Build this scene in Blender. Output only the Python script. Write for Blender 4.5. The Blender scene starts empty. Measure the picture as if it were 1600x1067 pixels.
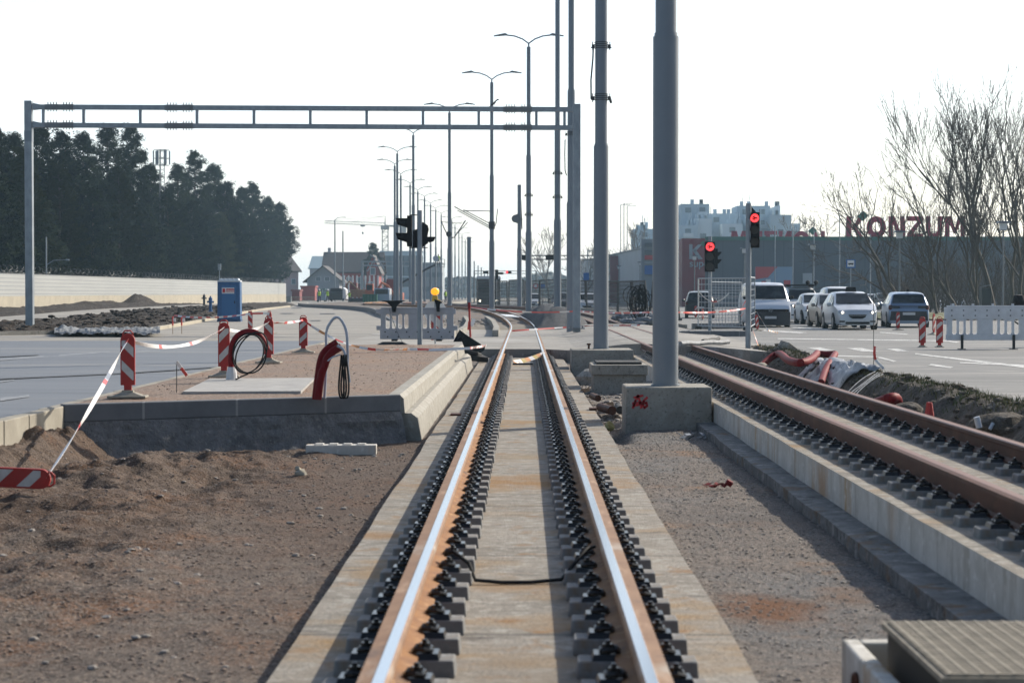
import bpy, math, random
from math import sin, cos, pi, radians, sqrt, atan2
from mathutils import Vector, Matrix, Euler
random.seed(7)
sc = bpy.context.scene
col = sc.collection
V = Vector

# ---------------------------------------------------------------- camera
CAMH = 1.5
F = 70/36*1600
cam_d = bpy.data.cameras.new('camera'); cam = bpy.data.objects.new('camera', cam_d); col.objects.link(cam)
cam_d.lens = 70; cam_d.sensor_width = 36; cam_d.clip_end = 6000; cam_d.clip_start = .2
cam.location = (.035, 0, CAMH)
cam.rotation_euler = (pi/2 - math.atan(73.5/F), 0, math.atan(19/F))
cam_d.dof.use_dof = True; cam_d.dof.focus_distance = 44; cam_d.dof.aperture_fstop = 4.0
sc.camera = cam
RM = cam.rotation_euler.to_matrix()
CL = V(cam.location)
def ray(px, py):
    return RM @ V(((px-800)/F, -(py-533.5)/F, -1))
def at(px, py, Y):
    d = ray(px, py); return CL + d*(Y/d.y)
def gz(px, py, z):
    d = ray(px, py); return CL + d*((z-CAMH)/d.z)

# ---------------------------------------------------------------- tagging
def tag(o, label=None, cat=None, group=None, kind=None):
    if label: o['label'] = label
    if cat: o['category'] = cat
    if group: o['group'] = group
    if kind: o['kind'] = kind
    return o
def thing(name, loc, label, cat, group=None, rz=0):
    o = bpy.data.objects.new(name, None); col.objects.link(o)
    o.location = loc; o.rotation_euler = (0, 0, rz); o.empty_display_size = .1
    return tag(o, label, cat, group)
def copy_tree(o, parent=None):
    c = o.copy(); col.objects.link(c); c.parent = parent
    for ch in list(o.children): copy_tree(ch, c)
    return c
def place(o, loc, label=None, rz=None, first=False, group=None, scale=None):
    c = o if first else copy_tree(o)
    c.location = loc
    if rz is not None: c.rotation_euler = (0, 0, rz)
    if label: c['label'] = label
    if group: c['group'] = group
    if scale is not None: c.scale = scale
    return c

# ---------------------------------------------------------------- materials
def rgb(h):
    if isinstance(h, (tuple, list)): return tuple(h)[:3] + (1,)
    return (h, h, h, 1)
def mat(name, c, rough=.6, metal=0, c2=None, scale=4, lo=.35, hi=.65, bump=0, bscale=60, layers=(), spec=None, emit=None, estr=0, stretch=(1,1,1), trans=0, alpha=1, detail=6, bdist=.01, joints=None, spots=(), grads=()):
    m = bpy.data.materials.new(name); m.use_nodes = True
    nt = m.node_tree; N = nt.nodes; L = nt.links
    b = N['Principled BSDF']
    b.inputs['Roughness'].default_value = rough; b.inputs['Metallic'].default_value = metal
    if spec is not None: b.inputs['Specular IOR Level'].default_value = spec
    if trans: b.inputs['Transmission Weight'].default_value = trans
    if alpha < 1: b.inputs['Alpha'].default_value = alpha
    if emit is not None:
        b.inputs['Emission Color'].default_value = rgb(emit); b.inputs['Emission Strength'].default_value = estr
    tc = N.new('ShaderNodeTexCoord')
    def noise(s, st=(1,1,1), det=detail, off=0):
        mp = N.new('ShaderNodeMapping'); mp.inputs['Scale'].default_value = st; mp.inputs['Location'].default_value = (off, off*.7, off*.3)
        L.new(tc.outputs['Object'], mp.inputs['Vector'])
        n = N.new('ShaderNodeTexNoise'); n.inputs['Scale'].default_value = s; n.inputs['Detail'].default_value = det; n.inputs['Roughness'].default_value = .65
        L.new(mp.outputs[0], n.inputs['Vector']); return n
    last = None
    def setc(sock_or_col, inp):
        if isinstance(sock_or_col, tuple): inp.default_value = sock_or_col
        else: L.new(sock_or_col, inp)
    base = rgb(c)
    allL = ([(c2, scale, lo, hi, stretch)] if c2 is not None else []) + [tuple(x) + ((1,1,1),)*(5-len(x)) for x in layers]
    for i, (cc, s, l, h, st) in enumerate(allL):
        n = noise(s, st, off=i*3.7)
        mr = N.new('ShaderNodeMapRange'); mr.inputs['From Min'].default_value = l; mr.inputs['From Max'].default_value = h
        L.new(n.outputs['Fac'], mr.inputs['Value'])
        mx = N.new('ShaderNodeMix'); mx.data_type = 'RGBA'
        L.new(mr.outputs[0], mx.inputs[0]); setc(base, mx.inputs[6]); mx.inputs[7].default_value = rgb(cc)
        base = mx.outputs[2]
    if spots or grads:
        sp = N.new('ShaderNodeSeparateXYZ'); L.new(tc.outputs['Object'], sp.inputs[0])
        nn = noise(1.6, det=6, off=23)
        def math(op, a, b=None):
            q = N.new('ShaderNodeMath'); q.operation = op
            for i, v in enumerate((a, b)):
                if v is None: continue
                if isinstance(v, (int, float)): q.inputs[i].default_value = v
                else: L.new(v, q.inputs[i])
            return q.outputs[0]
        for (kind_, p, cc) in [('s', q, q[-1]) for q in spots]+[('g', q, q[-1]) for q in grads]:
            wob = math('MULTIPLY', math('SUBTRACT', nn.outputs['Fac'], .5), 3.0)
            if kind_ == 's':   # a stain of its own shape: (axisA, axisB, a, b, ra, rb, strength, colour)
                da = math('DIVIDE', math('SUBTRACT', sp.outputs[p[0]], p[2]), p[4]); db = math('DIVIDE', math('SUBTRACT', sp.outputs[p[1]], p[3]), p[5])
                r2 = math('SQRT', math('ADD', math('MULTIPLY', da, da), math('MULTIPLY', db, db)))
                v = math('ADD', math('SUBTRACT', 1.0, r2), wob); st_ = p[6]
            else:              # soils of two colours meeting along an axis: (axis, from, to, strength, colour)
                v = math('ADD', math('DIVIDE', math('SUBTRACT', sp.outputs[p[0]], p[1]), p[2]-p[1]), wob); st_ = p[3]
            mr = N.new('ShaderNodeMapRange'); mr.inputs['From Min'].default_value = 0; mr.inputs['From Max'].default_value = .8; mr.inputs['To Max'].default_value = st_
            L.new(v, mr.inputs['Value'])
            mx = N.new('ShaderNodeMix'); mx.data_type = 'RGBA'; L.new(mr.outputs[0], mx.inputs[0]); setc(base, mx.inputs[6]); mx.inputs[7].default_value = rgb(cc); base = mx.outputs[2]
    if joints:   # (axis, period, width, colour): cast joints across a surface
        ax, per, wd, jc = joints
        sp = N.new('ShaderNodeSeparateXYZ'); L.new(tc.outputs['Object'], sp.inputs[0])
        m1 = N.new('ShaderNodeMath'); m1.operation = 'DIVIDE'; L.new(sp.outputs[ax], m1.inputs[0]); m1.inputs[1].default_value = per
        m2 = N.new('ShaderNodeMath'); m2.operation = 'FRACT'; L.new(m1.outputs[0], m2.inputs[0])
        m3 = N.new('ShaderNodeMath'); m3.operation = 'LESS_THAN'; L.new(m2.outputs[0], m3.inputs[0]); m3.inputs[1].default_value = wd/per
        mx = N.new('ShaderNodeMix'); mx.data_type = 'RGBA'
        L.new(m3.outputs[0], mx.inputs[0]); setc(base, mx.inputs[6]); mx.inputs[7].default_value = rgb(jc); base = mx.outputs[2]
    setc(base, b.inputs['Base Color'])
    if bump:
        n = noise(bscale, det=5, off=11); bp = N.new('ShaderNodeBump'); bp.inputs['Strength'].default_value = bump; bp.inputs['Distance'].default_value = bdist
        L.new(n.outputs['Fac'], bp.inputs['Height']); L.new(bp.outputs[0], b.inputs['Normal'])
    return m
M = {}
M['conc'] = mat('concrete', (.36,.335,.29), .88, c2=(.25,.23,.195), scale=1.6, bump=.8, bscale=40, layers=[((.38,.36,.32), 7, .52, .68), ((.10,.09,.08), 4, .60, .70), ((.15,.14,.125), 22, .55, .68)])
M['slab'] = mat('track_concrete', (.33,.295,.25), .88, c2=(.20,.18,.15), scale=1.5, bump=1, bscale=38, bdist=.015, stretch=(1,2.2,1), layers=[((.40,.375,.33), 9, .50, .66), ((.30,.19,.085), .9, .53, .68, (.6,1.0,1)), ((.27,.15,.06), 3.1, .58, .70), ((.12,.105,.09), 3.2, .58, .70, (.6,1.6,1)), ((.16,.14,.12), 30, .56, .68)], joints=(1, 3.1, .035, (.11,.10,.085)), spots=[(0,1, 0,14.4, 1.5,.75, .9, (.28,.145,.04)), (0,1, .1,8.0, .5,.3, .6, (.30,.17,.06)), (0,1, -.9,10.4, .4,.3, .7, (.27,.14,.04)), (0,1, 0,17.6, 1.0,.6, .5, (.27,.19,.10)), (0,1, 0,5.0, 1.2,.8, .5, (.22,.17,.12))])
M['slabside'] = mat('pale_cast_concrete', (.60,.58,.54), .8, c2=(.45,.43,.385), scale=3, bump=.3, bscale=30, layers=[((.42,.26,.11), 2.6, .54, .68, (1,1,.10)), ((.36,.33,.28), 5, .56, .68, (1,1,.15)), ((.70,.68,.64), 12, .55, .7)], joints=(1, .42, .014, (.33,.31,.27)), spots=[(1,2, 13.2,.3, .5,.6, .7, (.38,.19,.06)), (1,2, 10.0,.4, .25,.6, .6, (.38,.22,.09)), (1,2, 20.0,.4, .3,.6, .5, (.36,.24,.12))])
M['platconc'] = mat('platform_concrete', (.33,.31,.27), .85, c2=(.25,.235,.2), scale=3, bump=.4, bscale=40, layers=[((.45,.43,.39), 12, .5, .75)], joints=(1, 1.0, .012, (.15,.14,.12)))
M['kerbdark'] = mat('dark_platform_kerb', (.16,.165,.175), .7, c2=(.12,.125,.135), scale=3, bump=.2, bscale=40, joints=(0, 1.0, .025, (.27,.27,.26)))
M['rough'] = mat('rough_foundation_concrete', (.20,.20,.205), .95, c2=(.12,.12,.12), scale=7, bump=1, bscale=18, bdist=.05, layers=[((.30,.29,.27), 16, .55, .75)])
M['pitg'] = mat('red_brown_gravel', (.165,.095,.058), .95, c2=(.10,.062,.042), scale=3.5, bump=1, bscale=42, bdist=.035,
    layers=[((.145,.113,.09), .45, .47, .56), ((.20,.095,.045), 1.1, .52, .63), ((.085,.06,.046), 2.0, .53, .63), ((.25,.19,.145), 30, .50, .62), ((.045,.034,.028), 24, .51, .61), ((.42,.36,.31), 60, .56, .66), ((.04,.032,.028), 45, .55, .64)], grads=[(1, 12.5, 16.5, .5, (.085,.048,.028))])
M['bedg'] = mat('grey_gravel', (.19,.15,.122), .95, c2=(.125,.10,.085), scale=2.5, bump=1, bscale=42, bdist=.03,
    layers=[((.135,.132,.132), .5, .50, .60), ((.22,.10,.03), .55, .57, .66), ((.31,.26,.22), 34, .50, .63), ((.06,.055,.05), 27, .51, .62), ((.46,.42,.38), 62, .56, .67), ((.05,.045,.04), 48, .55, .65)], spots=[(0,1, 1.46,11.6, .42,.8, .95, (.15,.055,.012)), (0,1, 2.0,12.2, .25,.5, .6, (.20,.09,.03)), (0,1, 1.9,16.5, .8,1.3, .5, (.09,.08,.075))])
M['platg'] = mat('platform_gravel', (.25,.17,.125), .95, c2=(.18,.13,.10), scale=5, bump=1, bscale=110, bdist=.01, layers=[((.27,.15,.085), .8, .50, .62), ((.38,.30,.245), 24, .50, .62), ((.09,.062,.047), 20, .51, .62), ((.12,.085,.06), 10, .55, .66), ((.42,.36,.31), 50, .57, .67)])
M['soil'] = mat('dark_soil', (.050,.036,.026), .98, c2=(.026,.019,.015), scale=3, bump=1, bscale=5, bdist=.3, layers=[((.095,.074,.056), 3, .53, .64)])
M['bank'] = mat('clay_bank', (.12,.10,.08), .98, c2=(.06,.05,.04), scale=2.5, bump=1, bscale=9, bdist=.12, layers=[((.21,.19,.165), 3.5, .55, .68), ((.04,.035,.028), 9, .54, .68)])
M['ground'] = mat('dusty_ground', (.23,.20,.165), .95, c2=(.15,.13,.10), scale=.12, bump=.5, bscale=3, bdist=.05)
M['asph'] = mat('blue_grey_asphalt', (.155,.165,.18), .62, c2=(.125,.135,.15), scale=.7, bump=.4, bscale=150, bdist=.004, stretch=(.25,1.6,1),
    layers=[((.225,.22,.21), .5, .52, .66, (.12,1.3,1)), ((.095,.10,.11), .9, .57, .64, (.08,1.6,1)), ((.23,.23,.23), 60, .58, .68), ((.085,.09,.10), 45, .57, .67)])
M['dusty'] = mat('dusty_roadway', (.33,.305,.265), .9, c2=(.24,.225,.20), scale=.35, bump=.3, bscale=30, stretch=(.25,1,1), layers=[((.20,.19,.18), 1.1, .54, .66, (.22,1.2,1)), ((.41,.385,.345), 2.5, .54, .7, (.3,1,1)), ((.16,.15,.14), .5, .58, .66, (.3,1.5,1))])
M['cross'] = mat('crossing_concrete', (.31,.29,.26), .85, c2=(.24,.225,.20), scale=.9, bump=.3, bscale=50, layers=[((.46,.45,.44), .6, .53, .66, (.25,1.5,1)), ((.17,.16,.15), 1.2, .55, .66, (.2,1.5,1)), ((.13,.12,.11), 4, .58, .68, (.3,1,1)), ((.38,.36,.33), 9, .55, .68)])
M['road2'] = mat('worn_grey_asphalt', (.185,.18,.17), .75, c2=(.14,.138,.135), scale=.5, bump=.4, bscale=120, bdist=.005, stretch=(.25,1.2,1), layers=[((.28,.265,.24), .8, .52, .64, (.12,1.2,1)), ((.10,.098,.095), .6, .56, .66, (.1,1.5,1)), ((.11,.108,.105), 6, .57, .66, (.3,1,1)), ((.30,.285,.26), 2.2, .57, .68, (.25,1,1)), ((.28,.28,.27), 50, .57, .67)])
M['faint'] = mat('worn_out_road_paint', (.27,.28,.29), .7, c2=(.17,.18,.195), scale=6, lo=.45, hi=.58)
M['crack'] = mat('tar_filled_joint', (.06,.063,.068), .7)
M['paint'] = mat('worn_road_paint', (.66,.66,.64), .7, c2=(.24,.235,.225), scale=5, lo=.46, hi=.60, layers=[((.2,.2,.19), 20, .55, .64)])
M['railtop'] = mat('polished_rail_head', (.50,.535,.57), .24, metal=1, c2=(.55,.50,.45), scale=30, lo=.55, hi=.8, stretch=(6,.3,1))
M['rusto'] = mat('orange_rusty_foot', (.31,.15,.05), .8, c2=(.21,.095,.04), scale=5, bump=.4, bscale=50, layers=[((.12,.07,.045), 4, .54, .66, (1,.3,1)), ((.45,.26,.12), 11, .55, .68)])
M['rust'] = mat('rusty_rail_steel', (.29,.165,.09), .75, metal=0, c2=(.21,.11,.058), scale=5, bump=.25, bscale=50, layers=[((.42,.27,.17), 9, .54, .70, (1,.2,1)), ((.14,.085,.06), 3, .58, .70, (1,.4,1)), ((.38,.31,.25), 1.3, .58, .68, (1,.5,1))])
M['rustdark'] = mat('dark_rusty_steel', (.095,.034,.019), .65, metal=.0, c2=(.06,.023,.014), scale=4, bump=.3, bscale=40, layers=[((.14,.06,.032), 5, .54, .70, (1,.25,1))], spec=.2)
M['rusttop'] = mat('brown_rail_head', (.19,.085,.05), .55, metal=0, c2=(.18,.08,.05), scale=6)
M['block'] = mat('grey_support_block', (.25,.25,.245), .85, c2=(.15,.15,.148), scale=5, bump=.4, bscale=60, layers=[((.22,.15,.09), 3, .57, .68), ((.34,.33,.32), 14, .56, .68)])
M['clip'] = mat('black_coated_clip', (.018,.018,.018), .28, metal=.3)
M['pole'] = mat('blue_grey_painted_steel', (.20,.235,.275), .42, metal=.25, c2=(.18,.21,.25), scale=1.2)
M['galv'] = mat('galvanised_steel', (.30,.34,.38), .45, metal=.45, c2=(.22,.25,.285), scale=5, bump=.05, bscale=20, stretch=(1,1,.5))
M['galvd'] = mat('dull_steel', (.20,.22,.235), .5, metal=.3, c2=(.14,.15,.16), scale=4)
M['black'] = mat('black_plastic', (.013,.013,.014), .7, spec=.2)
M['rubber'] = mat('black_rubber', (.02,.02,.021), .8, c2=(.035,.033,.03), scale=8)
M['red'] = mat('red_reflective', (.42,.020,.016), .6, c2=(.32,.028,.022), scale=9)
M['redduct'] = mat('dark_red_duct', (.19,.007,.012), .6, c2=(.17,.013,.014), scale=12, spec=.12)
M['white'] = mat('dirty_white_reflective', (.62,.62,.61), .5, c2=(.46,.45,.43), scale=7)
M['tapew'] = mat('white_tape_film', (.78,.76,.75), .4)
M['taper'] = mat('red_tape_film', (.66,.07,.06), .4)
M['tapeo'] = mat('orange_tape_film', (.75,.33,.12), .4)
M['foot'] = mat('grey_recycled_foot', (.36,.33,.27), .8, c2=(.25,.23,.19), scale=9)
M['barr'] = mat('grey_white_plastic', (.50,.50,.54), .5, c2=(.42,.42,.45), scale=4, layers=[((.30,.29,.29), 12, .66, .8)])
M['barrw'] = mat('white_plastic', (.72,.73,.76), .45, c2=(.60,.60,.62), scale=4)
M['film'] = mat('grey_white_plastic_sheet', (.34,.36,.39), .5, c2=(.15,.16,.175), scale=6, stretch=(1,1,.2))
M['hose'] = mat('grey_hose', (.42,.47,.55), .4)
M['bluep'] = mat('blue_plastic', (.018,.105,.27), .45, c2=(.014,.08,.21), scale=5)
M['toiletroof'] = mat('pale_roof_plastic', (.60,.64,.68), .5)
M['wood'] = mat('weathered_wood', (.36,.25,.15), .8, c2=(.24,.16,.10), scale=9, stretch=(6,1,1))
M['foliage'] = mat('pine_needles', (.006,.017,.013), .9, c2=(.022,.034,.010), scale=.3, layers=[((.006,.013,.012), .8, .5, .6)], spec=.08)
M['foliage2'] = mat('warm_pine_needles', (.040,.047,.010), .9, c2=(.020,.030,.010), scale=.4, spec=.1)
M['bark'] = mat('brown_bark', (.085,.065,.05), .9, c2=(.05,.04,.03), scale=4)
M['barkg'] = mat('grey_brown_bark', (.10,.085,.07), .9, c2=(.065,.055,.047), scale=4)
M['barkp'] = mat('pale_birch_bark', (.20,.185,.17), .9, c2=(.11,.10,.09), scale=4)
M['wallp'] = mat('white_noise_panel', (.37,.38,.375), .8, c2=(.32,.33,.33), scale=.6, stretch=(.2,.2,4), joints=(2, .30, .05, (.22,.23,.24)))
M['wallb'] = mat('cream_concrete_plinth', (.42,.375,.29), .85, c2=(.34,.305,.24), scale=.8, layers=[((.40,.35,.28), 1.5, .62, .8, (1,1,.2))])
M['fencew'] = mat('dull_brown_grey_wire', (.07,.068,.066), .8)
M['wire'] = mat('dark_wire', (.05,.055,.06), .5, metal=.5)
M['grass'] = mat('dry_grass', (.20,.17,.08), .85, c2=(.10,.13,.04), scale=1.2)
M['stone'] = mat('loose_stone', (.42,.38,.34), .9, c2=(.26,.23,.20), scale=14, bump=.3, bscale=60)
M['stoner'] = mat('loose_reddish_stone', (.34,.27,.22), .9, c2=(.20,.15,.12), scale=14)
M['glass'] = mat('dark_window_glass', (.018,.023,.028), .12, spec=.28, c2=(.05,.06,.07), scale=2.2, lo=.5, hi=.65)
M['tyre'] = mat('tyre_rubber', (.018,.018,.018), .8)
M['alloy'] = mat('alloy_rim', (.35,.36,.37), .35, metal=.8)
M['silver'] = mat('silver_car_paint', (.52,.54,.57), .3, metal=.35)
M['whitecar'] = mat('white_car_paint', (.70,.71,.72), .3)
M['vanpaint'] = mat('pale_van_paint', (.62,.66,.72), .3)
M['bluecar'] = mat('blue_grey_car_paint', (.22,.29,.40), .3, metal=.4)
M['greycar'] = mat('taupe_car_paint', (.24,.23,.22), .32, metal=.4)
M['darkcar'] = mat('dark_car_paint', (.035,.038,.042), .3, metal=.3)
M['trimb'] = mat('dark_bumper_plastic', (.028,.03,.035), .6)
M['headl'] = mat('lit_headlamp', (.9,.9,.85), .2, emit=(1,.90,.72), estr=4)
M['headoff'] = mat('clear_headlamp', (.55,.57,.60), .15, metal=.5)
M['tail'] = mat('red_tail_lamp', (.10,.012,.012), .35)
M['plate'] = mat('number_plate', (.60,.60,.60), .5)
M['platet'] = mat('plate_characters', (.08,.08,.09), .5)
M['orange'] = mat('orange_machine_paint', (.50,.12,.045), .5, c2=(.38,.10,.04), scale=3)
M['redm'] = mat('dull_red_machine_paint', (.20,.035,.035), .6)
M['green'] = mat('green_container_paint', (.025,.14,.085), .6)
M['hivis'] = mat('yellow_hi_vis_fabric', (.50,.75,.08), .8)
M['dkcloth'] = mat('dark_work_clothing', (.05,.055,.07), .9)
M['skin'] = mat('skin', (.45,.28,.20), .6)
M['amber'] = mat('amber_lamp_lens', (.85,.38,.01), .25, emit=(1,.42,.02), estr=.8)
M['amberd'] = mat('yellow_lamp_housing', (.50,.35,.04), .4)
M['sigred'] = mat('lit_red_signal_lens', (.9,.05,.05), .3, emit=(1,.035,.04), estr=2.4)
M['lensoff'] = mat('unlit_signal_lens', (.025,.02,.02), .35)
M['signblue'] = mat('blue_sign_face', (.03,.12,.35), .5)
M['signwhite'] = mat('white_sign_face', (.66,.68,.70), .5)
M['signred'] = mat('red_sign_ring', (.5,.02,.03), .5)
M['konz'] = mat('burgundy_sign_letter', (.46,.035,.075), .6)
M['kred'] = mat('burgundy_cladding', (.22,.045,.055), .6, c2=(.18,.04,.05), scale=.4)
M['kgreen'] = mat('green_sign_leaf', (.04,.16,.10), .55)
M['cladd'] = mat('grey_blue_cladding', (.115,.138,.158), .6, c2=(.098,.118,.137), scale=.3, joints=(0, 2.4, .06, (.07,.09,.11)))
M['cladl'] = mat('pale_grey_cladding', (.33,.37,.41), .6, c2=(.28,.32,.35), scale=.3, joints=(1, 2.2, .12, (.22,.25,.28)))
M['trimg'] = mat('green_roof_trim', (.06,.16,.13), .6)
M['ledge'] = mat('crumbling_stained_concrete', (.22,.22,.215), .8, c2=(.10,.10,.10), scale=4, bump=1, bscale=14, bdist=.05, layers=[((.34,.33,.31), 7, .54, .66), ((.16,.09,.035), 2.2, .56, .66), ((.05,.045,.04), 11, .57, .66)])  # dark grey concrete with random pale, brown and near-black patches
M['lightgalv'] = mat('bright_galvanised_tube', (.50,.52,.53), .4, metal=.2)
M['apt'] = mat('pale_apartment_render', (.46,.56,.63), .8, c2=(.38,.47,.54), scale=.12)
M['aptw'] = mat('white_balcony_panel', (.56,.63,.68), .8)
M['winb'] = mat('dark_window', (.15,.19,.22), .4)
M['pink'] = mat('pink_house_render', (.56,.42,.42), .85, c2=(.50,.38,.39), scale=.4)
M['redw'] = mat('red_house_wall', (.34,.075,.07), .85, c2=(.28,.065,.06), scale=.3)
M['greyw'] = mat('grey_house_render', (.36,.38,.42), .85, c2=(.31,.33,.37), scale=.3)
M['roofd'] = mat('dark_brown_tiles', (.065,.055,.055), .8, c2=(.05,.042,.043), scale=2)
M['roofb'] = mat('blue_sheet_roof', (.20,.28,.33), .6)
M['craney'] = mat('pale_crane_steel', (.45,.45,.42), .6)
M['pipew'] = mat('pale_pipe', (.60,.60,.62), .5)
M['yellow'] = mat('yellow_foam', (.60,.45,.16), .7)
M['spray'] = mat('red_spray_paint', (.55,.025,.03), .7)
M['grate'] = mat('tan_grate_cover', (.29,.255,.20), .85, c2=(.18,.16,.125), scale=10, bump=.3, bscale=50)
M['poster'] = mat('poster_blue', (.20,.30,.42), .5)
M['postr'] = mat('poster_red', (.42,.06,.07), .5)
M['geot'] = mat('grey_geotextile', (.27,.285,.30), .9, c2=(.12,.13,.145), scale=5, bump=.8, bscale=12, bdist=.05)
M['bird'] = mat('black_feathers', (.02,.02,.023), .6)

# ---------------------------------------------------------------- mesh builder
class MB:
    def __init__(s): s.v = []; s.f = []; s.m = []; s.mats = []; s.M = Matrix.Identity(4)
    def mi(s, m):
        if m is None: return 0
        if m not in s.mats: s.mats.append(m)
        return s.mats.index(m)
    def add(s, vs, fs, m=None):
        n = len(s.v); i = s.mi(m)
        s.v += [tuple(s.M @ V(p)) for p in vs]
        s.f += [tuple(n+k for k in f) for f in fs]; s.m += [i]*len(fs); return s
    def box(s, c, d, m=None, rot=None, taper=1, tx=None, ty=None):
        tx = taper if tx is None else tx; ty = taper if ty is None else ty
        x, y, z = d[0]/2, d[1]/2, d[2]/2
        p = [(-x,-y,-z),(x,-y,-z),(x,y,-z),(-x,y,-z),(-x*tx,-y*ty,z),(x*tx,-y*ty,z),(x*tx,y*ty,z),(-x*tx,y*ty,z)]
        R = Euler(rot).to_matrix() if rot else Matrix.Identity(3)
        p = [V(c) + R @ V(q) for q in p]
        return s.add(p, [(0,3,2,1),(4,5,6,7),(0,1,5,4),(1,2,6,5),(2,3,7,6),(3,0,4,7)], m)
    def bbox(s, a, b, m=None):
        return s.box([(a[i]+b[i])/2 for i in range(3)], [abs(b[i]-a[i]) for i in range(3)], m)
    def ring(s, c, ax, r, n, ph=0):
        ax = V(ax).normalized(); u = ax.orthogonal().normalized()
        if abs(ax.z) < .9: u = ax.cross(V((0,0,1))).normalized()
        else: u = V((1,0,0))-ax*ax.x; u.normalize()
        w = ax.cross(u)
        return [V(c) + (u*cos(2*pi*i/n+ph) + w*sin(2*pi*i/n+ph))*r for i in range(n)]
    def cyl(s, a, b, r, r2=None, n=12, m=None, caps=True):
        r2 = r if r2 is None else r2; a = V(a); b = V(b)
        vs = s.ring(a, b-a, r, n) + s.ring(b, b-a, r2, n)
        fs = [(i, (i+1) % n, n+(i+1) % n, n+i) for i in range(n)]
        if caps: fs += [tuple(range(n-1,-1,-1)), tuple(range(n, 2*n))]
        return s.add(vs, fs, m)
    def tube(s, pts, r, n=8, m=None, caps=True):
        pts = [V(p) for p in pts]; k = len(pts)
        rs = r if isinstance(r, (list, tuple)) else [r]*k
        T = [(pts[min(i+1,k-1)]-pts[max(i-1,0)]).normalized() for i in range(k)]
        u = T[0].orthogonal().normalized(); vs = []
        for i in range(k):
            u = (u - T[i]*u.dot(T[i]))
            if u.length < 1e-6: u = T[i].orthogonal()
            u.normalize(); w = T[i].cross(u)
            vs += [pts[i] + (u*cos(2*pi*j/n)+w*sin(2*pi*j/n))*rs[i] for j in range(n)]
        fs = [(i*n+j, i*n+(j+1) % n, (i+1)*n+(j+1) % n, (i+1)*n+j) for i in range(k-1) for j in range(n)]
        if caps: fs += [tuple(range(n-1,-1,-1)), tuple(range((k-1)*n, k*n))]
        return s.add(vs, fs, m)
    def prism(s, poly, ext, m=None):
        n = len(poly); e = V(ext); vs = [V(p) for p in poly] + [V(p)+e for p in poly]
        fs = [tuple(range(n-1,-1,-1)), tuple(range(n, 2*n))] + [(i, (i+1) % n, n+(i+1) % n, n+i) for i in range(n)]
        return s.add(vs, fs, m)
    def loft(s, rings, m=None, caps=True, closed=True):
        n = len(rings[0]); k = len(rings); vs = [p for r in rings for p in r]
        e = n if closed else n-1
        fs = [(i*n+j, i*n+(j+1) % n, (i+1)*n+(j+1) % n, (i+1)*n+j) for i in range(k-1) for j in range(e)]
        if caps: fs += [tuple(range(n-1,-1,-1)), tuple(range((k-1)*n, k*n))]
        return s.add(vs, fs, m)
    def lathe(s, c, prof, n=16, m=None):
        c = V(c); rings = [[c+V((r*cos(2*pi*i/n), r*sin(2*pi*i/n), z)) for i in range(n)] for r, z in prof]
        return s.loft(rings, m)
    def ball(s, c, r, m=None, n=8, sc3=(1,1,1), jit=0):
        c = V(c); vs = []; fs = []; k = n//2+1
        for i in range(1, k):
            t = pi*i/k
            for j in range(n):
                q = 1+random.uniform(-jit, jit)
                vs.append(c+V((sin(t)*cos(2*pi*j/n)*r*sc3[0]*q, sin(t)*sin(2*pi*j/n)*r*sc3[1]*q, cos(t)*r*sc3[2]*q)))
        top = len(vs); vs.append(c+V((0,0,r*sc3[2]))); vs.append(c-V((0,0,r*sc3[2])))
        for i in range(k-2):
            for j in range(n): fs.append((i*n+j, (i+1)*n+j, (i+1)*n+(j+1) % n, i*n+(j+1) % n))
        for j in range(n):
            fs.append((top, j, (j+1) % n)); b = (k-2)*n; fs.append((top+1, b+(j+1) % n, b+j))
        return s.add(vs, fs, m)
    def build(s, name, m=None, parent=None, smooth=False, bevel=0, origin=None, sharp=35):
        me = bpy.data.meshes.new(name)
        if parent is not None and origin is None: origin = (0,0,0)
        if origin == 'world': origin = parent.location if parent is not None else (0,0,0)
        o0 = V(origin) if origin is not None else V((0,0,0))
        me.from_pydata([tuple(V(p)-o0) for p in s.v], [], s.f)
        mats = s.mats if s.mats else [m]
        if m is not None and m not in mats: mats = mats + [m]
        for q in mats: me.materials.append(q)
        if s.mats: me.polygons.foreach_set('material_index', s.m)
        if smooth:
            me.polygons.foreach_set('use_smooth', [True]*len(me.polygons))
            try: me.set_sharp_from_angle(angle=radians(sharp))
            except Exception: pass
        me.update()
        o = bpy.data.objects.new(name, me); col.objects.link(o)
        if parent is not None: o.parent = parent
        elif origin is not None: o.location = o0
        if bevel:
            b = o.modifiers.new('bevel', 'BEVEL'); b.width = bevel; b.segments = 2; b.limit_method = 'ANGLE'; b.angle_limit = radians(40)
        return o

def clip_band(rect, nx, nz, lo, hi):
    """convex polygon (x,z) clipped to lo <= x*nx+z*nz <= hi"""
    def clip(P, f):
        out = []
        for i in range(len(P)):
            a, b = P[i], P[(i+1) % len(P)]; fa, fb = f(a), f(b)
            if fa >= 0: out.append(a)
            if (fa >= 0) != (fb >= 0):
                t = fa/(fa-fb); out.append((a[0]+(b[0]-a[0])*t, a[1]+(b[1]-a[1])*t))
        return out
    P = clip(rect, lambda p: p[0]*nx+p[1]*nz-lo)
    return clip(P, lambda p: hi-(p[0]*nx+p[1]*nz)) if len(P) > 2 else []

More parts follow.
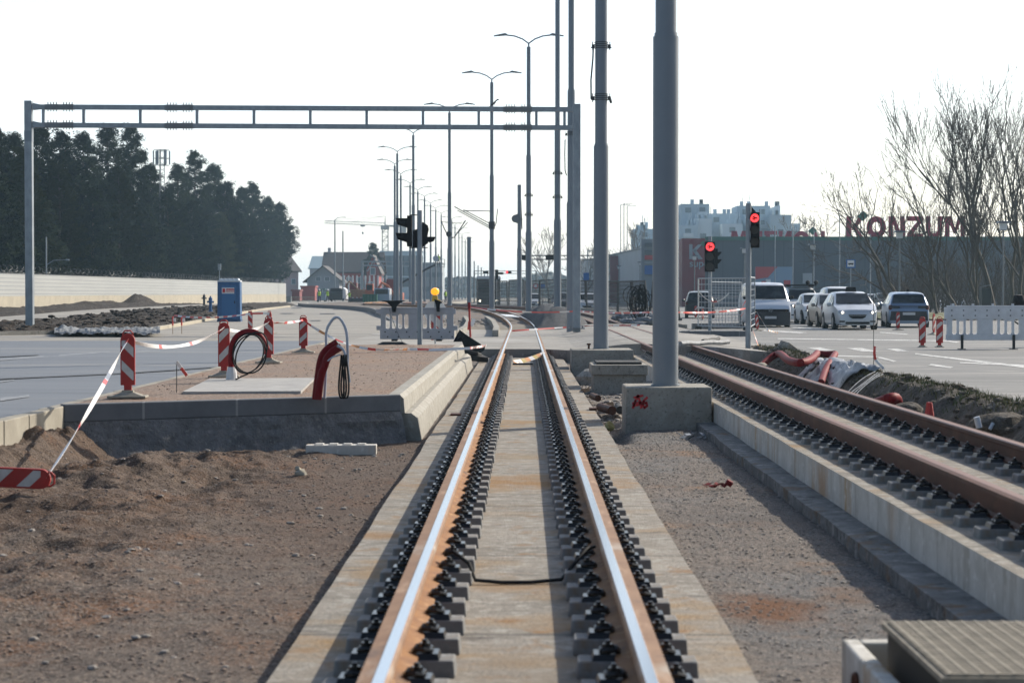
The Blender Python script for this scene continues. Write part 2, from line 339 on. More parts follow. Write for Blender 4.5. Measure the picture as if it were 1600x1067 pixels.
def sag(a, b, s, n=14):
    a, b = V(a), V(b); return [a.lerp(b, i/n) - V((0,0,s*4*(i/n)*(1-i/n))) for i in range(n+1)]
def ribbon(name, pts, w, label, cat='barrier tape', mats=('tapew','taper'), per=3, wdir=None, twist=.6, group=None, th=.003):
    """thin striped tape following pts: a real strip with thickness"""
    b = MB(); P = [V(p) for p in pts]
    # resample
    Q = []; 
    for i in range(len(P)-1):
        k = max(1, int((P[i+1]-P[i]).length/.18))
        Q += [P[i].lerp(P[i+1], j/k) for j in range(k)]
    Q.append(P[-1]); rings = []
    ph = random.uniform(0, 6)
    for i, q in enumerate(Q):
        t = (Q[min(i+1,len(Q)-1)]-Q[max(0,i-1)]).normalized()
        a = ph*0 + twist*sin(i*.23+ph)
        up = V((0,0,1)); up = (up-t*up.dot(t)); 
        if up.length < .05: up = V((1,0,0))
        up.normalize(); sd = t.cross(up)
        d = up*cos(a)+sd*sin(a); e = t.cross(d)*th/2
        rings.append([q-d*w/2-e, q+d*w/2-e, q+d*w/2+e, q-d*w/2+e])
    for i in range(len(rings)-1):
        m = M[mats[(i//per) % len(mats)]]
        b.add(rings[i]+rings[i+1], [(0,1,5,4),(1,2,6,5),(2,3,7,6),(3,0,4,7)], m)
    o = b.build(name, origin=tuple(Q[0])); return tag(o, label, cat, group)
def text_mesh(body, size, extrude, m, name, parent=None, loc=(0,0,0), rot=(0,0,0), sx=1, bold=.0, align='LEFT'):
    c = bpy.data.curves.new(name, 'FONT'); c.body = body; c.size = size; c.extrude = extrude; c.offset = bold
    c.align_x = align
    t = bpy.data.objects.new(name, c); col.objects.link(t)
    dg = bpy.context.evaluated_depsgraph_get(); dg.update()
    me = bpy.data.meshes.new_from_object(t.evaluated_get(dg)); bpy.data.objects.remove(t)
    me.materials.clear(); me.materials.append(m)
    o = bpy.data.objects.new(name, me); col.objects.link(o)
    o.location = loc; o.rotation_euler = rot; o.scale = (sx, 1, 1)
    if parent is not None: o.parent = parent
    return o
def ss(a, b, x):
    t = min(1, max(0, (x-a)/(b-a))); return t*t*(3-2*t)
from mathutils import noise as mn
def nz(x, y, s, o=0): return mn.fractal(V((x*s+o, y*s-o, o*.37)), 1.0, 2.1, 4)
# ================================================================ SETTING
def frange(a, b, s):
    n = max(1, int(round((b-a)/s))); return [a+(b-a)*i/n for i in range(n+1)]
def patch(name, ys, xl, xr, nx, zf, m, kind='structure', smooth=True, warp=None):
    vs = []; fs = []
    for y in ys:
        l = xl(y) if callable(xl) else xl; r = xr(y) if callable(xr) else xr
        for i in range(nx+1):
            x = l+(r-l)*i/nx; vs.append((x, y, zf(x, y)))
    n = nx+1
    for j in range(len(ys)-1):
        for i in range(nx): fs.append((j*n+i, j*n+i+1, (j+1)*n+i+1, (j+1)*n+i))
    b = MB(); b.add(vs, fs); o = b.build(name, m, smooth=smooth, sharp=60)
    return tag(o, kind=kind)
def xc(y):                       # near track centre line
    if y < 88: return 0.0
    if y < 172: return -.00145*(y-88)**2
    if y < 230: t = (y-172)/58; return -10.2 - .2436*58*(t-t*t/2)
    return -17.3
def rz(y): return .62*ss(84, 138, y)
def xc2(y): return 3.615+xc(y)*.96
def rz2(y): return .26+.36*ss(84, 138, y)
def zl(x, y): return .10+.22*ss(90, 150, y)
def zr(x, y): return .13-.09*ss(45, 80, y)
def zm(x, y): return -.2+.62*ss(82, 138, y)
def xm(y): return -5.25 if y < 80 else -5.25+xc(y)*1.0-2*ss(80, 120, y)
def xr_(y): return 6.0+xc(y)*.9+1.0*ss(55, 85, y)

# one big ground sheet to the horizon
ys = [-30, 0, 25, 56.5, 82.5, 83, 90, 110, 140, 200, 300, 500, 900, 1500, 2400]
xs = [-1500, -700, -300, -120, -60, -30, -12, -5.6, -5.5, 0, 7.9, 8.0, 20, 40, 80, 160, 400, 800, 1500]
def gmain(x, y):
    if y < 83 and -5.55 < x < 7.95: return -.9
    return -.03
vs = [(x, y, gmain(x, y)) for y in ys for x in xs]; n = len(xs)
b = MB(); b.add(vs, [(j*n+i, j*n+i+1, (j+1)*n+i+1, (j+1)*n+i) for j in range(len(ys)-1) for i in range(n-1)])
tag(b.build('ground', M['ground']), kind='structure')

# excavated gravel left of the track
def pit(x, y):
    a = 1-ss(-3.2, -1.6, x); q = nz(x, y*1.0, .55, 3); r = nz(x, y, 1.9, 9); s3 = nz(x, y, 6.5, 5)
    z = -.335 + a*(.15*max(-.4, q)+.085*r*(.4+.6*ss(11,17,y))) + .012*s3 + .02*q + .011*(.35+a)*mn.noise(V((x*21, y*21, 2)))+.012*(.3+a)*mn.noise(V((x*11, y*11, 5)))
    z += .17*math.exp(-((x+3.75)/.9)**2-((y-20.6)/1.3)**2)*(1+.5*r) + .12*math.exp(-((x+4.4)/.7)**2-((y-14.6)/1.0)**2)
    z -= .13*math.exp(-((x+3.2)/.28)**2-((y-19.3)/.42)**2)
    z -= .07*math.exp(-((x+3.2)/.55)**2-((y-14.3)/.5)**2) + .05*math.exp(-((x+2.3)/.22)**2-((y-17.3)/.4)**2)
    t = 1-ss(-5.1, -4.55, x+.12*r); z += t*(.36+.05*s3)
    return z
patch('gravel_ground', frange(5.5, 11, .04)+frange(11.035, 25.3, .035), -5.19, -1.0, 125, pit, M['pitg'])
patch('gravel_strip', frange(25.3, 57.5, .4), -1.6, -1.0, 6, lambda x, y: -.33+.02*nz(x, y, 3), M['bedg'])
def bed(x, y):
    z = -.35+.015*nz(x, y, 2.2, 4)+.008*mn.noise(V((x*21, y*21, 2)))+.008*mn.noise(V((x*11, y*11, 5)))+.012*nz(x, y, .7, 1)
    z -= .16*math.exp(-((x-1.28)/.13)**2)*(1-ss(28.6, 30.5, y))*ss(24.5, 26, y)
    z -= .22*math.exp(-((x-1.45)/.22)**2-((y-45)/2.2)**2)
    return z
patch('gravel_bed', frange(5.5, 28, .045)+frange(28.12, 57.5, .12), 1.0, 2.66, 38, bed, M['bedg'])
def bank(x, y):
    z = -.33+ss(5.15, 5.85, x+.10*nz(x, y, 1.1))*(.52)-.08*ss(5.95, 6.5, x) + .07*nz(x, y, 1.7, 6)*(1 if x < 6.2 else .2)+.03*nz(x, y, 5, 2)*(1 if x < 6.0 else .2)
    z += .22*math.exp(-((x-5.6)/.45)**2-((y-44.6)/1.2)**2)
    return z
patch('earth_bank', frange(8, 51, .12), 4.66, 6.45, 22, bank, M['bank'])

# roads
def zleft(x, y): return zl(x, y)+.012*nz(x, y, .25, 2)
patch('left_road', frange(-10, 60, 1.5), -70, -5.36, 24, zleft, M['asph'])
patch('dusty_road', frange(60, 84, 1.2)+frange(86, 400, 6), lambda y: -75 if y < 300 else -75, xm, 22, zleft, M['dusty'])
def zx(x, y):
    z = .1 if x < -4 else .1-.115*ss(-4, -1.3, x)
    if x > 1.2: z = -.015+.26*ss(1.2, 3.0, x)
    if x > 4.4: z = .245-.115*ss(4.4, 6.4, x)
    return z
def yfront(x): return 55.2-1.9*max(0, min(4.6, x-.6))
n = 30; vs = []; fs = []
X = frange(-5.36, 6.5, .3); n = len(X)
for k in range(9):
    for x in X: f = yfront(x); vs.append((x, f+(84.5-f)*k/8, zx(x, 0)))
for k in range(8):
    for i in range(n-1): fs.append((k*n+i, k*n+i+1, (k+1)*n+i+1, (k+1)*n+i))
b0 = len(vs)
for x in X: vs.append((x, yfront(x), -.5))
for i in range(n-1): fs.append((b0+i, b0+i+1, i+1, i))
b = MB(); b.add(vs, fs); tag(b.build('crossing_road', M['cross']), kind='structure')
patch('median_ground', frange(84.5, 170, 2)+frange(176, 430, 8), lambda y: xm(y)+.1, lambda y: xr_(y)-.1, 26, lambda x, y: zm(x, y)+.05*nz(x, y, .6, 2)+.02*nz(x, y, 2.5, 2), M['bedg'])
patch('right_road', frange(4, 50, 2)+frange(52, 84, 2)+frange(88, 420, 6), xr_, lambda y: 120, 30, zr, M['road2'])
patch('roadside_verge', frange(112, 150, 3), lambda y: 18+.02*y, lambda y: 60, 14, lambda x, y: zr(x, y)+.1+.06*nz(x, y, .4), M['grass'])

# soil islands and footpath on the left
def xpath(y): return -22.6-.058*(y-60)
def zsoil(x, y, l, r, h=.14):
    e = min(1, (x-l)/.8, (r-x)/.8); e = max(0, e)
    return zl(x, y)+.02+e*(h+.16*nz(x, y, .9, 3)+.12*nz(x, y, 3, 1)+.05*mn.noise(V((x*2.3,y*2.3,3))))
def xisl(y):
    pts = [(63, -23), (66, -19.5), (72, -13.9), (109, -16.9), (187, -22), (240, -27)]
    for (a, p), (c, q) in zip(pts, pts[1:]):
        if y <= c: return p+(q-p)*(y-a)/(c-a)
    return -27
patch('soil_strip', frange(63.2, 130, .3)+frange(131, 225, 1), lambda y: xpath(y)+1.0, lambda y: max(xisl(y)-.15, xpath(y)+1.3), 34, lambda x, y: zsoil(x, y, xpath(y)+1.0, max(xisl(y)-.15, xpath(y)+1.3), .16), M['soil'])
patch('footpath', frange(45, 260, 6), lambda y: xpath(y)-3.2, lambda y: xpath(y)+1.0, 4, lambda x, y: zl(x, y)+.12, M['dusty'])
def zs2(x, y):
    z = zsoil(x, y, -39.2, xpath(y)-3.2, .12)
    z += 1.0*math.exp(-((x+36)/1.1)**2-((y-186)/3.5)**2)*(1+.4*nz(x, y, 1.2)) + .45*math.exp(-((x+35.2)/1.5)**2-((y-165)/13)**2)
    return z
patch('soil_verge', frange(100, 225, .8), -39.2, lambda y: xpath(y)-3.2, 26, zs2, M['soil'])

# painted markings
def marking(pxs, z=None, name='road_marking', m='paint', zf=zr):
    b = MB(); P = []
    for (px, py) in pxs:
        p = gz(px, py, .1)
        for _ in range(3): p = gz(px, py, zf(p.x, p.y))
        P.append((p.x, p.y, zf(p.x, p.y)+.006))
    b.add(P, [tuple(range(len(P)))]); return tag(b.build(name, M[m]), kind='structure')
for q in [[(1260,543.2),(1281,543.2),(1304,548),(1282,548)], [(1322,544),(1347,544),(1372,549.5),(1347,549.5)], [(1384,545),(1402,545),(1420,549),(1402,549)],
          [(1305,555.6),(1372,557.2),(1373,558.8),(1303,557.4)], [(1372,557.2),(1401,564.5),(1396,566),(1370,558.8)],
          [(1215,528.7),(1480,532),(1480,533.4),(1215,530)], [(1430,552),(1600,572),(1600,575),(1430,554)], [(1500,566),(1600,570),(1600,572),(1500,568)],
          [(1190,515.5),(1262,519.5),(1250,521),(1184,516.8)], [(1240,511),(1300,514.5),(1294,516),(1234,512.2)], [(1455,569),(1490,573.5),(1485,575.5),(1450,571)],
          [(1483,532.5),(1500,535),(1494,536),(1478,533.5)], [(1376,519),(1420,522),(1416,523),(1374,520)]]:
    marking(q)
for q in [[(215,548.5),(250,547.5),(252,549.5),(214,551)], [(0,561),(170,549),(172,550.5),(0,563.5)], [(0,622),(45,617),(46,620.5),(0,627)], [(0,596),(22,593),(22,595),(0,598)]]:
    marking(q, m='faint', zf=zl)
for q in [[(0,591.5),(190,583),(370,571),(371,572),(190,584.5),(0,593)], [(0,557),(60,554.5),(61,555.3),(0,558)]]:
    marking(q, name='road_joint', m='crack', zf=lambda x, y: zl(x, y)+.012)
for q in [[(436,489),(452,488.6),(462,489.3),(445,490)], [(500,489.2),(522,489),(524,490),(500,490.2)], [(455,481),(470,480.6),(472,481.6),(456,482)], [(520,483),(535,482.8),(536,483.6),(521,483.8)], [(484,500.6),(501,500.3),(501,501.6),(486,501.8)], [(395,482.6),(410,482.3),(411,483.2),(396,483.4)]]:
    marking(q, name='road_patch', m='crack', zf=lambda x, y: zl(x, y)+.012)

# ---------------------------------------------------------------- track slabs
def slab(name, x0, x1, y0, y1, ztop, zbot, m, label, ms=None):
    b = MB(); ys_ = frange(y0, y1, 1.0)
    for i in range(len(ys_)-1):
        a, c = ys_[i], ys_[i+1]
        def e(y): return .018*nz(y, 0, 1.3, x0)
        vs = [(x0+e(a), a, zbot), (x0+e(a), a, ztop), (x1+e(a+50), a, ztop), (x1+e(a+50), a, zbot), (x0+e(c), c, zbot), (x0+e(c), c, ztop), (x1+e(c+50), c, ztop), (x1+e(c+50), c, zbot)]
        b.add(vs, [(1,2,6,5)], m); b.add(vs, [(0,1,5,4),(2,3,7,6)], ms or m)
        if i == 0: b.add(vs, [(0,3,2,1)], m)
        if i == len(ys_)-2: b.add(vs, [(4,5,6,7)], m)
    o = b.build(name, m, origin=(0, y0, zbot)); return tag(o, label, 'track slab')
slab('track_slab', -1.13, 1.10, 4, 55.1, -.25, -.6, M['slab'], 'stained concrete slab under the polished middle tram rails')
slab('track_slab', 2.62, 4.66, 4, 48.2, .03, -.6, M['slab'], 'pale sided raised concrete slab under the brown rails on the right', M['slabside'])
b = MB(); ys_ = frange(4, 40, .9)
for i in range(len(ys_)-1):
    a, c = ys_[i], ys_[i+1]; xa, xb2 = 2.38+.025*nz(a, 1, 1.5), 2.38+.025*nz(c, 1, 1.5)
    
    r0 = -.245+.010*nz(a, 3, .9); r1 = -.245+.010*nz(c, 3, .9)
    b.add([(xa,a,-.5),(xa,a,r0),(2.63,a,-.235),(xb2,c,-.5),(xb2,c,r1),(2.63,c,-.235)], [(0,1,4,3),(1,2,5,4)])
tag(b.build('concrete_ledge', M['ledge'], origin=(0,4,-.5)), 'low stained concrete ledge along the foot of the raised slab', 'ledge')

# ---------------------------------------------------------------- rails
def rail(name, label, xf, zf, ys_, side, prof, mtop, mside, top_i, low_i=(), mlow=None):
    """side=-1: left rail (inner side is +x)"""
    b = MB(); rings = []
    for i, y in enumerate(ys_):
        dx = (xf(y+.5)-xf(y-.5)); t = V((dx, 1, 0)).normalized(); nrm = V((t.y, -t.x, 0))
        c = V((xf(y), y, zf(y)))
        rings.append([c+nrm*(side*(.53-u))+V((0,0,z)) for u, z in prof])
    n = len(prof)
    for i in range(len(rings)-1):
        for j in range(n):
            k = (j+1) % n
            b.add([rings[i][j], rings[i][k], rings[i+1][k], rings[i+1][j]], [(0,1,2,3)], mtop if j in top_i else mlow if j in low_i else mside)
    b.add(rings[0], [tuple(range(n))], mside); b.add(rings[-1], [tuple(range(n))], mside)
    o = b.build(name, origin=(xf(ys_[0])+side*.53, ys_[0], zf(ys_[0])-.17))
    return tag(o, label, 'rail')
profA = [(-.105,-.17),(-.105,-.158),(-.05,-.135),(-.052,-.05),(-.088,-.038),(-.088,-.008),(-.030,-.003),(-.025,0),(.023,0),(.035,-.009),(.037,-.036),(.008,-.05),(.008,-.128),(.08,-.152),(.08,-.17)]
profB = [(-.105,-.17),(-.105,-.158),(-.082,-.135),(-.082,-.03),(-.078,-.006),(-.034,-.002),(-.027,0),(.026,0),(.037,-.009),(.040,-.036),(.034,-.05),(.034,-.128),(.08,-.152),(.08,-.17)]
Y1 = [4, 30, 56, 80]+frange(86, 250, 3); Y2 = [4, 30, 48, 80]+frange(86, 250, 4)
rail('tram_rail', 'left rail of the middle track, rusty with a bright polished strip', xc, rz, Y1, -1, profA, M['railtop'], M['rust'], (7,), (0,1,2,11,12,13), M['rusto'])
rail('tram_rail', 'right rail of the middle track, rusty with a bright polished strip', xc, rz, Y1, 1, profA, M['railtop'], M['rust'], (7,), (0,1,2,11,12,13), M['rusto'])
rail('tram_rail', 'dark brown rail nearest the raised pale slab edge on the right', xc2, rz2, Y2, -1, profB, M['rusttop'], M['rustdark'], (5, 6, 7))
rail('tram_rail', 'farther dark brown rail beside the earth bank on the right', xc2, rz2, Y2, 1, profB, M['rusttop'], M['rustdark'], (5, 6, 7))

# fastenings: block with a clip on each side
def clip_mesh(sd):
    b = MB()
    b.box((sd*.150, 0, .014), (.115, .17, .028), tx=.85, ty=.8)
    b.cyl((sd*.135, 0, .01), (sd*.135, 0, .075), .013, n=8)
    b.cyl((sd*.135, 0, .05), (sd*.135, 0, .068), .026, n=6)
    b.lathe((sd*.135, 0, .075), [(.016, 0), (.013, .008), (.002, .012)], 8)
    for s in (-1, 1):
        b.tube([(sd*.085, s*.02, .030), (sd*.095, s*.05, .042), (sd*.135, s*.06, .046), (sd*.165, s*.045, .036), (sd*.16, s*.018, .038), (sd*.14, s*.01, .048)], .013, 6)
    return b
sup = thing('rail_support', (0,0,0), 'x', 'rail fastening')
bb = MB(); bb.box((0,0,-.04), (.56,.2,.08), tx=.975, ty=.93); bo = bb.build('block', M['block'], sup, bevel=.008)
for s in (-1, 1): clip_mesh(s).build('rail_clip', M['clip'], sup, smooth=True)
first = True
GRP = [('concrete blocks with black clips under the left rail of the middle track', xc, rz, -1, 4.5, 54.6),
       ('concrete blocks with black clips under the right rail of the middle track', xc, rz, 1, 4.5, 54.6),
       ('blocks with black clips under the brown rail nearest the raised slab edge', xc2, rz2, -1, 8.6, 47.0),
       ('blocks with black clips under the brown rail beside the earth bank', xc2, rz2, 1, 14.5, 48.0)]
for lab, xf, zf, sd, ya, yb in GRP:
    y = ya
    while y < yb:
        if not (sd == -1 and xf is xc and y < 7):
            o = place(sup, (xf(y)+sd*.557+random.uniform(-.006,.006), y+random.uniform(-.012,.012), zf(y)-.17-random.uniform(0,.004)), lab.replace('concrete blocks','concrete block').replace('blocks','block').replace('clips','clip')+(' pair'), random.uniform(-.035,.035), first, lab)
            first = False
        y += .58

# ---------------------------------------------------------------- platform
FL, FR = V((-5.2, 22.6, .25)), V((-1.5, 24.8, .25))
pl = thing('platform', (-3.4, 24, -.33), 'raised tram platform of red brown gravel edged with concrete kerbs', 'platform')
d = (FR-FL).normalized(); nf = V((d.y, -d.x, 0))     # outward (towards camera)
def pbar(b, p, q, zt, zb, w, m=None):
    b.prism([p+nf*0+V((0,0,zt-p.z)), q+V((0,0,zt-q.z)), q+V((0,0,zb-q.z)), p+V((0,0,zb-p.z))], -nf*w, m)
b = MB(); pbar(b, FL, FR, .25, .045, .14); b.build('front_kerb', M['kerbdark'], pl, bevel=.012, origin='world')
# rough front foundation, slightly proud and sloping
b = MB(); nx_, nz_ = 60, 8; vs = []
for j in range(nz_+1):
    for i in range(nx_+1):
        t = i/nx_; p = FL.lerp(FR, t); h = j/nz_; z = .045-.43*h
        q = p+nf*(.01+.14*h**1.5+.05*(nz(t*9, h*2, 1.5, 3)+.3)*min(1, h*4)); vs.append((q.x, q.y, z))
b.add(vs, [(j*(nx_+1)+i, (j+1)*(nx_+1)+i, (j+1)*(nx_+1)+i+1, j*(nx_+1)+i+1) for j in range(nz_) for i in range(nx_)])
b.build('front_foundation', M['rough'], pl, smooth=True, origin='world')
def along(prof, y0, y1, b, m=None, step=1.0):
    ys_ = frange(y0, y1, step); b.loft([[V((x, y, z)) for x, z in prof] for y in ys_], m)
b = MB(); along([(-1.66,.25),(-1.52,.25),(-1.47,.20),(-1.455,.02),(-1.66,.02)], 24.83, 49.8, b); b.build('side_kerb', M['platconc'], pl, origin='world')
b = MB(); along([(-1.66,.015),(-1.38,.015),(-1.30,-.05),(-1.24,-.40),(-1.66,-.40)], 24.9, 49.9, b); b.build('side_foundation', M['platconc'], pl, origin='world')
def zpl(x, y): return .235+.008*nz(x, y, 2.5, 8)+.004*mn.noise(V((x*9,y*9,1)))
yf = lambda x: FL.y+(x-FL.x)*(d.y/d.x)+.1
b = MB(); X = frange(-5.2, -1.62, .09); n = len(X); K = 60; vs = []
for k in range(K+1):
    for x in X: f = yf(x); y = f+(50-f)*k/K; vs.append((x, y, zpl(x, y)))
b.add(vs, [(k*n+i, k*n+i+1, (k+1)*n+i+1, (k+1)*n+i) for k in range(K) for i in range(n-1)])
b.add([(-5.2,22.7,-.4),(-1.62,24.9,-.4),(-1.62,50,-.4),(-5.2,50,-.4),(-1.62,50,.235),(-5.2,50,.235)], [(2,3,5,4)])
b.build('gravel_surface', M['platg'], pl, smooth=True, origin='world')
P = [gz(328,593,.25), gz(492,592,.25), gz(470,613,.25), gz(285,614,.25)]
b = MB(); b.prism([p+V((0,0,.018)) for p in P], (0,0,-.05)); b.build('paving_slab', mat('pale_thin_concrete', (.40,.39,.37), .85, c2=(.30,.29,.28), scale=3, bump=.3, bscale=40), pl, origin='world')
# roadside kerb stones along the left road, each its own piece
kb = MB(); kb.box((0,0,-.02), (.15,.985,.30)); k0 = kb.build('kerb_stone', mat('pale_kerb_concrete', (.36,.33,.27), .85, c2=(.26,.235,.19), scale=2, bump=.4, bscale=40), bevel=.012)
y = 8.5; i = 0
while y < 56:
    c = k0 if i == 0 else k0.copy()
    if i: col.objects.link(c)
    c.location = (-5.275+.006*sin(i*2.1), y, .10+.004*cos(i*1.7)); tag(c, 'pale concrete kerb stone in the row between the asphalt road and the platform', 'kerb stone', 'kerb stones along the left road')
    y += 1.0; i += 1
# far kerbs bounding the median and islands
def kerbline(name, label, xf, ys_, zf, w=.16, h=.14, m='conc'):
    b = MB(); b.loft([[V((xf(y)-w/2, y, zf(xf(y), y)-.25)), V((xf(y)-w/2, y, zf(xf(y), y)+h)), V((xf(y)+w/2, y, zf(xf(y), y)+h)), V((xf(y)+w/2, y, zf(xf(y), y)-.25))] for y in ys_])
    return tag(b.build(name, M[m], origin=(xf(ys_[0]), ys_[0], 0)), label, 'kerb')
kerbline('kerb', 'curving kerb between the dusty roadway and the tram median', xm, frange(86, 170, 3)+frange(176, 400, 8), lambda x, y: zm(x, y)+.05, m='kerbdark')
kerbline('kerb', 'kerb between the tram median and the road with waiting cars', xr_, frange(86, 170, 3)+frange(176, 400, 8), lambda x, y: max(zm(x, y), zr(x, y))+.02)
kerbline('kerb', 'white kerb along the soil strip by the portable toilet', xisl, [72.2, 80, 90, 100, 109, 130, 150, 187], zl, m='wallb')
b = MB(); p0 = V((-24, 61.9, 0)); 
for q0, q1 in [((-30, 62.6), (-23.2, 63.1)), ((-23.2, 63.1), (-19.5, 65.8)), ((-19.5, 65.8), (-14, 71.8))]:
    e = V((q1[0]-q0[0], q1[1]-q0[1], 0)).normalized(); w = V((-e.y, e.x, 0))*.16
    b.prism([V((*q0, -.1)), V((*q1, -.1)), V((*q1, .24)), V((*q0, .24))], w)
tag(b.build('kerb', M['conc'], origin=(-24,62,0)), 'grey kerb in front of the left gantry leg', 'kerb')
# ================================================================ TALL MASTS
def mast(loc, label, ztop1=5.04, ztop2=9.4, ztop3=15.6, sections=3, lamp=False, clamps=(), lamps_z=15.7, rz_=0, arms=None, group='steel masts along the tracks'):
    """loc = base; z values are absolute heights"""
    t = thing('tram_mast', loc, label, 'mast', group, rz_)
    z0 = loc[2]
    b = MB(); b.cyl((0,0,0), (0,0,ztop1-z0), .178, n=24); b.cyl((0,0,0), (0,0,.02), .20, n=24)
    b.build('lower_tube', M['pole'], t, smooth=True)
    top = ztop1
    if sections > 1:
        b = MB(); b.cyl((0,0,ztop1-z0), (0,0,ztop2-z0), .146, n=24); b.cyl((0,0,ztop1-z0), (0,0,ztop1-z0+.05), .160, n=24)
        b.build('middle_tube', M['pole'], t, smooth=True); top = ztop2
    if sections > 2:
        b = MB(); b.cyl((0,0,ztop2-z0), (0,0,ztop3-z0), .115, n=20); b.cyl((0,0,ztop2-z0), (0,0,ztop2-z0+.05), .128, n=20)
        b.build('upper_tube', M['pole'], t, smooth=True); top = ztop3
    for z, r in clamps:
        b = MB()
        for k in range(4): b.cyl((0,0,z-z0+k*.045), (0,0,z-z0+k*.045+.016), r+.018, n=20)
        for s in (-1, 1):
            b.box((s*(r+.045), 0, z-z0+.05), (.07,.06,.09)); b.cyl((s*(r+.03),.03,z-z0+.0), (s*(r+.10),.03,z-z0+.03), .014, n=6)
            b.cyl((s*(r+.06),-.02,z-z0-.05), (s*(r+.06),-.02,z-z0+.16), .011, n=6)
        b.build('clamp', M['wire'], t)
    if lamp:
        b = MB(); b.cyl((0,0,ztop3-z0), (0,0,ztop3-z0+.22), .05, n=8)
        for s in (-1, 1):
            b.tube([(0,0,ztop3-z0+.2), (s*.35,0,ztop3-z0+.45), (s*.8,0,ztop3-z0+.62), (s*1.3,0,ztop3-z0+.68)], .042, 6)
        b.build('lamp_arm', M['pole'], t, smooth=True)
        for s in (-1, 1):
            q = MB(); q.loft([[V((s*x, y*w, z)) for y, z in ((-1, zt-.02), (1, zt-.02), (1, zt+h), (-1, zt+h))] for x, w, zt, h in ((1.22,.05,ztop3-z0+.68,.05), (1.35,.12,ztop3-z0+.67,.11), (2.0,.09,ztop3-z0+.62,.03))])
            q.build('lamp_head', M['galvd'], t)
    if arms: arms(t, z0)
    return t
def cable(t, pts, r=.012, name='cable', m='wire', n=6):
    b = MB(); b.tube(pts, r, n); return b.build(name, M[m], t, smooth=True)

p1 = mast((1.985, 27.5, .24), 'thickest blue grey mast, standing on the red marked concrete block', lamp=True)
p2 = mast((1.87, 47.6, .2), 'tall mast with two clamp bands, on the block at the crossing edge', clamps=((6.12,.146),(7.35,.146)), lamp=True)
cable(p2, [(-.24,-.02,5.95), (-.245,-.02,6.4), (-.20,-.02,6.9), (-.19,-.02,7.2)], .02)
cable(p2, [(.20,-.02,6.0), (.24,-.02,5.85)], .03)
p3 = mast((1.86, 77.4, -.1), 'tall mast right behind the right leg of the gantry', clamps=((8.0-.35,.15),), lamp=True)
cable(p3, [(-.24,-.02,7.6), (-.25,-.02,7.0), (-.24,-.02,6.4), (-.18,-.02,6.2)], .022)
p4 = mast((at(871,487,95.5).x, 95.5, -.1), 'tall mast rising from the gravel heap left of the gantry leg', clamps=((6.1,.15),(7.24,.15)), lamp=True)
lam = [(826,114,'double armed lamp mast whose lamps stand highest of all in view'), (768.5,133,'double armed lamp mast with the bird perched beside it'),
       (702.5,155,'lamp mast rising behind the middle of the gantry beam'), (646,177,'lamp mast with arms just under the gantry beam'), (621,200,'lamp mast left of the traffic light, taller of the close pair'),
       (617,219,'lamp mast left of the traffic light, lower of the close pair'), (626.5,237,None), (641,257,None), (653,274,None), (663.5,292,None), (673,313,None), (681,332,None), (689.5,353,None)]
for i, (px, Y, lab) in enumerate(lam):
    b_ = at(px, 460, Y)
    def eq(t, z0, i=i):
        if i == 1:   # folded bracket tubes towards the left
            b = MB(); z = 1.5-z0
            b.tube([(-.15,0,z+5.55), (-1.9,0,z+5.58)], .03, 6)
            b.tube([(-.15,0,z+4.55), (-2.5,0,z+5.85)], .035, 6); b.tube([(-.2,-.1,z+4.45), (-2.3,-.1,z+5.6)], .03, 6); b.tube([(-.1,.1,z+4.7), (-1.9,.1,z+5.65)], .03, 6)
            b.tube([(.15,0,z+4.4), (.30,0,z+4.8), (.38,0,z+5.7)], .03, 6); b.cyl((0,0,z+4.35), (0,0,z+4.85), .21, n=14)
            b.build('folded_bracket', M['wire'], t)
        if i == 2:
            b = MB(); z = 1.5-z0
            b.tube([(-.15,0,z+4.6), (-.45,0,z+5.2), (-.65,0,z+5.75)], .04, 6); b.tube([(-.65,0,z+5.65), (.95,0,z+5.5)], .02, 5)
            b.tube([(.1,0,z+4.4), (.35,0,z+4.42), (.7,0,z+4.9), (1.25,0,z+5.75)], .045, 6); b.tube([(.45,.1,z+4.6), (.95,.1,z+5.1), (1.4,.1,z+5.6)], .035, 6); b.cyl((-.05,-.25,z+4.68), (-.05,.15,z+4.68), .22, n=14)
            b.build('folded_bracket', M['wire'], t)
    mast((b_.x, Y, zm(0, Y)-.1 if Y > 114 else .1), lab or 'lamp mast in the receding straight row left of the far tracks', lamp=True, arms=eq, clamps=((6.0,.15),(7.1,.15)) if i < 1 else (), ztop3=15.6)
for px, Y in [(706,380),(711,410),(717,442),(722,478),(727,520),(731,560)]:
    b_ = at(px, 460, Y); mast((b_.x, Y, .3), 'farthest small lamp mast of the receding row', lamp=True, group='farthest masts of the row')
# short masts
def eq1(t, z0):
    z = 1.5-z0
    b = MB(); b.cyl((-.30,-.2,z+5.8), (-.30,.2,z+5.8), .30, n=16); b.box((-.12,-.15,z+5.8), (.25,.2,.7)); b.build('winch', M['galvd'], t)
    cable(t, [(.2,0,z+5.0), (.12,0,z+7.2)], .04)
mast((at(811.5,487,153).x, 153, .3), 'short unlit mast with a round winch, left of the tall masts', sections=2, ztop2=9.9, ztop1=5.0, arms=eq1, clamps=((7.2,.15),), group='short masts')
mast((at(733,487,170).x, 170, .3), 'short bare mast stub without any lamp', sections=1, ztop1=6.4, group='short masts')
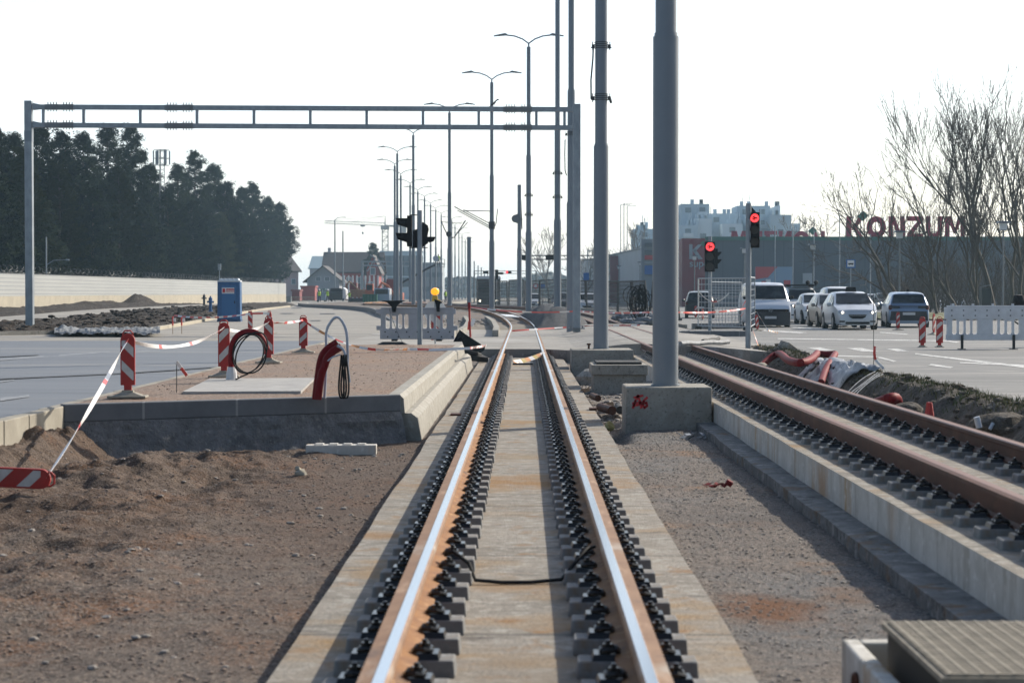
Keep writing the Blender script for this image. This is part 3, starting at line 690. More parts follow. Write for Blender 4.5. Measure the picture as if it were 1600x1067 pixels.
# slim lamp posts on the far left road
for px, Y, h, one, lab in [(523.5,330,13.8,True,'far slim street lamp left of the crane mast'), (536,330,12.0,False,'far slim pole without arm before the dark roofed house')]:
    t = thing('street_lamp', (at(px,470,Y).x, Y, .3), lab, 'street lamp')
    b = MB(); b.cyl((0,0,0), (0,0,h-.3), .14, .10, n=10); b.build('pole', M['galv'], t, smooth=True)
    if one:
        b = MB(); b.tube([(0,0,h-.3), (.5,0,h+.1), (1.2,0,h+.15)], .05, 6); b.build('lamp_arm', M['galv'], t)
        b = MB(); b.box((1.5,0,h+.15), (.7,.3,.1)); b.build('lamp_head', M['galvd'], t)
# second row of far slim masts on the left of the median (pairs seen near the lamp row)
for px, Y, ytop in [(747,430,415),(752,460,418),(757,500,424),(762,540,428),(741,400,408)]:
    t = at(px, ytop, Y); b = MB(); b.cyl((t.x, Y, .2), (t.x, Y, t.z), .12, n=6)
    tag(b.build('tram_mast', M['pole'], smooth=True, origin=(t.x,Y,.2)), 'very distant thin mast near the vanishing point of the tracks', 'mast', 'very distant thin masts')

# ================================================================ GANTRY
g = thing('sign_gantry', (-7.5, 74, .05), 'wide empty steel sign gantry spanning the left road on two legs', 'gantry')
xl, xr2 = at(46.5,460,74).x, at(901,460,74).x
def W(b, name, m, **k): return b.build(name, m, g, origin='world', **k)
zt = at(0,158,74).z; zr_top = at(900,163,74).z
b = MB(); b.bbox((xl-.14,73.86,.02), (xl+.14,74.14,zt)); W(b, 'leg', M['galv'], bevel=.02)
b = MB(); b.bbox((xl-.142,73.856,at(0,222,74).z), (xl+.142,74.142,at(0,205,74).z)); W(b, 'leg_band', M['pole'])
b = MB(); b.bbox((xr2-.14,73.86,.1), (xr2+.14,74.14,zr_top)); W(b, 'leg', M['galv'], bevel=.02)
for x, z in ((xl,.02),(xr2,.22)):
    b = MB(); b.bbox((x-.3,73.7,z), (x+.3,74.3,z+.04))
    for sx in (-1,1):
        for sy in (-1,1): b.cyl((x+sx*.22,74+sy*.22,z), (x+sx*.22,74+sy*.22,z+.12), .02, n=6)
    W(b, 'base_plate', M['galvd'])
def chord(yl_, yr_, name):
    a, c = at(52,yl_,74), at(895,yr_,74); b = MB(); h = .085
    b.prism([(a.x,73.9,a.z-h),(c.x,73.9,c.z-h),(c.x,73.9,c.z+h),(a.x,73.9,a.z+h)], (0,.2,0))
    b.prism([(a.x,73.88,a.z-.11),(a.x+.35,73.88,a.z-.07),(a.x+.35,73.88,a.z+.07),(a.x,73.88,a.z+.14)], (0,.24,0))
    W(b, name, M['galv'])
chord(167.5, 171.5, 'upper_chord'); chord(195.8, 200, 'lower_chord')
for px in (68,131,219.5,308,397,485,573,661,748,838,882):
    t_ = (px-52)/843; a = at(px,169.6+4*t_,74); c = at(px,193.8+4.2*t_,74)
    b = MB(); b.bbox((a.x-.05,73.93,c.z), (a.x+.05,74.05,a.z)); W(b, 'beam_upright', M['galv'])
for base in (75, 262, 791):
    for yy in (0, 28.3):
        b = MB()
        for k in range(8):
            px = base+k*4.4+(7 if k > 3 else 0); t_ = (px-52)/843; c = at(px,167.5+yy+4.2*t_,74)
            b.cyl((c.x,74,c.z-.16), (c.x,74,c.z+.19), .016, n=6); b.box((c.x,74,c.z+.11), (.045,.045,.03)); b.cyl((c.x,73.87,c.z-.03),(c.x,73.9,c.z-.03),.025,n=6)
        c = at(base+18,167.5+yy+4.2*(base-34)/843,74); b.bbox((c.x-.53,73.89,c.z-.095),(c.x+.53,74.11,c.z+.095))
        W(b, 'bolted_splice', M['galvd'])
b = MB(); c = at(770,166,74)
b.loft([[V((c.x+x, 74+w*cos(t*pi/3), c.z+z+h*sin(t*pi/3))) for t in range(6)] for x, z, w, h in ((-.16,-.06,.01,.01),(-.06,.03,.03,.02),(.04,.10,.055,.05),(.10,.16,.05,.055),(.13,.20,.032,.032),(.17,.235,.035,.035),(.21,.235,.02,.02),(.25,.225,.004,.004))])
b.cyl((c.x+.05,74,c.z+.08), (c.x+.06,74,c.z-.0), .006, n=4); b.cyl((c.x+.08,73.98,c.z+.08), (c.x+.09,73.98,c.z-.0), .006, n=4)
tag(b.build('bird', M['bird'], smooth=True, origin=tuple(c)), 'small dark bird perched on top of the gantry beam', 'bird')

# ================================================================ FOOTINGS AND CHAMBERS
b = MB(); b.bbox((1.42,27.05,-.6), (2.59,28.2,.24)); f1 = b.build('mast_footing', M['conc'], bevel=.02, origin=(2,27.6,-.6))
tag(f1, 'concrete block with red spray marks carrying the thickest mast', 'footing')
b = MB()
def stroke(pts, w=.032):
    P = [gz_plane(px, py, 27.045) for px, py in pts]
    for i in range(len(P)-1):
        a, c = P[i], P[i+1]; dd = (c-a); dd.normalize(); nn = V((-dd.z, 0, dd.x))*w/2; e = dd*w*.3
        b.prism([a-nn-e, c-nn+e, c+nn+e, a+nn-e], (0,.008,0))
def gz_plane(px, py, Y): return at(px, py, Y)
stroke([(989,637),(993,626),(997,618),(1000,628),(1002,637)]); stroke([(989,630),(1002,629)]); stroke([(991,621),(1004,618)], .028)
stroke([(1011,621),(1006,626),(1004,632),(1007,637),(1011,634),(1010,629),(1005,630)]); stroke([(990,634),(999,632)], .028)
o = b.build('spray_mark', M['spray'], f1, origin='world')
b = MB(); b.bbox((1.15,46.6,-.6), (2.6,48.4,.2)); tag(b.build('mast_footing', M['conc'], bevel=.02, origin=(2,47,-.6)), 'concrete block at the crossing edge carrying the clamped mast', 'footing')
ch = thing('cable_chamber', (1.55, 37, -.36), 'low concrete cable chamber with a black lid between the two mast blocks', 'cable chamber')
a, c = at(923,560,37.5), at(1010,560,37.5)
b = MB(); b.bbox((a.x,37,-.0), (c.x,38.5,.19)); b.build('top_ring', M['conc'], ch, bevel=.015, origin='world')
b = MB(); b.bbox((a.x+.04,37.06,-.5), (c.x-.03,38.4,-.0)); b.build('chamber_wall', M['conc'], ch, origin='world')
b = MB(); b.bbox((a.x+.10,37.25,.19), (c.x-.10,38.35,.235)); b.build('lid', M['rubber'], ch, bevel=.01, origin='world')
b = MB(); q = gz(926,598,-.3); b.ball((q.x,q.y,-.25), .28, n=8, jit=.12, sc3=(1.2,1,.9)); tag(b.build('concrete_lump', M['conc'], origin=tuple(q)), 'rounded concrete lump spilled left of the cable chamber', 'concrete lump')
# bottom right chamber with grate cover
q = thing('manhole', (2.05, 8.4, -.36), 'concrete manhole frame with a tan ribbed cover, closest to the viewer', 'manhole')
L0 = 1.52; Yb = 8.92; Yf = 7.62; zt_ = -.06
def chx(px, py, z): return gz(px, py, z)
b = MB(); b.bbox((1.53,6.4,-.6), (1.61,9.35,-.12)); b.bbox((1.61,9.25,-.6), (2.6,9.35,-.12)); b.build('concrete_frame', M['slabside'], q, bevel=.012, origin='world')
b = MB(); b.bbox((1.66,Yf+.02,-.5), (2.58,Yb-.03,.004)); b.build('lid_frame', M['black'], q, bevel=.01, origin='world')
b = MB(); b.bbox((1.64,Yf,.005), (2.60,Yb,.03))
for i in range(24): y = Yf+.04+i*.0528; b.box((2.12,y,.034), (.92,.030,.012))
for i in range(15): b.box((1.68+i*.062, (Yf+Yb)/2, .036), (.014, Yb-Yf-.04, .012))
b.build('ribbed_cover', M['grate'], q, origin='world')
b = MB(); b.tube([(1.52, 8.9+.05*cos(t), -.25+.05*sin(t)) for t in [i*2*pi/12 for i in range(13)]], .012, 6, caps=False); b.build('lifting_ring', M['rustdark'], q, origin='world')

# brick-like kerb stone lying in the pit
b = MB(); p = gz(533,711,-.33); b.box((p.x,p.y+.05,-.27), (.80,.22,.115), rot=(0,0,.03))
for k in range(4): b.box((p.x-.25+k*.16,p.y+.05,-.205), (.10,.14,.012), rot=(0,0,.03))
tag(b.build('loose_kerb_stone', M['slabside'], bevel=.01, origin=tuple(p)), 'pale cast kerb stone lying loose on the gravel below the platform', 'kerb stone')
b = MB(); p = gz(469,744,-.33); b.ball((p.x,p.y,-.30), .062, n=8, jit=.25, sc3=(1.1,.9,.75)); b.ball((p.x-.02,p.y+.01,-.26), .035, n=6, jit=.3); tag(b.build('foam_lump', M['wallb'], smooth=True, origin=tuple(p)), 'small cream coloured lump lying on the brown gravel', 'foam lump')
b = MB(); p = gz(82,702,-.28); b.box((p.x,p.y,-.22), (.17,.09,.045), rot=(0,.2,.4)); tag(b.build('wood_offcut', M['wood'], origin=tuple(p)), 'pale wood offcut lying below the kerb at the left', 'wood offcut')
b = MB(); p = gz(391,684,-.3); b.cyl((p.x-.09,p.y,-.26), (p.x+.09,p.y-.03,-.25), .045, n=12, caps=False); b.cyl((p.x-.08,p.y,-.26), (p.x+.08,p.y-.03,-.25), .038, n=12)
tag(b.build('pipe_offcut', M['redduct'], smooth=True, origin=tuple(p)), 'short dark red pipe offcut at the foot of the platform', 'pipe offcut')
# red crumpled scrap, yellow scrap, white scrap on the bed
b = MB(); p = gz(1121,761,-.33)
for k in range(9): b.box((p.x-.12+k*.03, p.y+.02*sin(k*2.), -.315+.012*sin(k*1.7)+k*.002), (.05,.045,.006), rot=(.5*sin(k*3),.5*cos(k*2.2),k*.7))
b.box((p.x+.11,p.y,-.29), (.06,.04,.05), rot=(.3,.5,.2)); tag(b.build('plastic_scrap', M['redduct'], origin=tuple(p)), 'crumpled red plastic scrap on the grey gravel', 'plastic scrap')
b = MB(); p = gz(1162,703,-.3); b.ball((p.x,p.y,-.30), .05, n=8, jit=.35, sc3=(1,.8,.7)); tag(b.build('dead_leaf', M['tapeo'], origin=tuple(p)), 'orange yellow leaf lying on the concrete ledge', 'leaf')
b = MB(); p = gz(1089,683,-.33)
for k in range(10): b.box((p.x-.22+k*.05, p.y+.05*sin(k*2.3), -.31+.02*cos(k*3)), (.09,.07,.008), rot=(.6*sin(k*3.1),.6*cos(k*2.2),k*.9))
tag(b.build('plastic_scrap', M['film'], origin=tuple(p)), 'clear torn plastic film lying in front of the red marked block', 'plastic scrap')
# debris in the trench beside the slab
items = [((912,612),(930,628),.075,'wood','sawn brown timber at the slab edge, nearest the trench end'), ((925,622),(952,640),.07,'rustdark','broken brown pipe lying in the trench beside the slab'),
         ((938,640),(968,652),.085,'rustdark','thick rusty pipe stub in the trench left of the red marked block'), ((952,634),(958,648),.06,'wood','short pale timber stub standing in the trench'),
         ((966,640),(970,662),.08,'rubber','dark rubber sleeve leaning against the red marked block')]
for (a_, c_, r, m_, lab) in items:
    b = MB(); p = gz(*a_, -.28); q2 = gz(*c_, -.30); 
    if (q2-p).length > .9: q2 = p+(q2-p).normalized()*.9
    if m_ == 'wood': dd = q2-p; b.box((p+q2)/2+V((0,0,.05)), (dd.length, .09, .07), rot=(.2,-.06,atan2(dd.y,dd.x)))
    else: b.cyl(p+V((0,0,.04)), q2+V((.02,0,.05)), r*.8, n=12, caps=True)
    tag(b.build('debris_piece', M[m_], smooth=(m_ != 'wood'), origin=tuple(p)), lab, 'debris')
b = MB(); p = gz(953,683-14,-.33); b.ball((p.x,p.y,-.30), .09, n=8, jit=.3, sc3=(.8,1,.8)); tag(b.build('yellow_foam', M['yellow'], origin=tuple(p)), 'yellow foam lump at the foot of the red marked block', 'foam lump')
b = MB(); b.bbox((1.02,30.0,-.26),(1.13,30.25,-.215)); tag(b.build('steel_plate', M['rustdark'], origin=(1.05,30.1,-.25)), 'dark flat steel offcut on the right edge of the middle slab', 'steel plate')
b = MB(); b.bbox((-1.03,28.7,-.249),(-.88,29.0,-.225)); tag(b.build('steel_plate', M['rustdark'], origin=(-1,28.8,-.25)), 'dark flat steel offcut on the left edge of the middle slab', 'steel plate')

# cable across the near track
p, q2 = gz(668,884,-.02), gz(960,872,-.02)
b = MB(); b.tube([(-.45,12.2,-.10), (-.40,12.15,-.07), (-.30,12.05,-.13), (-.26,12.0,-.225), (-.1,11.98,-.236), (.08,11.99,-.236), (.26,12.03,-.225), (.34,12.1,-.14), (.42,12.2,-.06), (.47,12.3,-.06)], .012, 8)
tag(b.build('bonding_cable', M['black'], smooth=True, origin=(0,12,-.25)), 'black cable lying across the slab between the two polished rails', 'cable')

# ================================================================ TRAFFIC LIGHTS
def visor(b, c, r, L, d, m):
    """half-tube hood around lens at c, pointing along d (unit, horizontal)"""
    d = V(d); sx = d.cross(V((0,0,1))).normalized(); n = 12; rings = []
    for q, (l0) in ((r, 1), (r-.008, 1)):
        inner = []; outer = []
        for i in range(n+1):
            a = -.25+(pi+.5)*i/n; off = sx*cos(a)*q+V((0,0,1))*sin(a)*q
            inner.append(V(c)+off); outer.append(V(c)+off+d*(L*(.45+.55*max(0, sin(a)))))
        rings.append((inner, outer))
    (i0, o0), (i1, o1) = rings
    for i in range(n):
        b.add([i0[i], i0[i+1], o0[i+1], o0[i]], [(0,1,2,3)], m); b.add([i1[i], i1[i+1], o1[i+1], o1[i]], [(3,2,1,0)], m)
        b.add([o0[i], o0[i+1], o1[i+1], o1[i]], [(0,1,2,3)], m)
def arrow(t, c, r, loc_d):
    """black left arrow just in front of the lens, facing -y"""
    x, y, z = c; b = MB(); w = r*.20
    b.prism([(x+r*.62,y,z-w),(x+r*.62,y,z+w),(x-r*.30,y,z+w),(x-r*.30,y,z-w)], (0,-.006,0))
    for s in (-1, 1): b.prism([(x-r*.72,y,z),(x-r*.58,y,z+s*w*1.2),(x+.05*r,y,z+s*r*.66),(x+r*.02,y,z+s*(r*.66-w*2.0))], (0,-.006,0))
    b.build('arrow', M['black'], t)
    b = MB(); 
def signal_head(t, cx, z0, sec, r, y0=0, lit=True, visL=.17):
    h = sec*3; w = r*2.5
    b = MB(); b.bbox((cx-w/2,y0-.02,z0), (cx+w/2,y0+.14,z0+h)); o = b.build('signal_housing', M['black'], t, bevel=.02)
    for i in range(3):
        zc = z0+sec*(i+.5); m = M['sigred'] if (i == 2 and lit) else M['lensoff']
        b = MB(); b.cyl((cx,y0-.02,zc), (cx,y0-.035,zc), r, n=20); b.build('lens', m, t, smooth=False)
        b = MB(); visor(b, (cx,y0-.02,zc), r+.012, visL, (0,-1,0), M['black']); b.build('visor', M['black'], t)
    if lit: arrow(t, (cx,y0-.037,z0+sec*2.5), r, None)
# right near signal
Y = 49; t = thing('traffic_light', (at(1169,546,Y).x, Y, .15), 'nearer traffic light on a full height pole, red left arrow lit', 'traffic light')
b = MB(); b.cyl((0,0,-.1), (0,0,3.58), .068, n=16); b.build('pole', M['galv'], t, smooth=True)
zc = at(0,341,Y).z-.15; signal_head(t, .145, zc+.14-.87, .29, .102, y0=-.02)
b = MB()   # side facing second head seen edge-on
b.prism([(.08,.18,zc-.75),(.22,.16,zc-.70),(.27,.16,zc-.55),(.26,.16,zc+.05),(.19,.16,zc+.17),(.08,.18,zc+.3)], (0,.14,0)); b.build('rear_housing', M['black'], t)
# far signal
Y = 80; bx = at(1109,512,Y).x; t = thing('traffic_light', (bx, Y, .03), 'farther traffic light behind the mesh fence, red left arrow lit', 'traffic light')
zc = at(0,385,Y).z-.03; b = MB(); b.cyl((.02,.15,0), (.02,.15,zc+.4), .07, n=12); b.build('pole', M['galv'], t, smooth=True)
signal_head(t, 0, zc-1.02, .40, .165, y0=0, visL=.2)
b = MB()
for k in range(2): z = zc-.35-k*.30; b.prism([(.20,.05,z-.1),(.36,.05,z-.04),(.48,.05,z+.11),(.46,.05,z+.13),(.30,.05,z+.12),(.20,.05,z+.16)], (0,.2,0))
b.box((.25,.15,zc-.5), (.14,.22,.8)); b.build('side_head', M['black'], t)
# left signal seen from behind
Y = 53; t = thing('traffic_light', (at(656,542,Y).x, Y, .1), 'traffic light seen from behind, black hooded heads both sides of pole', 'traffic light')
b = MB(); b.cyl((0,0,0), (0,0,at(0,329,Y).z-.1), .066, n=16); b.build('pole', M['galv'], t, smooth=True)
def pz(px, py): q = at(px, py, Y); return (q.x-t.location.x, q.z-t.location.z)
def poly(name, pts, y0, dy):
    b = MB(); b.prism([(pz(*p)[0], y0, pz(*p)[1]) for p in pts], (0,dy,0)); return b.build(name, M['black'], t)
poly('signal_housing', [(636,337),(643.5,337),(643.5,386),(636,385),(635,374),(636,362)], -.02, .24)
poly('signal_housing', [(645,360),(652,358),(652,388),(645,386)], .0, .2)
for dy in (0, 1):
    oy = dy*23
    b = MB(); A = pz(636,341+oy); B = pz(618,341+oy); C = pz(621,351+oy); D = pz(636,356+oy)
    # hood: an open half tube pointing left, tapering below
    rings = []
    for s_, e in ((0,0),(1,0)):
        pass
    n = 8
    for i in range(n):
        a0, a1 = pi*i/n-.0, pi*(i+1)/n; r = .12; cy = .10
        def P(a, end): 
            yy = cy-cos(a)*r; zz = sin(a)*r
            zc_ = (A[1]+D[1])/2-.02
            if not end: return V((A[0], yy, zc_+zz*1.0))
            return V((B[0]+(1-sin(a))*.10, yy, zc_+zz*1.0))
        b.add([P(a0,0),P(a1,0),P(a1,1),P(a0,1)], [(0,1,2,3)])
    b.prism([(A[0],.0,A[1]),(B[0],.0,B[1]),(C[0],.0,C[1]),(D[0],.0,D[1])], (0,.2,0))
    b.build('visor', M['black'], t)
poly('signal_housing', [(658,346),(662,348),(668,352),(669.5,358),(668,366),(667,371),(671,372),(668,380),(660,386),(658,386)], .0, .22)
poly('visor', [(667,370),(680.5,370),(677,377),(670,379)], .0, .22)
b = MB(); q0, q1 = pz(640,336), pz(656,336); b.bbox((q0[0],.05,q0[1]-.012), (q1[0],.08,q0[1]+.012)); q0, q1 = pz(640,387), pz(668,387); b.bbox((q0[0],.05,q0[1]-.012), (q1[0],.08,q0[1]+.012)); b.build('bracket', M['black'], t)

# ================================================================ BEACONS
def beacon(H=.78, W=.175, flip=1, base=True):
    """warning panel: base at z=0"""
    t = thing('warning_beacon', (0,0,0), 'x', 'beacon')
    z0, z1 = .15, H; r = W/2
    out = [(-W/2, z0), (W/2, z0), (W/2, z1-r)] + [(r*cos(a), z1-r+r*sin(a)) for a in [pi*i/10 for i in range(1,10)]] + [(-W/2, z1-r)]
    b = MB(); b.prism([(x, -.02, z) for x, z in out], (0,.04,0), M['red'])
    b.build('panel', M['red'], t, bevel=.006)
    b = MB(); e = .016; rect = [(-W/2+e, z0+.06), (W/2-e, z0+.06), (W/2-e, z1-r), (-W/2+e, z1-r)]
    a = radians(45); nx, nzz = flip*sin(a), cos(a); period = .215; k = -3
    for k in range(-3, 9):
        lo = z0+.05+k*period; P = clip_band(rect, nx, nzz, lo*.95, lo*.95+period*.38)
        if len(P) > 2:
            b.prism([(x, -.0235, z) for x, z in P], (0,.004,0)); b.prism([(x, .0195, z) for x, z in P], (0,.004,0))
    b.build('white_stripes', M['white'], t)
    b = MB(); b.box((0,0,.105), (.09,.045,.11)); b.build('post', M['red'], t)
    if base:
        b = MB(); b.box((0,0,.0125), (.46,.30,.025)); b.box((0,0,.045), (.36,.22,.04), tx=.45, ty=.5); b.box((0,0,.075), (.14,.10,.03)); b.build('foot', M['foot'], t, bevel=.006)
    b = MB(); b.tube([(-W*.34,0,z1-r*.5), (-W*.34,0,z1), (-W*.2,0,z1+.03), (W*.2,0,z1+.03), (W*.34,0,z1), (W*.34,0,z1-r*.5)], .010, 6); b.build('handle', M['red'], t)
    return t
bA = beacon(flip=1); bB = beacon(flip=-1)
B1 = gz(200,621,.25); B2 = gz(350,589,.25); B3 = gz(420,567,.25); B4 = gz(474,551,.25)
place(bA, B1, 'nearest standing red and white beacon, on the left kerb of the platform', .05, True)
place(bB, B2, 'beacon beside the red duct hoop on the platform', .1, True, scale=(1,1,1.06))
place(bA, B3, 'beacon behind the hoop of black cable on the platform', -.05, scale=(1,1,1.05))
place(bB, B4, 'beacon in the middle of the platform kerb, nearest the traffic light', 0, scale=(1.05,1,.98))
for px, py, lab, sc_, fl, rot in [(391,519,'small distant beacon right of the portable toilet, tape tied on it', 1, bA, .2), (421,521,'small distant beacon behind the platform, just beside the hoop beacon', 1, bA, -.4),
        (1441,545,'left beacon of the close pair standing before the white barrier', 1.02, bB, 0), (1468,545,'right beacon of the close pair, touching the white barrier edge', 1.02, bB, -.2),
        (1403,516,'beacon in front of the left rear wheel of the blue car', .9, bB, .2), (1459,523,'beacon in front of the right rear wheel of the blue car', .95, bB, .9),
        (1184,517,'leaning beacon in front of the white van', .8, bB, .5), (1087,498,'beacon behind the left end of the mesh fence', .95, bB, .3), (1098,500,'second beacon behind the left end of the mesh fence', .8, bB, .9)]:
    zf_ = .1 if px < 800 else .08; p = gz(px, py, zf_); 
    if p.y > 60 and px > 800: p = gz(px, py, zr(0, p.y))
    o = place(fl, p, lab, rot, scale=(sc_, 1, sc_))
    if 'leaning' in lab: o.rotation_euler = (0, -.12, .5)
# lying beacon, lower left
lt = copy_tree(bA); lt['label'] = 'beacon lying tipped over at the lower left, tape tied to its end'
p = at(76,746,17.3); lt.location = (p.x-.76, p.y, p.z+.02); lt.rotation_euler = (0, radians(90)+.045, 0); lt.scale = (1.0, 1, 1.0)
for ch_ in lt.children: pass
# ================================================================ TAPES
zt1 = B1+V((0,-.03,.70)); zt2 = B2+V((0,-.03,.74)); zt3 = B3+V((0,-.03,.74)); zt4 = B4+V((0,-.03,.70))
ribbon('barrier_tape', sag(p+V((0,-.03,.02)), zt1, .05, 10), .045, 'white tape strung from the tipped beacon up to the nearest standing beacon', mats=('tapew',)*9+('taper',), per=1, twist=1.0)
ribbon('barrier_tape', sag(zt1, zt2, .17, 16), .05, 'white tape sagging between the nearest beacon and the hoop beacon', mats=('tapew',)*9+('taper',), per=1, twist=.9)
ribbon('barrier_tape', sag(zt2, zt3, .10, 12), .05, 'white tape between the two beacons beside the duct hoop', mats=('tapew',), twist=.9)
ribbon('barrier_tape', sag(zt3, zt4, .03, 12), .05, 'white tape between the cable hoop beacon and the last platform beacon', mats=('tapew','tapew','taper'), per=2, twist=1)
e1 = gz(600,549,.3)+V((0,0,.03)); e2 = gz(775,541,.1)
ribbon('barrier_tape', sag(zt4, e1, .16, 20)+[gz(640,547,.27)+V((0,0,.02)), gz(700,546,.27)], .055, 'red, white and orange tape drooping from the last platform beacon to the gravel', mats=('taper','tapew','tapeo','tapew'), per=2, twist=1.3)
ribbon('barrier_tape', [gz(670,547,.30), gz(735,544,.34), gz(760,540,.2)], .06, 'white tape end lying over the far end of the platform kerb', mats=('tapew','tapew','taper'), per=2)
Yt = 82
ribbon('barrier_tape', sag(at(735,479.5,Yt), at(905,486,75), .12, 24)+sag(at(905,486,75), at(1023,487.5,60), .05, 12)[1:]+sag(at(1060,488,60), at(1165,482,70), .06, 12), .055, 'long red and white tape stretched across behind the tall masts', mats=('taper','taper','tapew','taper'), per=2)
ribbon('barrier_tape', sag(gz(800,517,.06), gz(905,510,.2), .0, 8)+[gz(1000,508,.3)], .06, 'red tape lying along the far edge of the crossing', mats=('taper','taper','tapew'), per=2)
ribbon('barrier_tape', sag(at(272,493,70), at(391,490,64), .1, 12)+[at(421,489.5,64)], .06, 'pink and white tape strung in front of the blue portable toilet', mats=('taper','tapew'), per=2)
for px, ya, yb, yt, Y, lab in [(1365,493,577,575,None,'thin rod stuck in the verge with red tape wound near its foot'), (276,566,613,None,None,'thin stake on the platform with a red and white tape flag')]:
    p = gz(px, yb, .13 if px > 800 else .25); top = at(px, ya if px < 800 else 459, p.y)
    b = MB(); b.cyl(p, top, .006, n=6, m=M['wire'])
    o = b.build('marker_stake', M['wire'], origin=tuple(p)); tag(o, lab, 'stake')
    if px > 800: ribbon('tape_flag', [at(1367,541,p.y-.02), at(1366,552,p.y-.03), at(1368,562,p.y-.02), at(1375,570,p.y-.1), at(1381,576,p.y-.2)], .05, 'red tape tail hanging off the thin rod at the road edge', mats=('taper','tapew','taper'), per=2)
    else: ribbon('tape_flag', [at(276,565,p.y-.02), at(283,575,p.y-.03), at(292,587,p.y-.03)], .05, 'red and white tape flag fluttering on the platform stake', mats=('tapew','taper','taper'), per=1)
for px, lab in [(270,'red topped marker rod before the soil strip, left one'), (284,'red topped marker rod before the soil strip, right one')]:
    p = gz(px, 522, .1); b = MB(); b.cyl(p, p+V((0,0,.55)), .012, n=6, m=M['wood']); b.cyl(p+V((0,0,.3)), p+V((0,0,.62)), .028, n=6, m=M['taper']); b.box(p+V((.06,0,.5)), (.1,.02,.12), m=M['tapew']) 
    tag(b.build('marker_stake', origin=tuple(p)), lab, 'stake')
p = gz(735,527,.05); q2 = at(733,478,p.y)
b = MB(); b.cyl(p, q2, .035, n=8, m=M['red']); b.box(p+V((.08,0,.5)), (.12,.02,.25), m=M['tapew'], rot=(0,.4,0)); b.box(p+V((-.06,0,.4)), (.06,.02,.3), m=M['taper'], rot=(0,.1,0)); b.cyl(q2-V((0,0,.1)), q2+V((0,0,.12)), .05, n=8, m=M['redduct'])
tag(b.build('marker_post', origin=tuple(p)), 'red post wrapped in loose tape, right of the grey barrier', 'marker post')
# ================================================================ BARRIERS
def barrier(label, loc, rz_, m, style=0):
    """2.1 m plastic safety barrier; x along, base z=0 at panel bottom"""
    t = thing('plastic_barrier', loc, label, 'barrier', None, rz_)
    Wd, H = 2.12, .92; b = MB(); y0, y1 = -.03, .03
    def B(x0, z0, x1, z1, e=0): b.bbox((x0-Wd/2, y0-e, z0), (x1-Wd/2, y1+e, z1))
    def slots(x0, x1, zlo, zhi):   # an opening: leave it, fill around elsewhere
        pass
    zb, zt_ = (.34, .74) if style == 0 else (.20, .58)
    B(.04, .05, Wd-.04, zb, .002); B(.0, zt_, Wd, H-.04); B(.06, H-.04, Wd-.06, H)
    open_ = [(.20,.31),(.37,.48),(.54,.65),(.71,.82),(1.22,1.33),(1.40,1.51),(1.58,1.69),(1.76,1.87)]
    xs_ = [.06]+[v for p_ in open_ for v in p_]+[Wd-.06]
    for i in range(0, len(xs_), 2): B(xs_[i], zb-.002, xs_[i+1], zt_+.002, -.001)
    # rounded slot ends
    for i, (a, c) in enumerate(open_):
        if i in (1, 6): B(a, zt_-.05, c, zt_+.001, -.002)
        for zz, sg in ((zt_, -1), (zb, 1)):
            for xx, sx in ((a, 1), (c, -1)):
                b.prism([(xx-Wd/2, -.027, zz), (xx-Wd/2+sx*.035, -.027, zz), (xx-Wd/2, -.027, zz+sg*.035)], (0,.054,0))
    B(-.06, .30, .06, .42, -.004) if style == 0 else B(-.02, .45, .05, .55)
    B(Wd-.06, .30, Wd+.05, .42, -.004); B(-.07, zt_+.02, .02, H-.05, -.004) if style == 0 else None
    b.build('panel', m, t, bevel=.012)
    for x in [.18+.295*k for k in range(7)]:
        for z in ((.25, .12) if style == 0 else (H-.12, H-.25)):
            q = MB(); q.cyl((x-Wd/2+(.07 if z < .2 else 0), -.036, z), (x-Wd/2+(.07 if z < .2 else 0), -.045, z), .02, n=8); q.build('bolt_hole', M['black'] if style == 0 else M['galvd'], t)
    if style == 0:
        for x in (-.62, .60):
            q = MB(); q.box((x,0,.025), (.16,.40,.05)); q.build('foot', M['rubber'], t, bevel=.01)
        q = MB()
        for k in range(6): q.box((.10+.0*k,0,0), (.001,.001,.001))
    else:
        q = MB()
        for x in (.22,.72,1.22,1.72): q.bbox((x-Wd/2-.03,-.012,H-.01),(x-Wd/2+.03,.012,H+.05))
        q.build('lug', m, t)
        for x in (-.62, .68):
            q = MB(); q.box((x,-.05,.0), (.06,.05,.38)); q.build('leg', M['rubber'], t); q = MB(); q.box((x,-.02,-.175), (.10,.5,.03)); q.build('foot', M['rubber'], t)
    return t
Y = 54.6; p = at(652,534,Y)
gb = barrier('grey white plastic barrier behind the left traffic light pole', (p.x, Y, p.z+.02), 0, M['barr'], 0)
Y = 50; p = at(1541,541,Y)
wb = barrier('bright white plastic barrier on two short black legs at the right', (p.x, Y, .30), .02, M['barrw'], 1)
for k, (pts_, lab) in enumerate([([(699,484),(714,487),(726,493),(732,501),(728,509),(716,515),(703,518)], 'curved pale kerb ring just right of the grey barrier'), ([(748,491),(760,494),(771,501),(776,510),(774,516)], 'curved pale kerb left of the bending rails')]):
    P = [gz(px, py, .22) for px, py in pts_]; b = MB(); rings = []
    for i, p in enumerate(P):
        t_ = (P[min(i+1,len(P)-1)]-P[max(0,i-1)]).normalized(); n_ = V((t_.y,-t_.x,0))*.11; rings.append([p-n_-V((0,0,.35)), p-n_, p+n_, p+n_-V((0,0,.35))])
    b.loft(rings); tag(b.build('kerb', M['platconc'], origin=tuple(P[0])), lab, 'kerb')
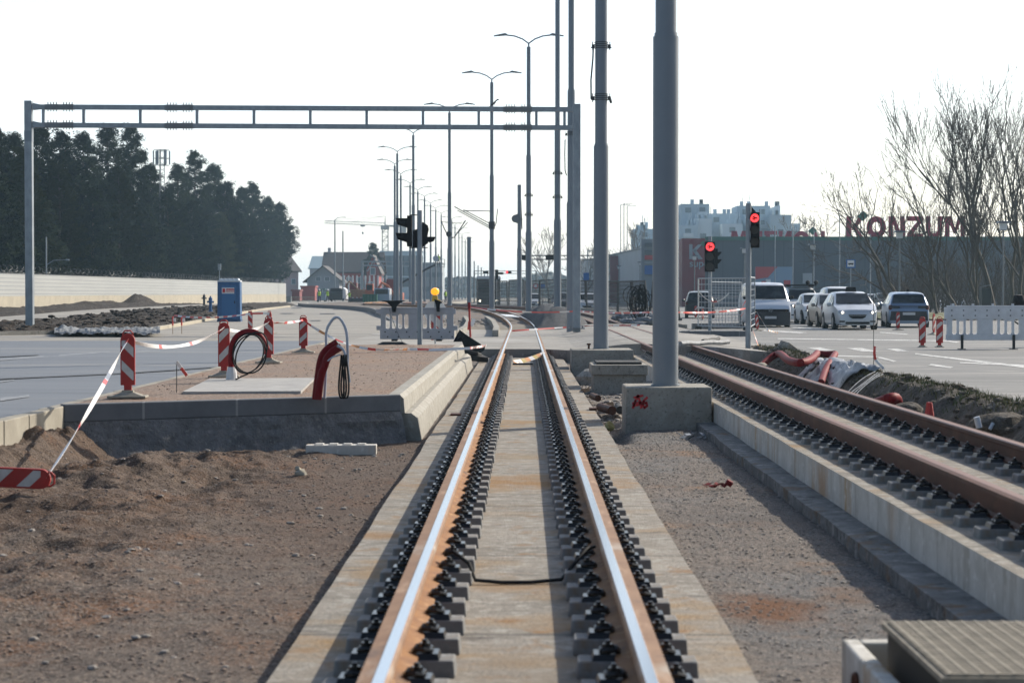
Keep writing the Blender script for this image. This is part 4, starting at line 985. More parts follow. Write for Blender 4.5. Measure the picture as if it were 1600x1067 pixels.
# black lamp-foot cones standing on the barrier
for px, w, lab in [(615,.34,'wide black funnel shaped lamp base turned upside down on the grey barrier'), (684,.17,'narrow black funnel shaped piece on the grey barrier below the amber lamp')]:
    c = at(px, 482, 54.5); b = MB(); z = c.z
    if px == 615: b.prism([(c.x-w,54.45,z+.215),(c.x+w,54.45,z+.22),(c.x+w*.55,54.45,z+.16),(c.x+.09,54.45,z+.06),(c.x+.05,54.45,z-.10),(c.x-.03,54.45,z-.10),(c.x-.06,54.45,z+.05),(c.x-w*.5,54.45,z+.16)], (0,.10,0))
    else: b.prism([(c.x-w*.6,54.45,z+.26),(c.x-w*.2,54.45,z+.24),(c.x+w*.8,54.45,z+.17),(c.x+.06,54.45,z+.12),(c.x+.05,54.45,z-.09),(c.x-.03,54.45,z-.09),(c.x-.05,54.45,z+.1)], (0,.10,0))
    tag(b.build('lamp_base', M['black'], origin=(c.x,54.5,z)), lab, 'lamp base')
# round sign with amber lamp behind the barrier
Y = 56.5; p = at(680,536,Y); t = thing('road_sign', (p.x, Y, .1), 'back of a round white road sign with an amber lamp, behind the barrier', 'road sign')
zc = at(680,487,Y).z-.1; b = MB(); R_ = .32; b.prism([(R_*cos(a),0,zc+R_*sin(a)) for a in [2*pi*i/28 for i in range(28)]], (0,.02,0)); b.build('sign_disc', M['signwhite'], t)
b = MB(); b.cyl((0,-.03,0), (0,-.03,zc+.3), .02, n=8); b.build('post', M['galv'], t)
zl_ = at(681,455,Y).z-.1; b = MB(); b.lathe((0,-.09,zl_), [(.04,-.11),(.095,-.085),(.118,-.03),(.118,.025),(.09,.07),(.03,.095)], 12); b.build('lamp_lens', M['amber'], t, smooth=True)
b = MB(); b.box((0,-.09,zl_-.20), (.18,.12,.16), tx=.8); b.build('lamp_housing', M['amberd'], t, bevel=.01)
b = MB(); b.box((.10,-.05,zl_-.28), (.1,.02,.07)); b.box((-.22,-.03,zc+.05), (.05,.01,.08), m=M['amberd']); b.build('sticker', M['red'], t)
# striped board seen through the barrier
b = MB(); c = at(683,500,56.0); q = at(683,478+30,56.0)
b.bbox((c.x-.17,56,q.z-.42), (c.x+.17,56.03,q.z+.35), M['white'])
for k in range(3): 
    P = clip_band([(-.17,-.42),(.17,-.42),(.17,.35),(-.17,.35)], .707, .707, -.5+k*.33, -.36+k*.33)
    if len(P) > 2: b.prism([(c.x+x, 55.995, q.z+z) for x, z in P], (0,.004,0), M['red'])
tag(b.build('striped_board', origin=(c.x,56,q.z-.4)), 'red and white striped board showing through the slots of the grey barrier', 'warning board')
# black rubber bases and sheet near the barrier
p = gz(612,543,.1); b = MB(); b.box((p.x,p.y+.3,.17), (1.15,.6,.15), tx=.45, ty=.5); tag(b.build('rubber_slab', M['rubber'], bevel=.02, origin=tuple(p)), 'flat black rubber base in front of the grey barrier', 'rubber slab')
b = MB(); P = [(735,515),(757,541),(760,546),(755,548),(727,541),(713,536)]; Y = 52.5
b.prism([at(x,y,Y+(.25 if i in (0,) else 0)) for i,(x,y) in enumerate([(718,515),(727,522),(758,542),(757,547),(748,553),(728,550),(722,534),(708,534)])], (0,.04,0))
tag(b.build('bent_plate', M['black'], origin=tuple(at(735,550,Y))), 'bent black plate propped between the platform end and the track', 'bent plate')
b = MB(); c = at(742,556,51.5); b.box((c.x,51.3,-.12), (.55,.7,.14), rot=(.1,.1,.3)); b.box((c.x-.1,51.2,.0), (.5,.5,.1), rot=(-.1,.2,-.2)); tag(b.build('rubber_block', M['rubber'], bevel=.03, origin=(c.x,51.3,-.2)), 'black rubber blocks piled in the gap at the platform end', 'rubber block')
b = MB(); q0 = at(608,470+12,54.4); q1 = at(632,540,53.9); b.tube(sag(q0,q1,.1,8), .007, 5); tag(b.build('loose_cable', M['wire'], origin=tuple(q1)), 'thin dark cable hanging down the front of the grey barrier', 'cable')
b = MB(); c = gz(697,475,.5)
# orange and white tape roll between the rails at the crossing edge
b = MB(); P = [gz(798,568,-.2), gz(836,570,-.2), gz(850,556,-.1), gz(846,552,-.1), gz(832,563,-.2), gz(800,563,-.2)]
ribbon('barrier_tape', sag(at(803,567,49.6)+V((0,0,0)), at(852,552,50.5), .02, 8), .13, 'yellow orange tape loop lying between the rails before the crossing', mats=('tapeo','tapew','yellow'), per=1, twist=.9)
b = MB(); b.bbox((-.25,49.45,-.245),(.25,49.62,-.21)); tag(b.build('rubber_strip', M['black'], origin=(0,49.5,-.25)), 'black strip lying across the slab just before the crossing', 'rubber strip')
# white sheet lying on the curved track, debris boards
p = gz(795,495,.25); b = MB(); b.box((at(796,495,108).x,108,.34), (.75,2.2,.03), rot=(.05,.05,.2)); tag(b.build('loose_board', M['signwhite'], origin=(p.x,108,.3)), 'pale board lying on the left rail where the track curves away', 'board')
# white wrapped pipe on the crossing
for (a_, c_, r, m_, lab) in [((1063,541),(1138,538),.06,'film','white film wrapped pipe lying on the right end of the crossing'), ((1098,536),(1123,532),.05,'rubber','dark timber lying behind the white wrapped pipe')]:
    zz = .25; p, q = gz(*a_, zz), gz(*c_, zz); b = MB(); b.tube([p.lerp(q, k/6)+V((0,0,r+.012*sin(k*2.2))) for k in range(7)], r, 10); tag(b.build('wrapped_pipe' if m_ == 'film' else 'timber', M[m_], smooth=True, origin=tuple(p)), lab, 'pipe' if m_ == 'film' else 'timber')
p = gz(920,545,.2); b = MB(); b.cyl(p, p+V((0,0,.09)), .025, n=8); b.cyl(p+V((0,0,.09)), p+V((0,0,.13)), .05, n=8); tag(b.build('anchor_bolt', M['rustdark'], origin=tuple(p)), 'short rusty anchor bolt standing on the concrete block at the crossing edge', 'anchor bolt')

# ================================================================ DUCTS ON THE PLATFORM
def dtube(name, pts, r, m, label, cat, n=14, open_=True, per=None):
    b = MB(); b.tube(pts, r, n, caps=False)
    if open_: b.tube([pts[-1], V(pts[-1])+(V(pts[-1])-V(pts[-2]))*.001], r*.8, n, M['black'] if False else None)
    o = b.build(name, M[m], smooth=True, origin=tuple(pts[0])); return tag(o, label, cat)
def spline(P, k=6):
    P = [V(p) for p in P]; out = []
    for i in range(len(P)-1):
        p0, p1, p2, p3 = P[max(i-1,0)], P[i], P[i+1], P[min(i+2,len(P)-1)]
        for j in range(k):
            t = j/k; out.append(.5*((2*p1)+(-p0+p2)*t+(2*p0-5*p1+4*p2-p3)*t*t+(-p0+3*p1-3*p2+p3)*t**3))
    out.append(P[-1]); return out
def pp(Y, *pts): return [at(x, y, Y) for x, y in pts]
base = gz(362,595,.25); Y = base.y
dtube('duct', spline(pp(Y,(362,596),(361,560),(363,538),(372,524),(386,518),(400,520),(410,530),(418,546))), .042, 'redduct', 'dark red duct bent into a hoop at the left of the platform', 'duct')
b = MB(); b.lathe(base, [(.085,-.02),(.075,.12),(.055,.2)], 12); tag(b.build('duct_collar', M['pipew'], origin=tuple(base)), 'pale collar around the foot of the red duct hoop', 'collar')
for k, (cx_, cy_, rx, ry) in enumerate([(390,552,26,31),(388,553,24,30),(393,551,25,32)]):
    b = MB(); b.tube([at(cx_+rx*cos(a+.2*k), cy_+ry*sin(a), Y-.05-.04*k) for a in [2*pi*i/36 for i in range(37)]], .011, 6, caps=False)
    tag(b.build('cable_coil', M['black'], smooth=True, origin=tuple(at(390,583,Y))), 'loop of black cable hanging from the red duct hoop', 'cable', 'black cable loops on the duct hoop')
b = MB(); b.tube(pp(Y-.1,(388,584),(378,588),(368,593)), .011, 6); tag(b.build('loose_cable', M['black'], origin=tuple(at(388,584,Y))), 'loose black cable end at the foot of the duct hoop', 'cable')
base = gz(494,622,.25); Y = base.y
for (dx, dy_, lab) in [(0,0,'taller red duct of the pair rising by the dark platform kerb'), (6,7,'lower red duct of the pair rising by the dark platform kerb')]:
    yq = Y+(.12 if dx == 0 else 0)
    dtube('duct', spline(pp(yq,(493+dx*.6,624),(497+dx*.7,590),(501+dx,565+dy_),(506+dx,552+dy_),(515+dx,543+dy_*.8),(527+dx,535+dy_))), .047, 'redduct', lab, 'duct')
    b = MB(); e = at(527+dx,535+dy_,yq); f_ = at(522+dx,538+dy_,yq); b.cyl(f_, e+(e-f_)*.02, .040, n=12); tag(b.build('duct_plug', M['black'], origin=tuple(e)), 'black opening plug in the end of the '+lab.split(' rising')[0], 'plug')
dtube('hose', spline(pp(Y+.25,(507,622),(510,560),(510,520),(517,503),(525,496),(533,500),(541,518),(543,545),(543,570))), .017, 'hose', 'grey hose arching high over the pair of red ducts', 'hose')
dtube('hose', spline(pp(Y-.05,(527,540),(536,546),(541,560),(544,580),(546,597))), .016, 'hose', 'blue grey hose hanging out of the taller red duct', 'hose')
for k, px in enumerate((533.5, 537, 541)):
    b = MB(); b.tube([at(px+3.2*cos(a)+1.5*sin(a*2), 588+34*sin(a), Y-.08-.03*k) for a in [2*pi*i/30 for i in range(31)]], .012, 6, caps=False)
    tag(b.build('cable_coil', M['black'], smooth=True, origin=tuple(at(px,622,Y))), 'narrow loop of black cable hanging from the pair of red ducts', 'cable', 'black cable loops on the duct pair')
b = MB(); b.tube(spline(pp(Y-.1,(512,564),(520,558),(532,554))), .010, 6); tag(b.build('loose_cable', M['hose'], origin=tuple(at(512,564,Y))), 'short white cable end sticking out left of the duct pair', 'cable')

# ducts on the right bank
def bk(px, py, z): return gz(px, py, z)
dtube('duct', spline([bk(1190,572,0.0),bk(1203,560,.15),bk(1218,553,.25),bk(1232,563,.22),bk(1250,567,.22),bk(1266,562,.25),bk(1277,552,.28)]), .075, 'redduct', 'winding red duct on the bank left of the plastic film', 'duct')
dtube('duct', spline([bk(1277,552,.28),bk(1290,554,.26),bk(1304,553,.28)]), .07, 'redduct', 'short red duct piece linking the two ducts on the bank', 'duct')
dtube('duct', spline([bk(1305,553,.30),bk(1297,566,.22),bk(1289,580,.10),bk(1283,598,-.05)]), .065, 'redduct', 'red duct running down over the plastic film to the rail', 'duct')
dtube('duct', spline([bk(1370,629,.02),bk(1388,623,.10),bk(1400,622,.10),bk(1404,634,-.02)]), .07, 'redduct', 'red duct elbow emerging from the bank behind the far rail', 'duct')
b = MB(); p = bk(1452,650,.0); b.lathe(p, [(.05,-.1),(.06,0),(.035,.17)], 8); tag(b.build('duct_stub', M['red'], origin=tuple(p)), 'small pinkish red stub standing on the bank near the far rail', 'duct stub')
b = MB(); p = bk(1530,668,.0); b.cyl(p, p+V((-.03,0,.12)), .035, n=10); b.cyl(p+V((.12,0,-.02)), p+V((.16,.02,.05)), .02, n=6); tag(b.build('pipe_stub', M['hose'], origin=tuple(p)), 'pale grey pipe stub in the bank near the right edge', 'pipe stub')
# plastic film draped on the bank
def zb_(x, y): return bank(x, y)
film_spec = [(1255,562,1322,610,'wrinkled clear plastic film draped over the bank between the red ducts')]
b = MB(); nx2, ny2 = 40, 22; vs = []
for j in range(ny2+1):
    for i in range(nx2+1):
        u, v = i/nx2, j/ny2; x = 5.0+1.05*u; y = 33.6+5.4*v+.3*sin(u*5)
        z = zb_(x, y)+.035+.05*abs(nz(x*1.2, y, 3.2, 2))+.035*sin(y*15+3*nz(x, y, 2))+.03
        vs.append((x, y, z))
n = nx2+1; b.add(vs, [(j*n+i, j*n+i+1, (j+1)*n+i+1, (j+1)*n+i) for j in range(ny2) for i in range(nx2) if nz(vs[j*n+i][0], vs[j*n+i][1], 1.3, 5) > -.32])
o = b.build('plastic_film', M['film'], smooth=True, origin=(5.3,40,0)); sm = o.modifiers.new('thickness','SOLIDIFY'); sm.thickness = .006
tag(o, film_spec[0][4], 'plastic film')
b = MB()
for k in range(4):
    p = V((5.12+.02*k, 30.6+.35*k, -.05)); q = V((5.8+.02*k, 32.0+.35*k, .22)); b.tube(sag(p, q, -.04+.02*(k % 3), 8), .007, 5)
tag(b.build('strap_bundle', M['film'], origin=(5.3,37,0)), 'bundle of pale plastic straps trailing over the bank beside the film', 'straps', kind='stuff')
b = MB(); p = bk(1232,548,.25); b.box((p.x, p.y, .26), (.40,.36,.24), rot=(.15,.55,.5)); tag(b.build('concrete_chunk', M['conc'], bevel=.02, origin=tuple(p)), 'grey concrete chunk tilted on the bank by the road edge', 'concrete chunk')
b = MB(); p = bk(1189,575,.0); b.ball((p.x,p.y,.0), .17, n=8, jit=.2, sc3=(1,.7,.7)); tag(b.build('dirty_sack', M['foot'], smooth=True, origin=tuple(p)), 'dirty pale sack under the winding red duct', 'sack')
for k, (px, py, r, lab) in enumerate([(1345,590,.13,'large rounded clay lump in the bank below the thin rod'), (1420,640,.18,'broad clay lump in the bank right of the red elbow'), (1560,668,.30,'biggest clay boulder of the bank near the right edge'), (1505,640,.18,'clay lump high in the bank near the right edge')]):
    p = bk(px, py, -.02); b = MB(); b.ball((0,0,0), r, n=14, jit=.06, sc3=(1.2,1.3,.55))
    b.v = [tuple(V(v)*(1+.28*nz(v[0]+k, v[1]+v[2], 3, k))+V((p.x,p.y,p.z))) for v in b.v]
    tag(b.build('clay_lump', M['bank'], smooth=True, origin=tuple(p)), lab, 'clay lump')

# ================================================================ PORTABLE TOILET, HYDRANTS, RAGS
Y = 101; c = at(359,503,Y); t = thing('portable_toilet', (c.x, Y, .11), 'blue portable toilet with a pale ribbed roof on the left roadway', 'portable toilet', None, .06)
w, h = .58, 1.98
b = MB(); b.box((0,0,h/2+.08), (w*2,1.15,h-.05), tx=.97, ty=.97); b.build('cabin', M['bluep'], t, bevel=.03)
b = MB(); b.box((0,0,.05), (w*2.06,1.2,.10)); b.build('skid', mat('dark_blue_plastic', (.012,.06,.16), .6), t)
b = MB(); b.box((0,-.58,1.0), (.72,.03,1.68)); b.build('door', mat('blue_door_plastic', (.02,.12,.30), .45), t, bevel=.01)
b = MB(); b.box((0,0,h+.08), (w*2.0,1.15,.08)); b.box((0,0,h+.16), (w*1.75,1.0,.10), taper=.8)
for k in range(5): b.cyl((-.42+.21*k,-.5,h+.15), (-.42+.21*k,.5,h+.15), .07, n=8)
b.build('roof', M['toiletroof'], t)
b = MB(); b.box((-.03,-.60,1.58), (.62,.012,.30)); b.build('sign_plate', M['signwhite'], t)
b = MB(); b.box((-.24,-.61,1.58), (.13,.008,.20)); b.box((.08,-.61,1.64), (.40,.008,.07)); b.box((.08,-.61,1.54), (.42,.008,.045)); b.build('sign_mark', M['signred'], t)
b = MB(); b.box((.3,-.61,1.0), (.05,.03,.12)); b.build('door_handle', M['black'], t)
def hyd(px, py, Y, s, m, lab):
    c = at(px, py, Y); b = MB(); b.lathe((c.x,Y,c.z), [(.16*s,0),(.16*s,.05*s),(.10*s,.07*s),(.10*s,.55*s),(.15*s,.58*s),(.15*s,.66*s),(.12*s,.72*s),(.13*s,.85*s),(.05*s,.93*s),(.05*s,1.0*s)], 12)
    b.cyl((c.x-.22*s,Y,c.z+.62*s), (c.x+.22*s,Y,c.z+.62*s), .06*s, n=8)
    tag(b.build('hydrant', m, smooth=True, origin=tuple(c)), lab, 'hydrant')
hyd(329,487,104,.82,M['bluep'],'light blue hydrant left of the portable toilet')
hyd(319,477,140,.80,M['wire'],'dark slim post left of the blue hydrant')
b = MB(); nx2, ny2 = 120, 18; vs = []
for j in range(ny2+1):
    for i in range(nx2+1):
        u, v = i/nx2, j/ny2; px = 85+165*u; py = 515+14*v-3*(u < .3)+2.5*nz(u*9, v*3, 1.2, 3)
        Yq = 71-6*v; q = at(px, 525, Yq); x = q.x
        z = zl(x, Yq)+.13+.13*sin(pi*v)*(.4+1.3*nz(x, Yq, 1.1, 7))+.07*nz(x, Yq, 5.5, 2); vs.append((x, Yq, z))
n = nx2+1; b.add(vs, [(j*n+i, j*n+i+1, (j+1)*n+i+1, (j+1)*n+i) for j in range(ny2) for i in range(nx2)])
tag(b.build('geotextile_heap', M['geot'], smooth=True, origin=(-14,69,.1)), 'crumpled grey white sheeting heaped along the kerb by the left gantry leg', 'sheeting')

# ================================================================ NOISE WALL
wx0, wy0, wx1, wy1 = at(0,490,148).x, 148, at(447,470,333).x, 333
dv = V((wx1-wx0, wy1-wy0, 0)).normalized(); p0 = V((wx0, wy0, 0))-dv*45; p1 = V((wx1, wy1, 0))
nv = V((dv.y, -dv.x, 0))
t = thing('noise_wall', tuple(p0), 'long white panelled wall with a cream plinth along the pine trees', 'wall')
def wall_piece(z0a, z1a, z0b, z1b, w, name, m):
    b = MB(); L = (p1-p0).length; N_ = 30
    for i in range(N_):
        a, c = p0+dv*L*i/N_, p0+dv*L*(i+1)/N_; f0, f1 = i/N_, (i+1)/N_
        za0, za1 = z0a+(z0b-z0a)*f0, z1a+(z1b-z1a)*f0; zb0, zb1 = z0a+(z0b-z0a)*f1, z1a+(z1b-z1a)*f1
        b.prism([a+V((0,0,za0)), c+V((0,0,zb0)), c+V((0,0,zb1)), a+V((0,0,za1))], -nv*w)
    return b.build(name, m, t, origin='world')
zA1 = 3.05+(3.05-3.33)*.24
wall_piece(1.32, 3.0, 1.55, 3.32, .12, 'panel', M['wallp'])
wall_piece(-.3, 1.315, -.1, 1.545, .16, 'plinth', M['wallb'])
wall_piece(3.005, 3.06, 3.325, 3.38, .16, 'coping', M['wire'])
b = MB(); L = (p1-p0).length; pts = []; K = int(L/.16)
random.seed(3)
for rep in range(2):
    pts = []
    for i in range(K):
        a = i*.55+rep; f = i/K; c = p0+dv*L*f+V((0,0,3.35+.32*f+rep*.05)); pts.append(c+nv*(.26*cos(a))+V((0,0,.28*sin(a)))+dv*.25*random.uniform(-1,1))
    b.tube(pts, .014, 3, caps=False)
o = b.build('razor_wire', M['wire'], origin=tuple(p0)); tag(o, 'coils of dark razor wire running along the top of the white wall', 'razor wire')
b = MB(); c = at(343,455,255); b.cyl((c.x,255,3.2),(c.x,255,5.2),.05,n=6); b.box((c.x,255,5.0),(.4,.3,.8)); tag(b.build('camera_post', M['galv'], origin=(c.x,255,3.2)), 'pale device on a short post above the far part of the wall', 'camera post')
for px, Y, lab in [(100,170,'thin lamp post with an arm among the pines behind the wall')]:
    c = at(px,425,Y); b = MB(); x = c.x-1.5; b.cyl((x,Y,0),(x,Y,6.4),.06,n=6); b.tube([(x,Y,4.0),(x+.6,Y,4.4),(x+1.7,Y,4.45)],.03,5); b.box((x+1.8,Y,4.45),(.3,.15,.12),m=None)
    tag(b.build('street_lamp', M['galv'], origin=(x,Y,0)), lab, 'street lamp')
# ================================================================ VEHICLES
ST_HATCH = [(0,.40,.80),(.02,.52,.90),(.10,.60,.96),(.20,.66,1),(.38,.955,1),(.50,1.0,1),(.72,.985,1),(.86,.93,.97),(.95,.66,.94),(.99,.60,.90),(1,.42,.86)]
ST_VAN = [(0,.30,.90),(.015,.42,.96),(.06,.52,.99),(.13,.60,1),(.26,.94,1),(.34,.99,1),(.6,1.0,1),(.9,.99,1),(.975,.95,.98),(.995,.5,.97),(1,.35,.95)]
ST_SUV = [(0,.42,.84),(.02,.54,.93),(.12,.60,.98),(.24,.64,1),(.38,.95,1),(.5,1.0,1),(.78,.985,1),(.90,.95,.98),(.97,.64,.96),(.99,.58,.93),(1,.42,.90)]
def car(name, label, L, W_, H, st, paint, lights=True, rearview=False, dark_bumper=False, wi=(3,4), ri=(7,8), group=None, cat='car', simple=False, gh=.76, grille='bar'):
    t = thing(name, (0,0,0), label, cat, group)
    zb = .19; w = W_/2
    def sec(tt, top, wf):
        y = -L/2+L*tt; zt_ = top*H; belt = min(zt_-.03, .63*H if top > .7 else zt_-.03); ww = w*wf
        cab = top > .8
        g = gh if cab else .90
        P = [(ww*.90,zb),(ww*.99,zb+.10),(ww,.40*H if zt_ > .45*H else zt_*.8),(ww*.975,belt),(ww*g,zt_-(.07 if cab else .015)),(ww*g*.86,zt_-.012),(ww*.4,zt_+.006)]
        R = [V((x,y,z)) for x,z in P]; Lf = [V((-x,y,z)) for x,z in reversed(P)]
        return R+Lf
    rings = [sec(*s) for s in st]
    b = MB(); b.loft(rings); b.build('body', paint, t, smooth=True, sharp=42)
    def S(i, k): return rings[i][k]
    def panel(name, q, m, off=.012, ins=.0):
        q = [V(p) for p in q]; c = sum(q, V())/len(q); q = [c+(p-c)*(1-ins) for p in q]
        nrm = (q[1]-q[0]).cross(q[-1]-q[0]).normalized()
        out = c-V((0,0,H*.5)); 
        if nrm.dot(out) < 0: nrm = -nrm
        bb_ = MB(); bb_.prism([p+nrm*(off-.01) for p in q], nrm*.01); return bb_.build(name, m, t)
    a, c = rings[wi[0]], rings[wi[1]]
    za, zc_ = a[6].z, c[6].z
    A = V((a[4].x*.93, a[6].y, a[6].z)); C = V((c[4].x*.93, c[6].y, c[6].z))
    lo = A.lerp(C, .06); hi = A.lerp(C, .93)
    panel('windscreen', [lo, hi, V((-hi.x,hi.y,hi.z)), V((-lo.x,lo.y,lo.z))], M['glass'], .022)
    a, c = rings[ri[0]], rings[ri[1]]
    A = V((a[4].x*.90, a[6].y, a[6].z)); C = V((c[3].x*.84, c[6].y, c[6].z)); lo = A.lerp(C, .12); hi = A.lerp(C, .85)
    panel('rear_window', [lo, hi, V((-hi.x,hi.y,hi.z)), V((-lo.x,lo.y,lo.z))], M['glass'], .022)
    # side windows
    i0, i1 = wi[1], ri[0]
    def sp(i, k, f, sgn):   # point between belt and roof edge at station i
        p = rings[i][3].lerp(rings[i][4], f); return V((p.x*sgn, p.y, p.z))
    mid = (i0+i1)//2
    for sgn in (1, -1):
        segs = [(i0, mid), (mid, i1)]
        for (u, v) in segs:
            dy = .05; q = [sp(u,0,.12,sgn)+V((0,dy,0)), sp(v,0,.12,sgn)-V((0,dy,0)), sp(v,0,.86,sgn)-V((0,dy,0)), sp(u,0,.86,sgn)+V((0,dy,0))]
            panel('side_window', q, M['glass'], .012)
        q = [V((sgn*rings[wi[0]][3].x, rings[wi[0]][3].y+.35*(rings[wi[1]][3].y-rings[wi[0]][3].y), rings[wi[1]][3].z+.02)), V((sgn*rings[wi[1]][3].x, rings[wi[1]][3].y-.04, rings[wi[1]][3].z+.02)), sp(wi[1],0,.80,sgn)-V((0,.06,0))]
        panel('side_window', q, M['glass'], .01)
        # mirrors
        y = rings[wi[0]][3].y+.30*(rings[wi[1]][3].y-rings[wi[0]][3].y)
        bb_ = MB(); bb_.ball((sgn*(w+.10), y+.05, .66*H), .10, n=8, sc3=(1.05,.55,.85)); bb_.box((sgn*(w+.0),y+.05,.63*H),(.1,.05,.04)); bb_.build('mirror', M['black'] if dark_bumper else paint, t, smooth=True)
    # wheels
    R_ = .315 if H < 1.8 else .34
    for sgn in (1, -1):
        for f in (.185, .80):
            y = -L/2+L*f
            bb_ = MB(); bb_.cyl((sgn*(w+.004),y,R_+.02), (sgn*(w-.10),y,R_+.02), R_+.06, n=20); bb_.build('wheel_arch', M['black'], t)
            bb_ = MB(); bb_.cyl((sgn*(w+.012),y,R_), (sgn*(w-.20),y,R_), R_, n=20); wl = bb_.build('wheel', M['tyre'], t, bevel=.02)
            if not simple: bb_ = MB(); bb_.cyl((sgn*(w+.016),y,R_), (sgn*(w-.02),y,R_), R_*.62, n=14); bb_.build('rim', M['alloy'], wl)
    yf_ = -L/2
    # front
    fw = w*st[0][2]
    for sgn in (1, -1):
        bb_ = MB(); hx = sgn*w*.70; hz_ = st[1][1]*H-.10; bb_.ball((hx, yf_+.09, hz_), .12, n=10, sc3=(1.35,.85,.72)); bb_.build('headlight', M['headoff'], t, smooth=True)
        if lights: bb_ = MB(); bb_.ball((hx-sgn*.01, yf_-.002, hz_-.005), .055, n=8, sc3=(1,.6,.8)); bb_.build('lamp', M['headl'], t, smooth=True)
        bb_ = MB(); bb_.ball((sgn*w*.86, L/2-.07, .56*H), .11, n=8, sc3=(.9,.7,1.2)); bb_.build('tail_light', M['tail'], t, smooth=True)
    bb_ = MB()
    if dark_bumper:
        bb_.box((0,yf_-.005,.33*H*.5+.06), (W_*.93,.09,.30*H)); bb_.build('bumper', M['trimb'], t, bevel=.03)
        bb_ = MB(); bb_.box((0,yf_-.012,.375*H), (W_*.86,.06,.055*H)); bb_.build('grille', M['black'], t)
        bb_ = MB(); P = [V((.075*cos(a),yf_-.048,.385*H+.075*sin(a))) for a in [2*pi*i/18 for i in range(19)]]; bb_.tube(P, .008, 5, caps=False)
        bb_.tube([P[1]+V((-.115,0,.03)),V((-.03,yf_-.048,.385*H-.05)),V((0,yf_-.048,.385*H+.01)),V((.03,yf_-.048,.385*H-.05)),V((.045,yf_-.048,.385*H+.05))], .007, 4); bb_.build('badge', M['alloy'], t)
    else:
        if grille != 'none':
            bb_.prism([(-w*.42,yf_-.012,.40*H),(w*.42,yf_-.012,.40*H),(w*.36,yf_-.012,.33*H),(w*.22,yf_-.012,.29*H),(-w*.22,yf_-.012,.29*H),(-w*.36,yf_-.012,.33*H)], (0,.05,0)); bb_.build('grille', M['black'], t)
            bb_ = MB(); bb_.box((0,yf_-.018,.375*H), (w*.80,.02,.02)); bb_.build('grille_bar', M['alloy'], t)
        else:
            bb_.box((0,yf_-.01,.36*H), (w*.5,.02,.02)); bb_.build('grille_bar', M['alloy'], t)
        bb_ = MB(); bb_.box((0,yf_-.004,.18*H), (w*1.1,.05,.06*H)); bb_.build('lower_intake', M['black'], t)
        for sgn in (1,-1): bb_ = MB(); bb_.box((sgn*w*.70,yf_+.03,.22*H), (.22,.08,.06)); bb_.build('fog_recess', M['black'], t)
    bb_ = MB(); bb_.box((0,yf_-.055,.20*H+.04 if dark_bumper else .245*H), (.52,.012,.11)); pl_ = bb_.build('number_plate', M['plate'], t)
    if not simple:
        for sgn in (1,-1):
            bb_ = MB(); bb_.tube([(sgn*.05+.25*sgn,rings[wi[0]][6].y-.02,za+.02),(sgn*.1-.3*sgn,rings[wi[0]][6].y+.08,za+.07)], .009, 4); bb_.build('wiper', M['black'], t)
    bb_ = MB(); bb_.box((0,0,.21), (W_*.86,L*.94,.06)); bb_.build('underbody', M['black'], t)
    # rear
    if rearview:
        bb_ = MB(); bb_.prism([(-w*.84,L/2+.004,.46*H),(w*.84,L/2+.004,.46*H),(w*.90,L/2+.004,.20*H),(-w*.90,L/2+.004,.20*H)], (0,.03,0)); bb_.build('rear_bumper', M['trimb'], t)
        bb_ = MB(); bb_.box((0,L/2+.02,.60*H), (W_*.86,.03,.03)); bb_.build('light_bar', M['trimb'], t)
        for sgn in (1,-1): bb_ = MB(); bb_.box((sgn*w*.66,L/2-.0,.58*H), (.42,.06,.10)); bb_.build('tail_light', M['trimb'], t, bevel=.01)
        bb_ = MB(); bb_.box((0,L/2+.05,.39*H), (.54,.02,.12)); bb_.build('number_plate', M['plate'], t)
        bb_ = MB(); bb_.prism([(.05,L/2-.9,H+.0),(.05,L/2-.6,H+.0),(.05,L/2-.62,H+.12)], (-.1,0,0)); bb_.build('fin_antenna', M['black'], t)
    else:
        bb_ = MB(); bb_.box((0,L/2+.0,.26*H), (W_*.9,.06,.14*H)); bb_.build('rear_bumper', M['trimb'] if dark_bumper else paint, t)
    return t
def put(t, px, Y, L, rz_=0, z=None):
    c = at(px, 480, Y); zz = zr(0, Y) if z is None else z
    # Y is the end nearest to the camera
    t.location = (c.x, Y+L/2*cos(rz_), zz); t.rotation_euler = (0,0,rz_)
v = car('delivery_van', 'pale blue white van with a dark bumper, leftmost in the waiting queue', 4.9, 1.88, 2.0, ST_VAN, M['vanpaint'], dark_bumper=True, cat='van', gh=.82, wi=(3,4), ri=(8,9)); put(v, 1204, 88, 4.9)
v = car('parked_car', 'silver taxi hatchback with a dark roof sign, front of the waiting queue', 4.3, 1.80, 1.58, ST_HATCH, M['silver']); put(v, 1340, 82, 4.3)
b = MB(); b.box((.02,-.30,1.67), (.46,.16,.20), tx=.85); b.build('taxi_sign', M['black'], v, bevel=.02)
v = car('parked_car', 'taupe grey car mostly hidden behind the silver taxi', 4.2, 1.78, 1.50, ST_HATCH, M['greycar'], lights=False); put(v, 1311, 88.6, 4.2)
v = car('parked_car', 'small rounded white car with round headlights behind the taupe car', 3.6, 1.64, 1.52, [(0,.40,.74),(.03,.52,.86),(.12,.62,.94),(.22,.68,.98),(.40,.95,1),(.5,1,1),(.7,.98,1),(.84,.90,.97),(.95,.62,.92),(.99,.55,.88),(1,.4,.82)], M['whitecar'], grille='none'); put(v, 1281, 97, 3.6)
v = car('parked_car', 'white estate car with a roof rack, between the van and small white car', 4.5, 1.82, 1.82, ST_SUV, M['whitecar']); put(v, 1259, 103, 4.5)
b = MB()
for y in (-.5,.6): b.box((0,y,1.93), (1.6,.06,.05))
for x in (-.6,.6): b.box((x,.05,1.88), (.05,1.7,.05))
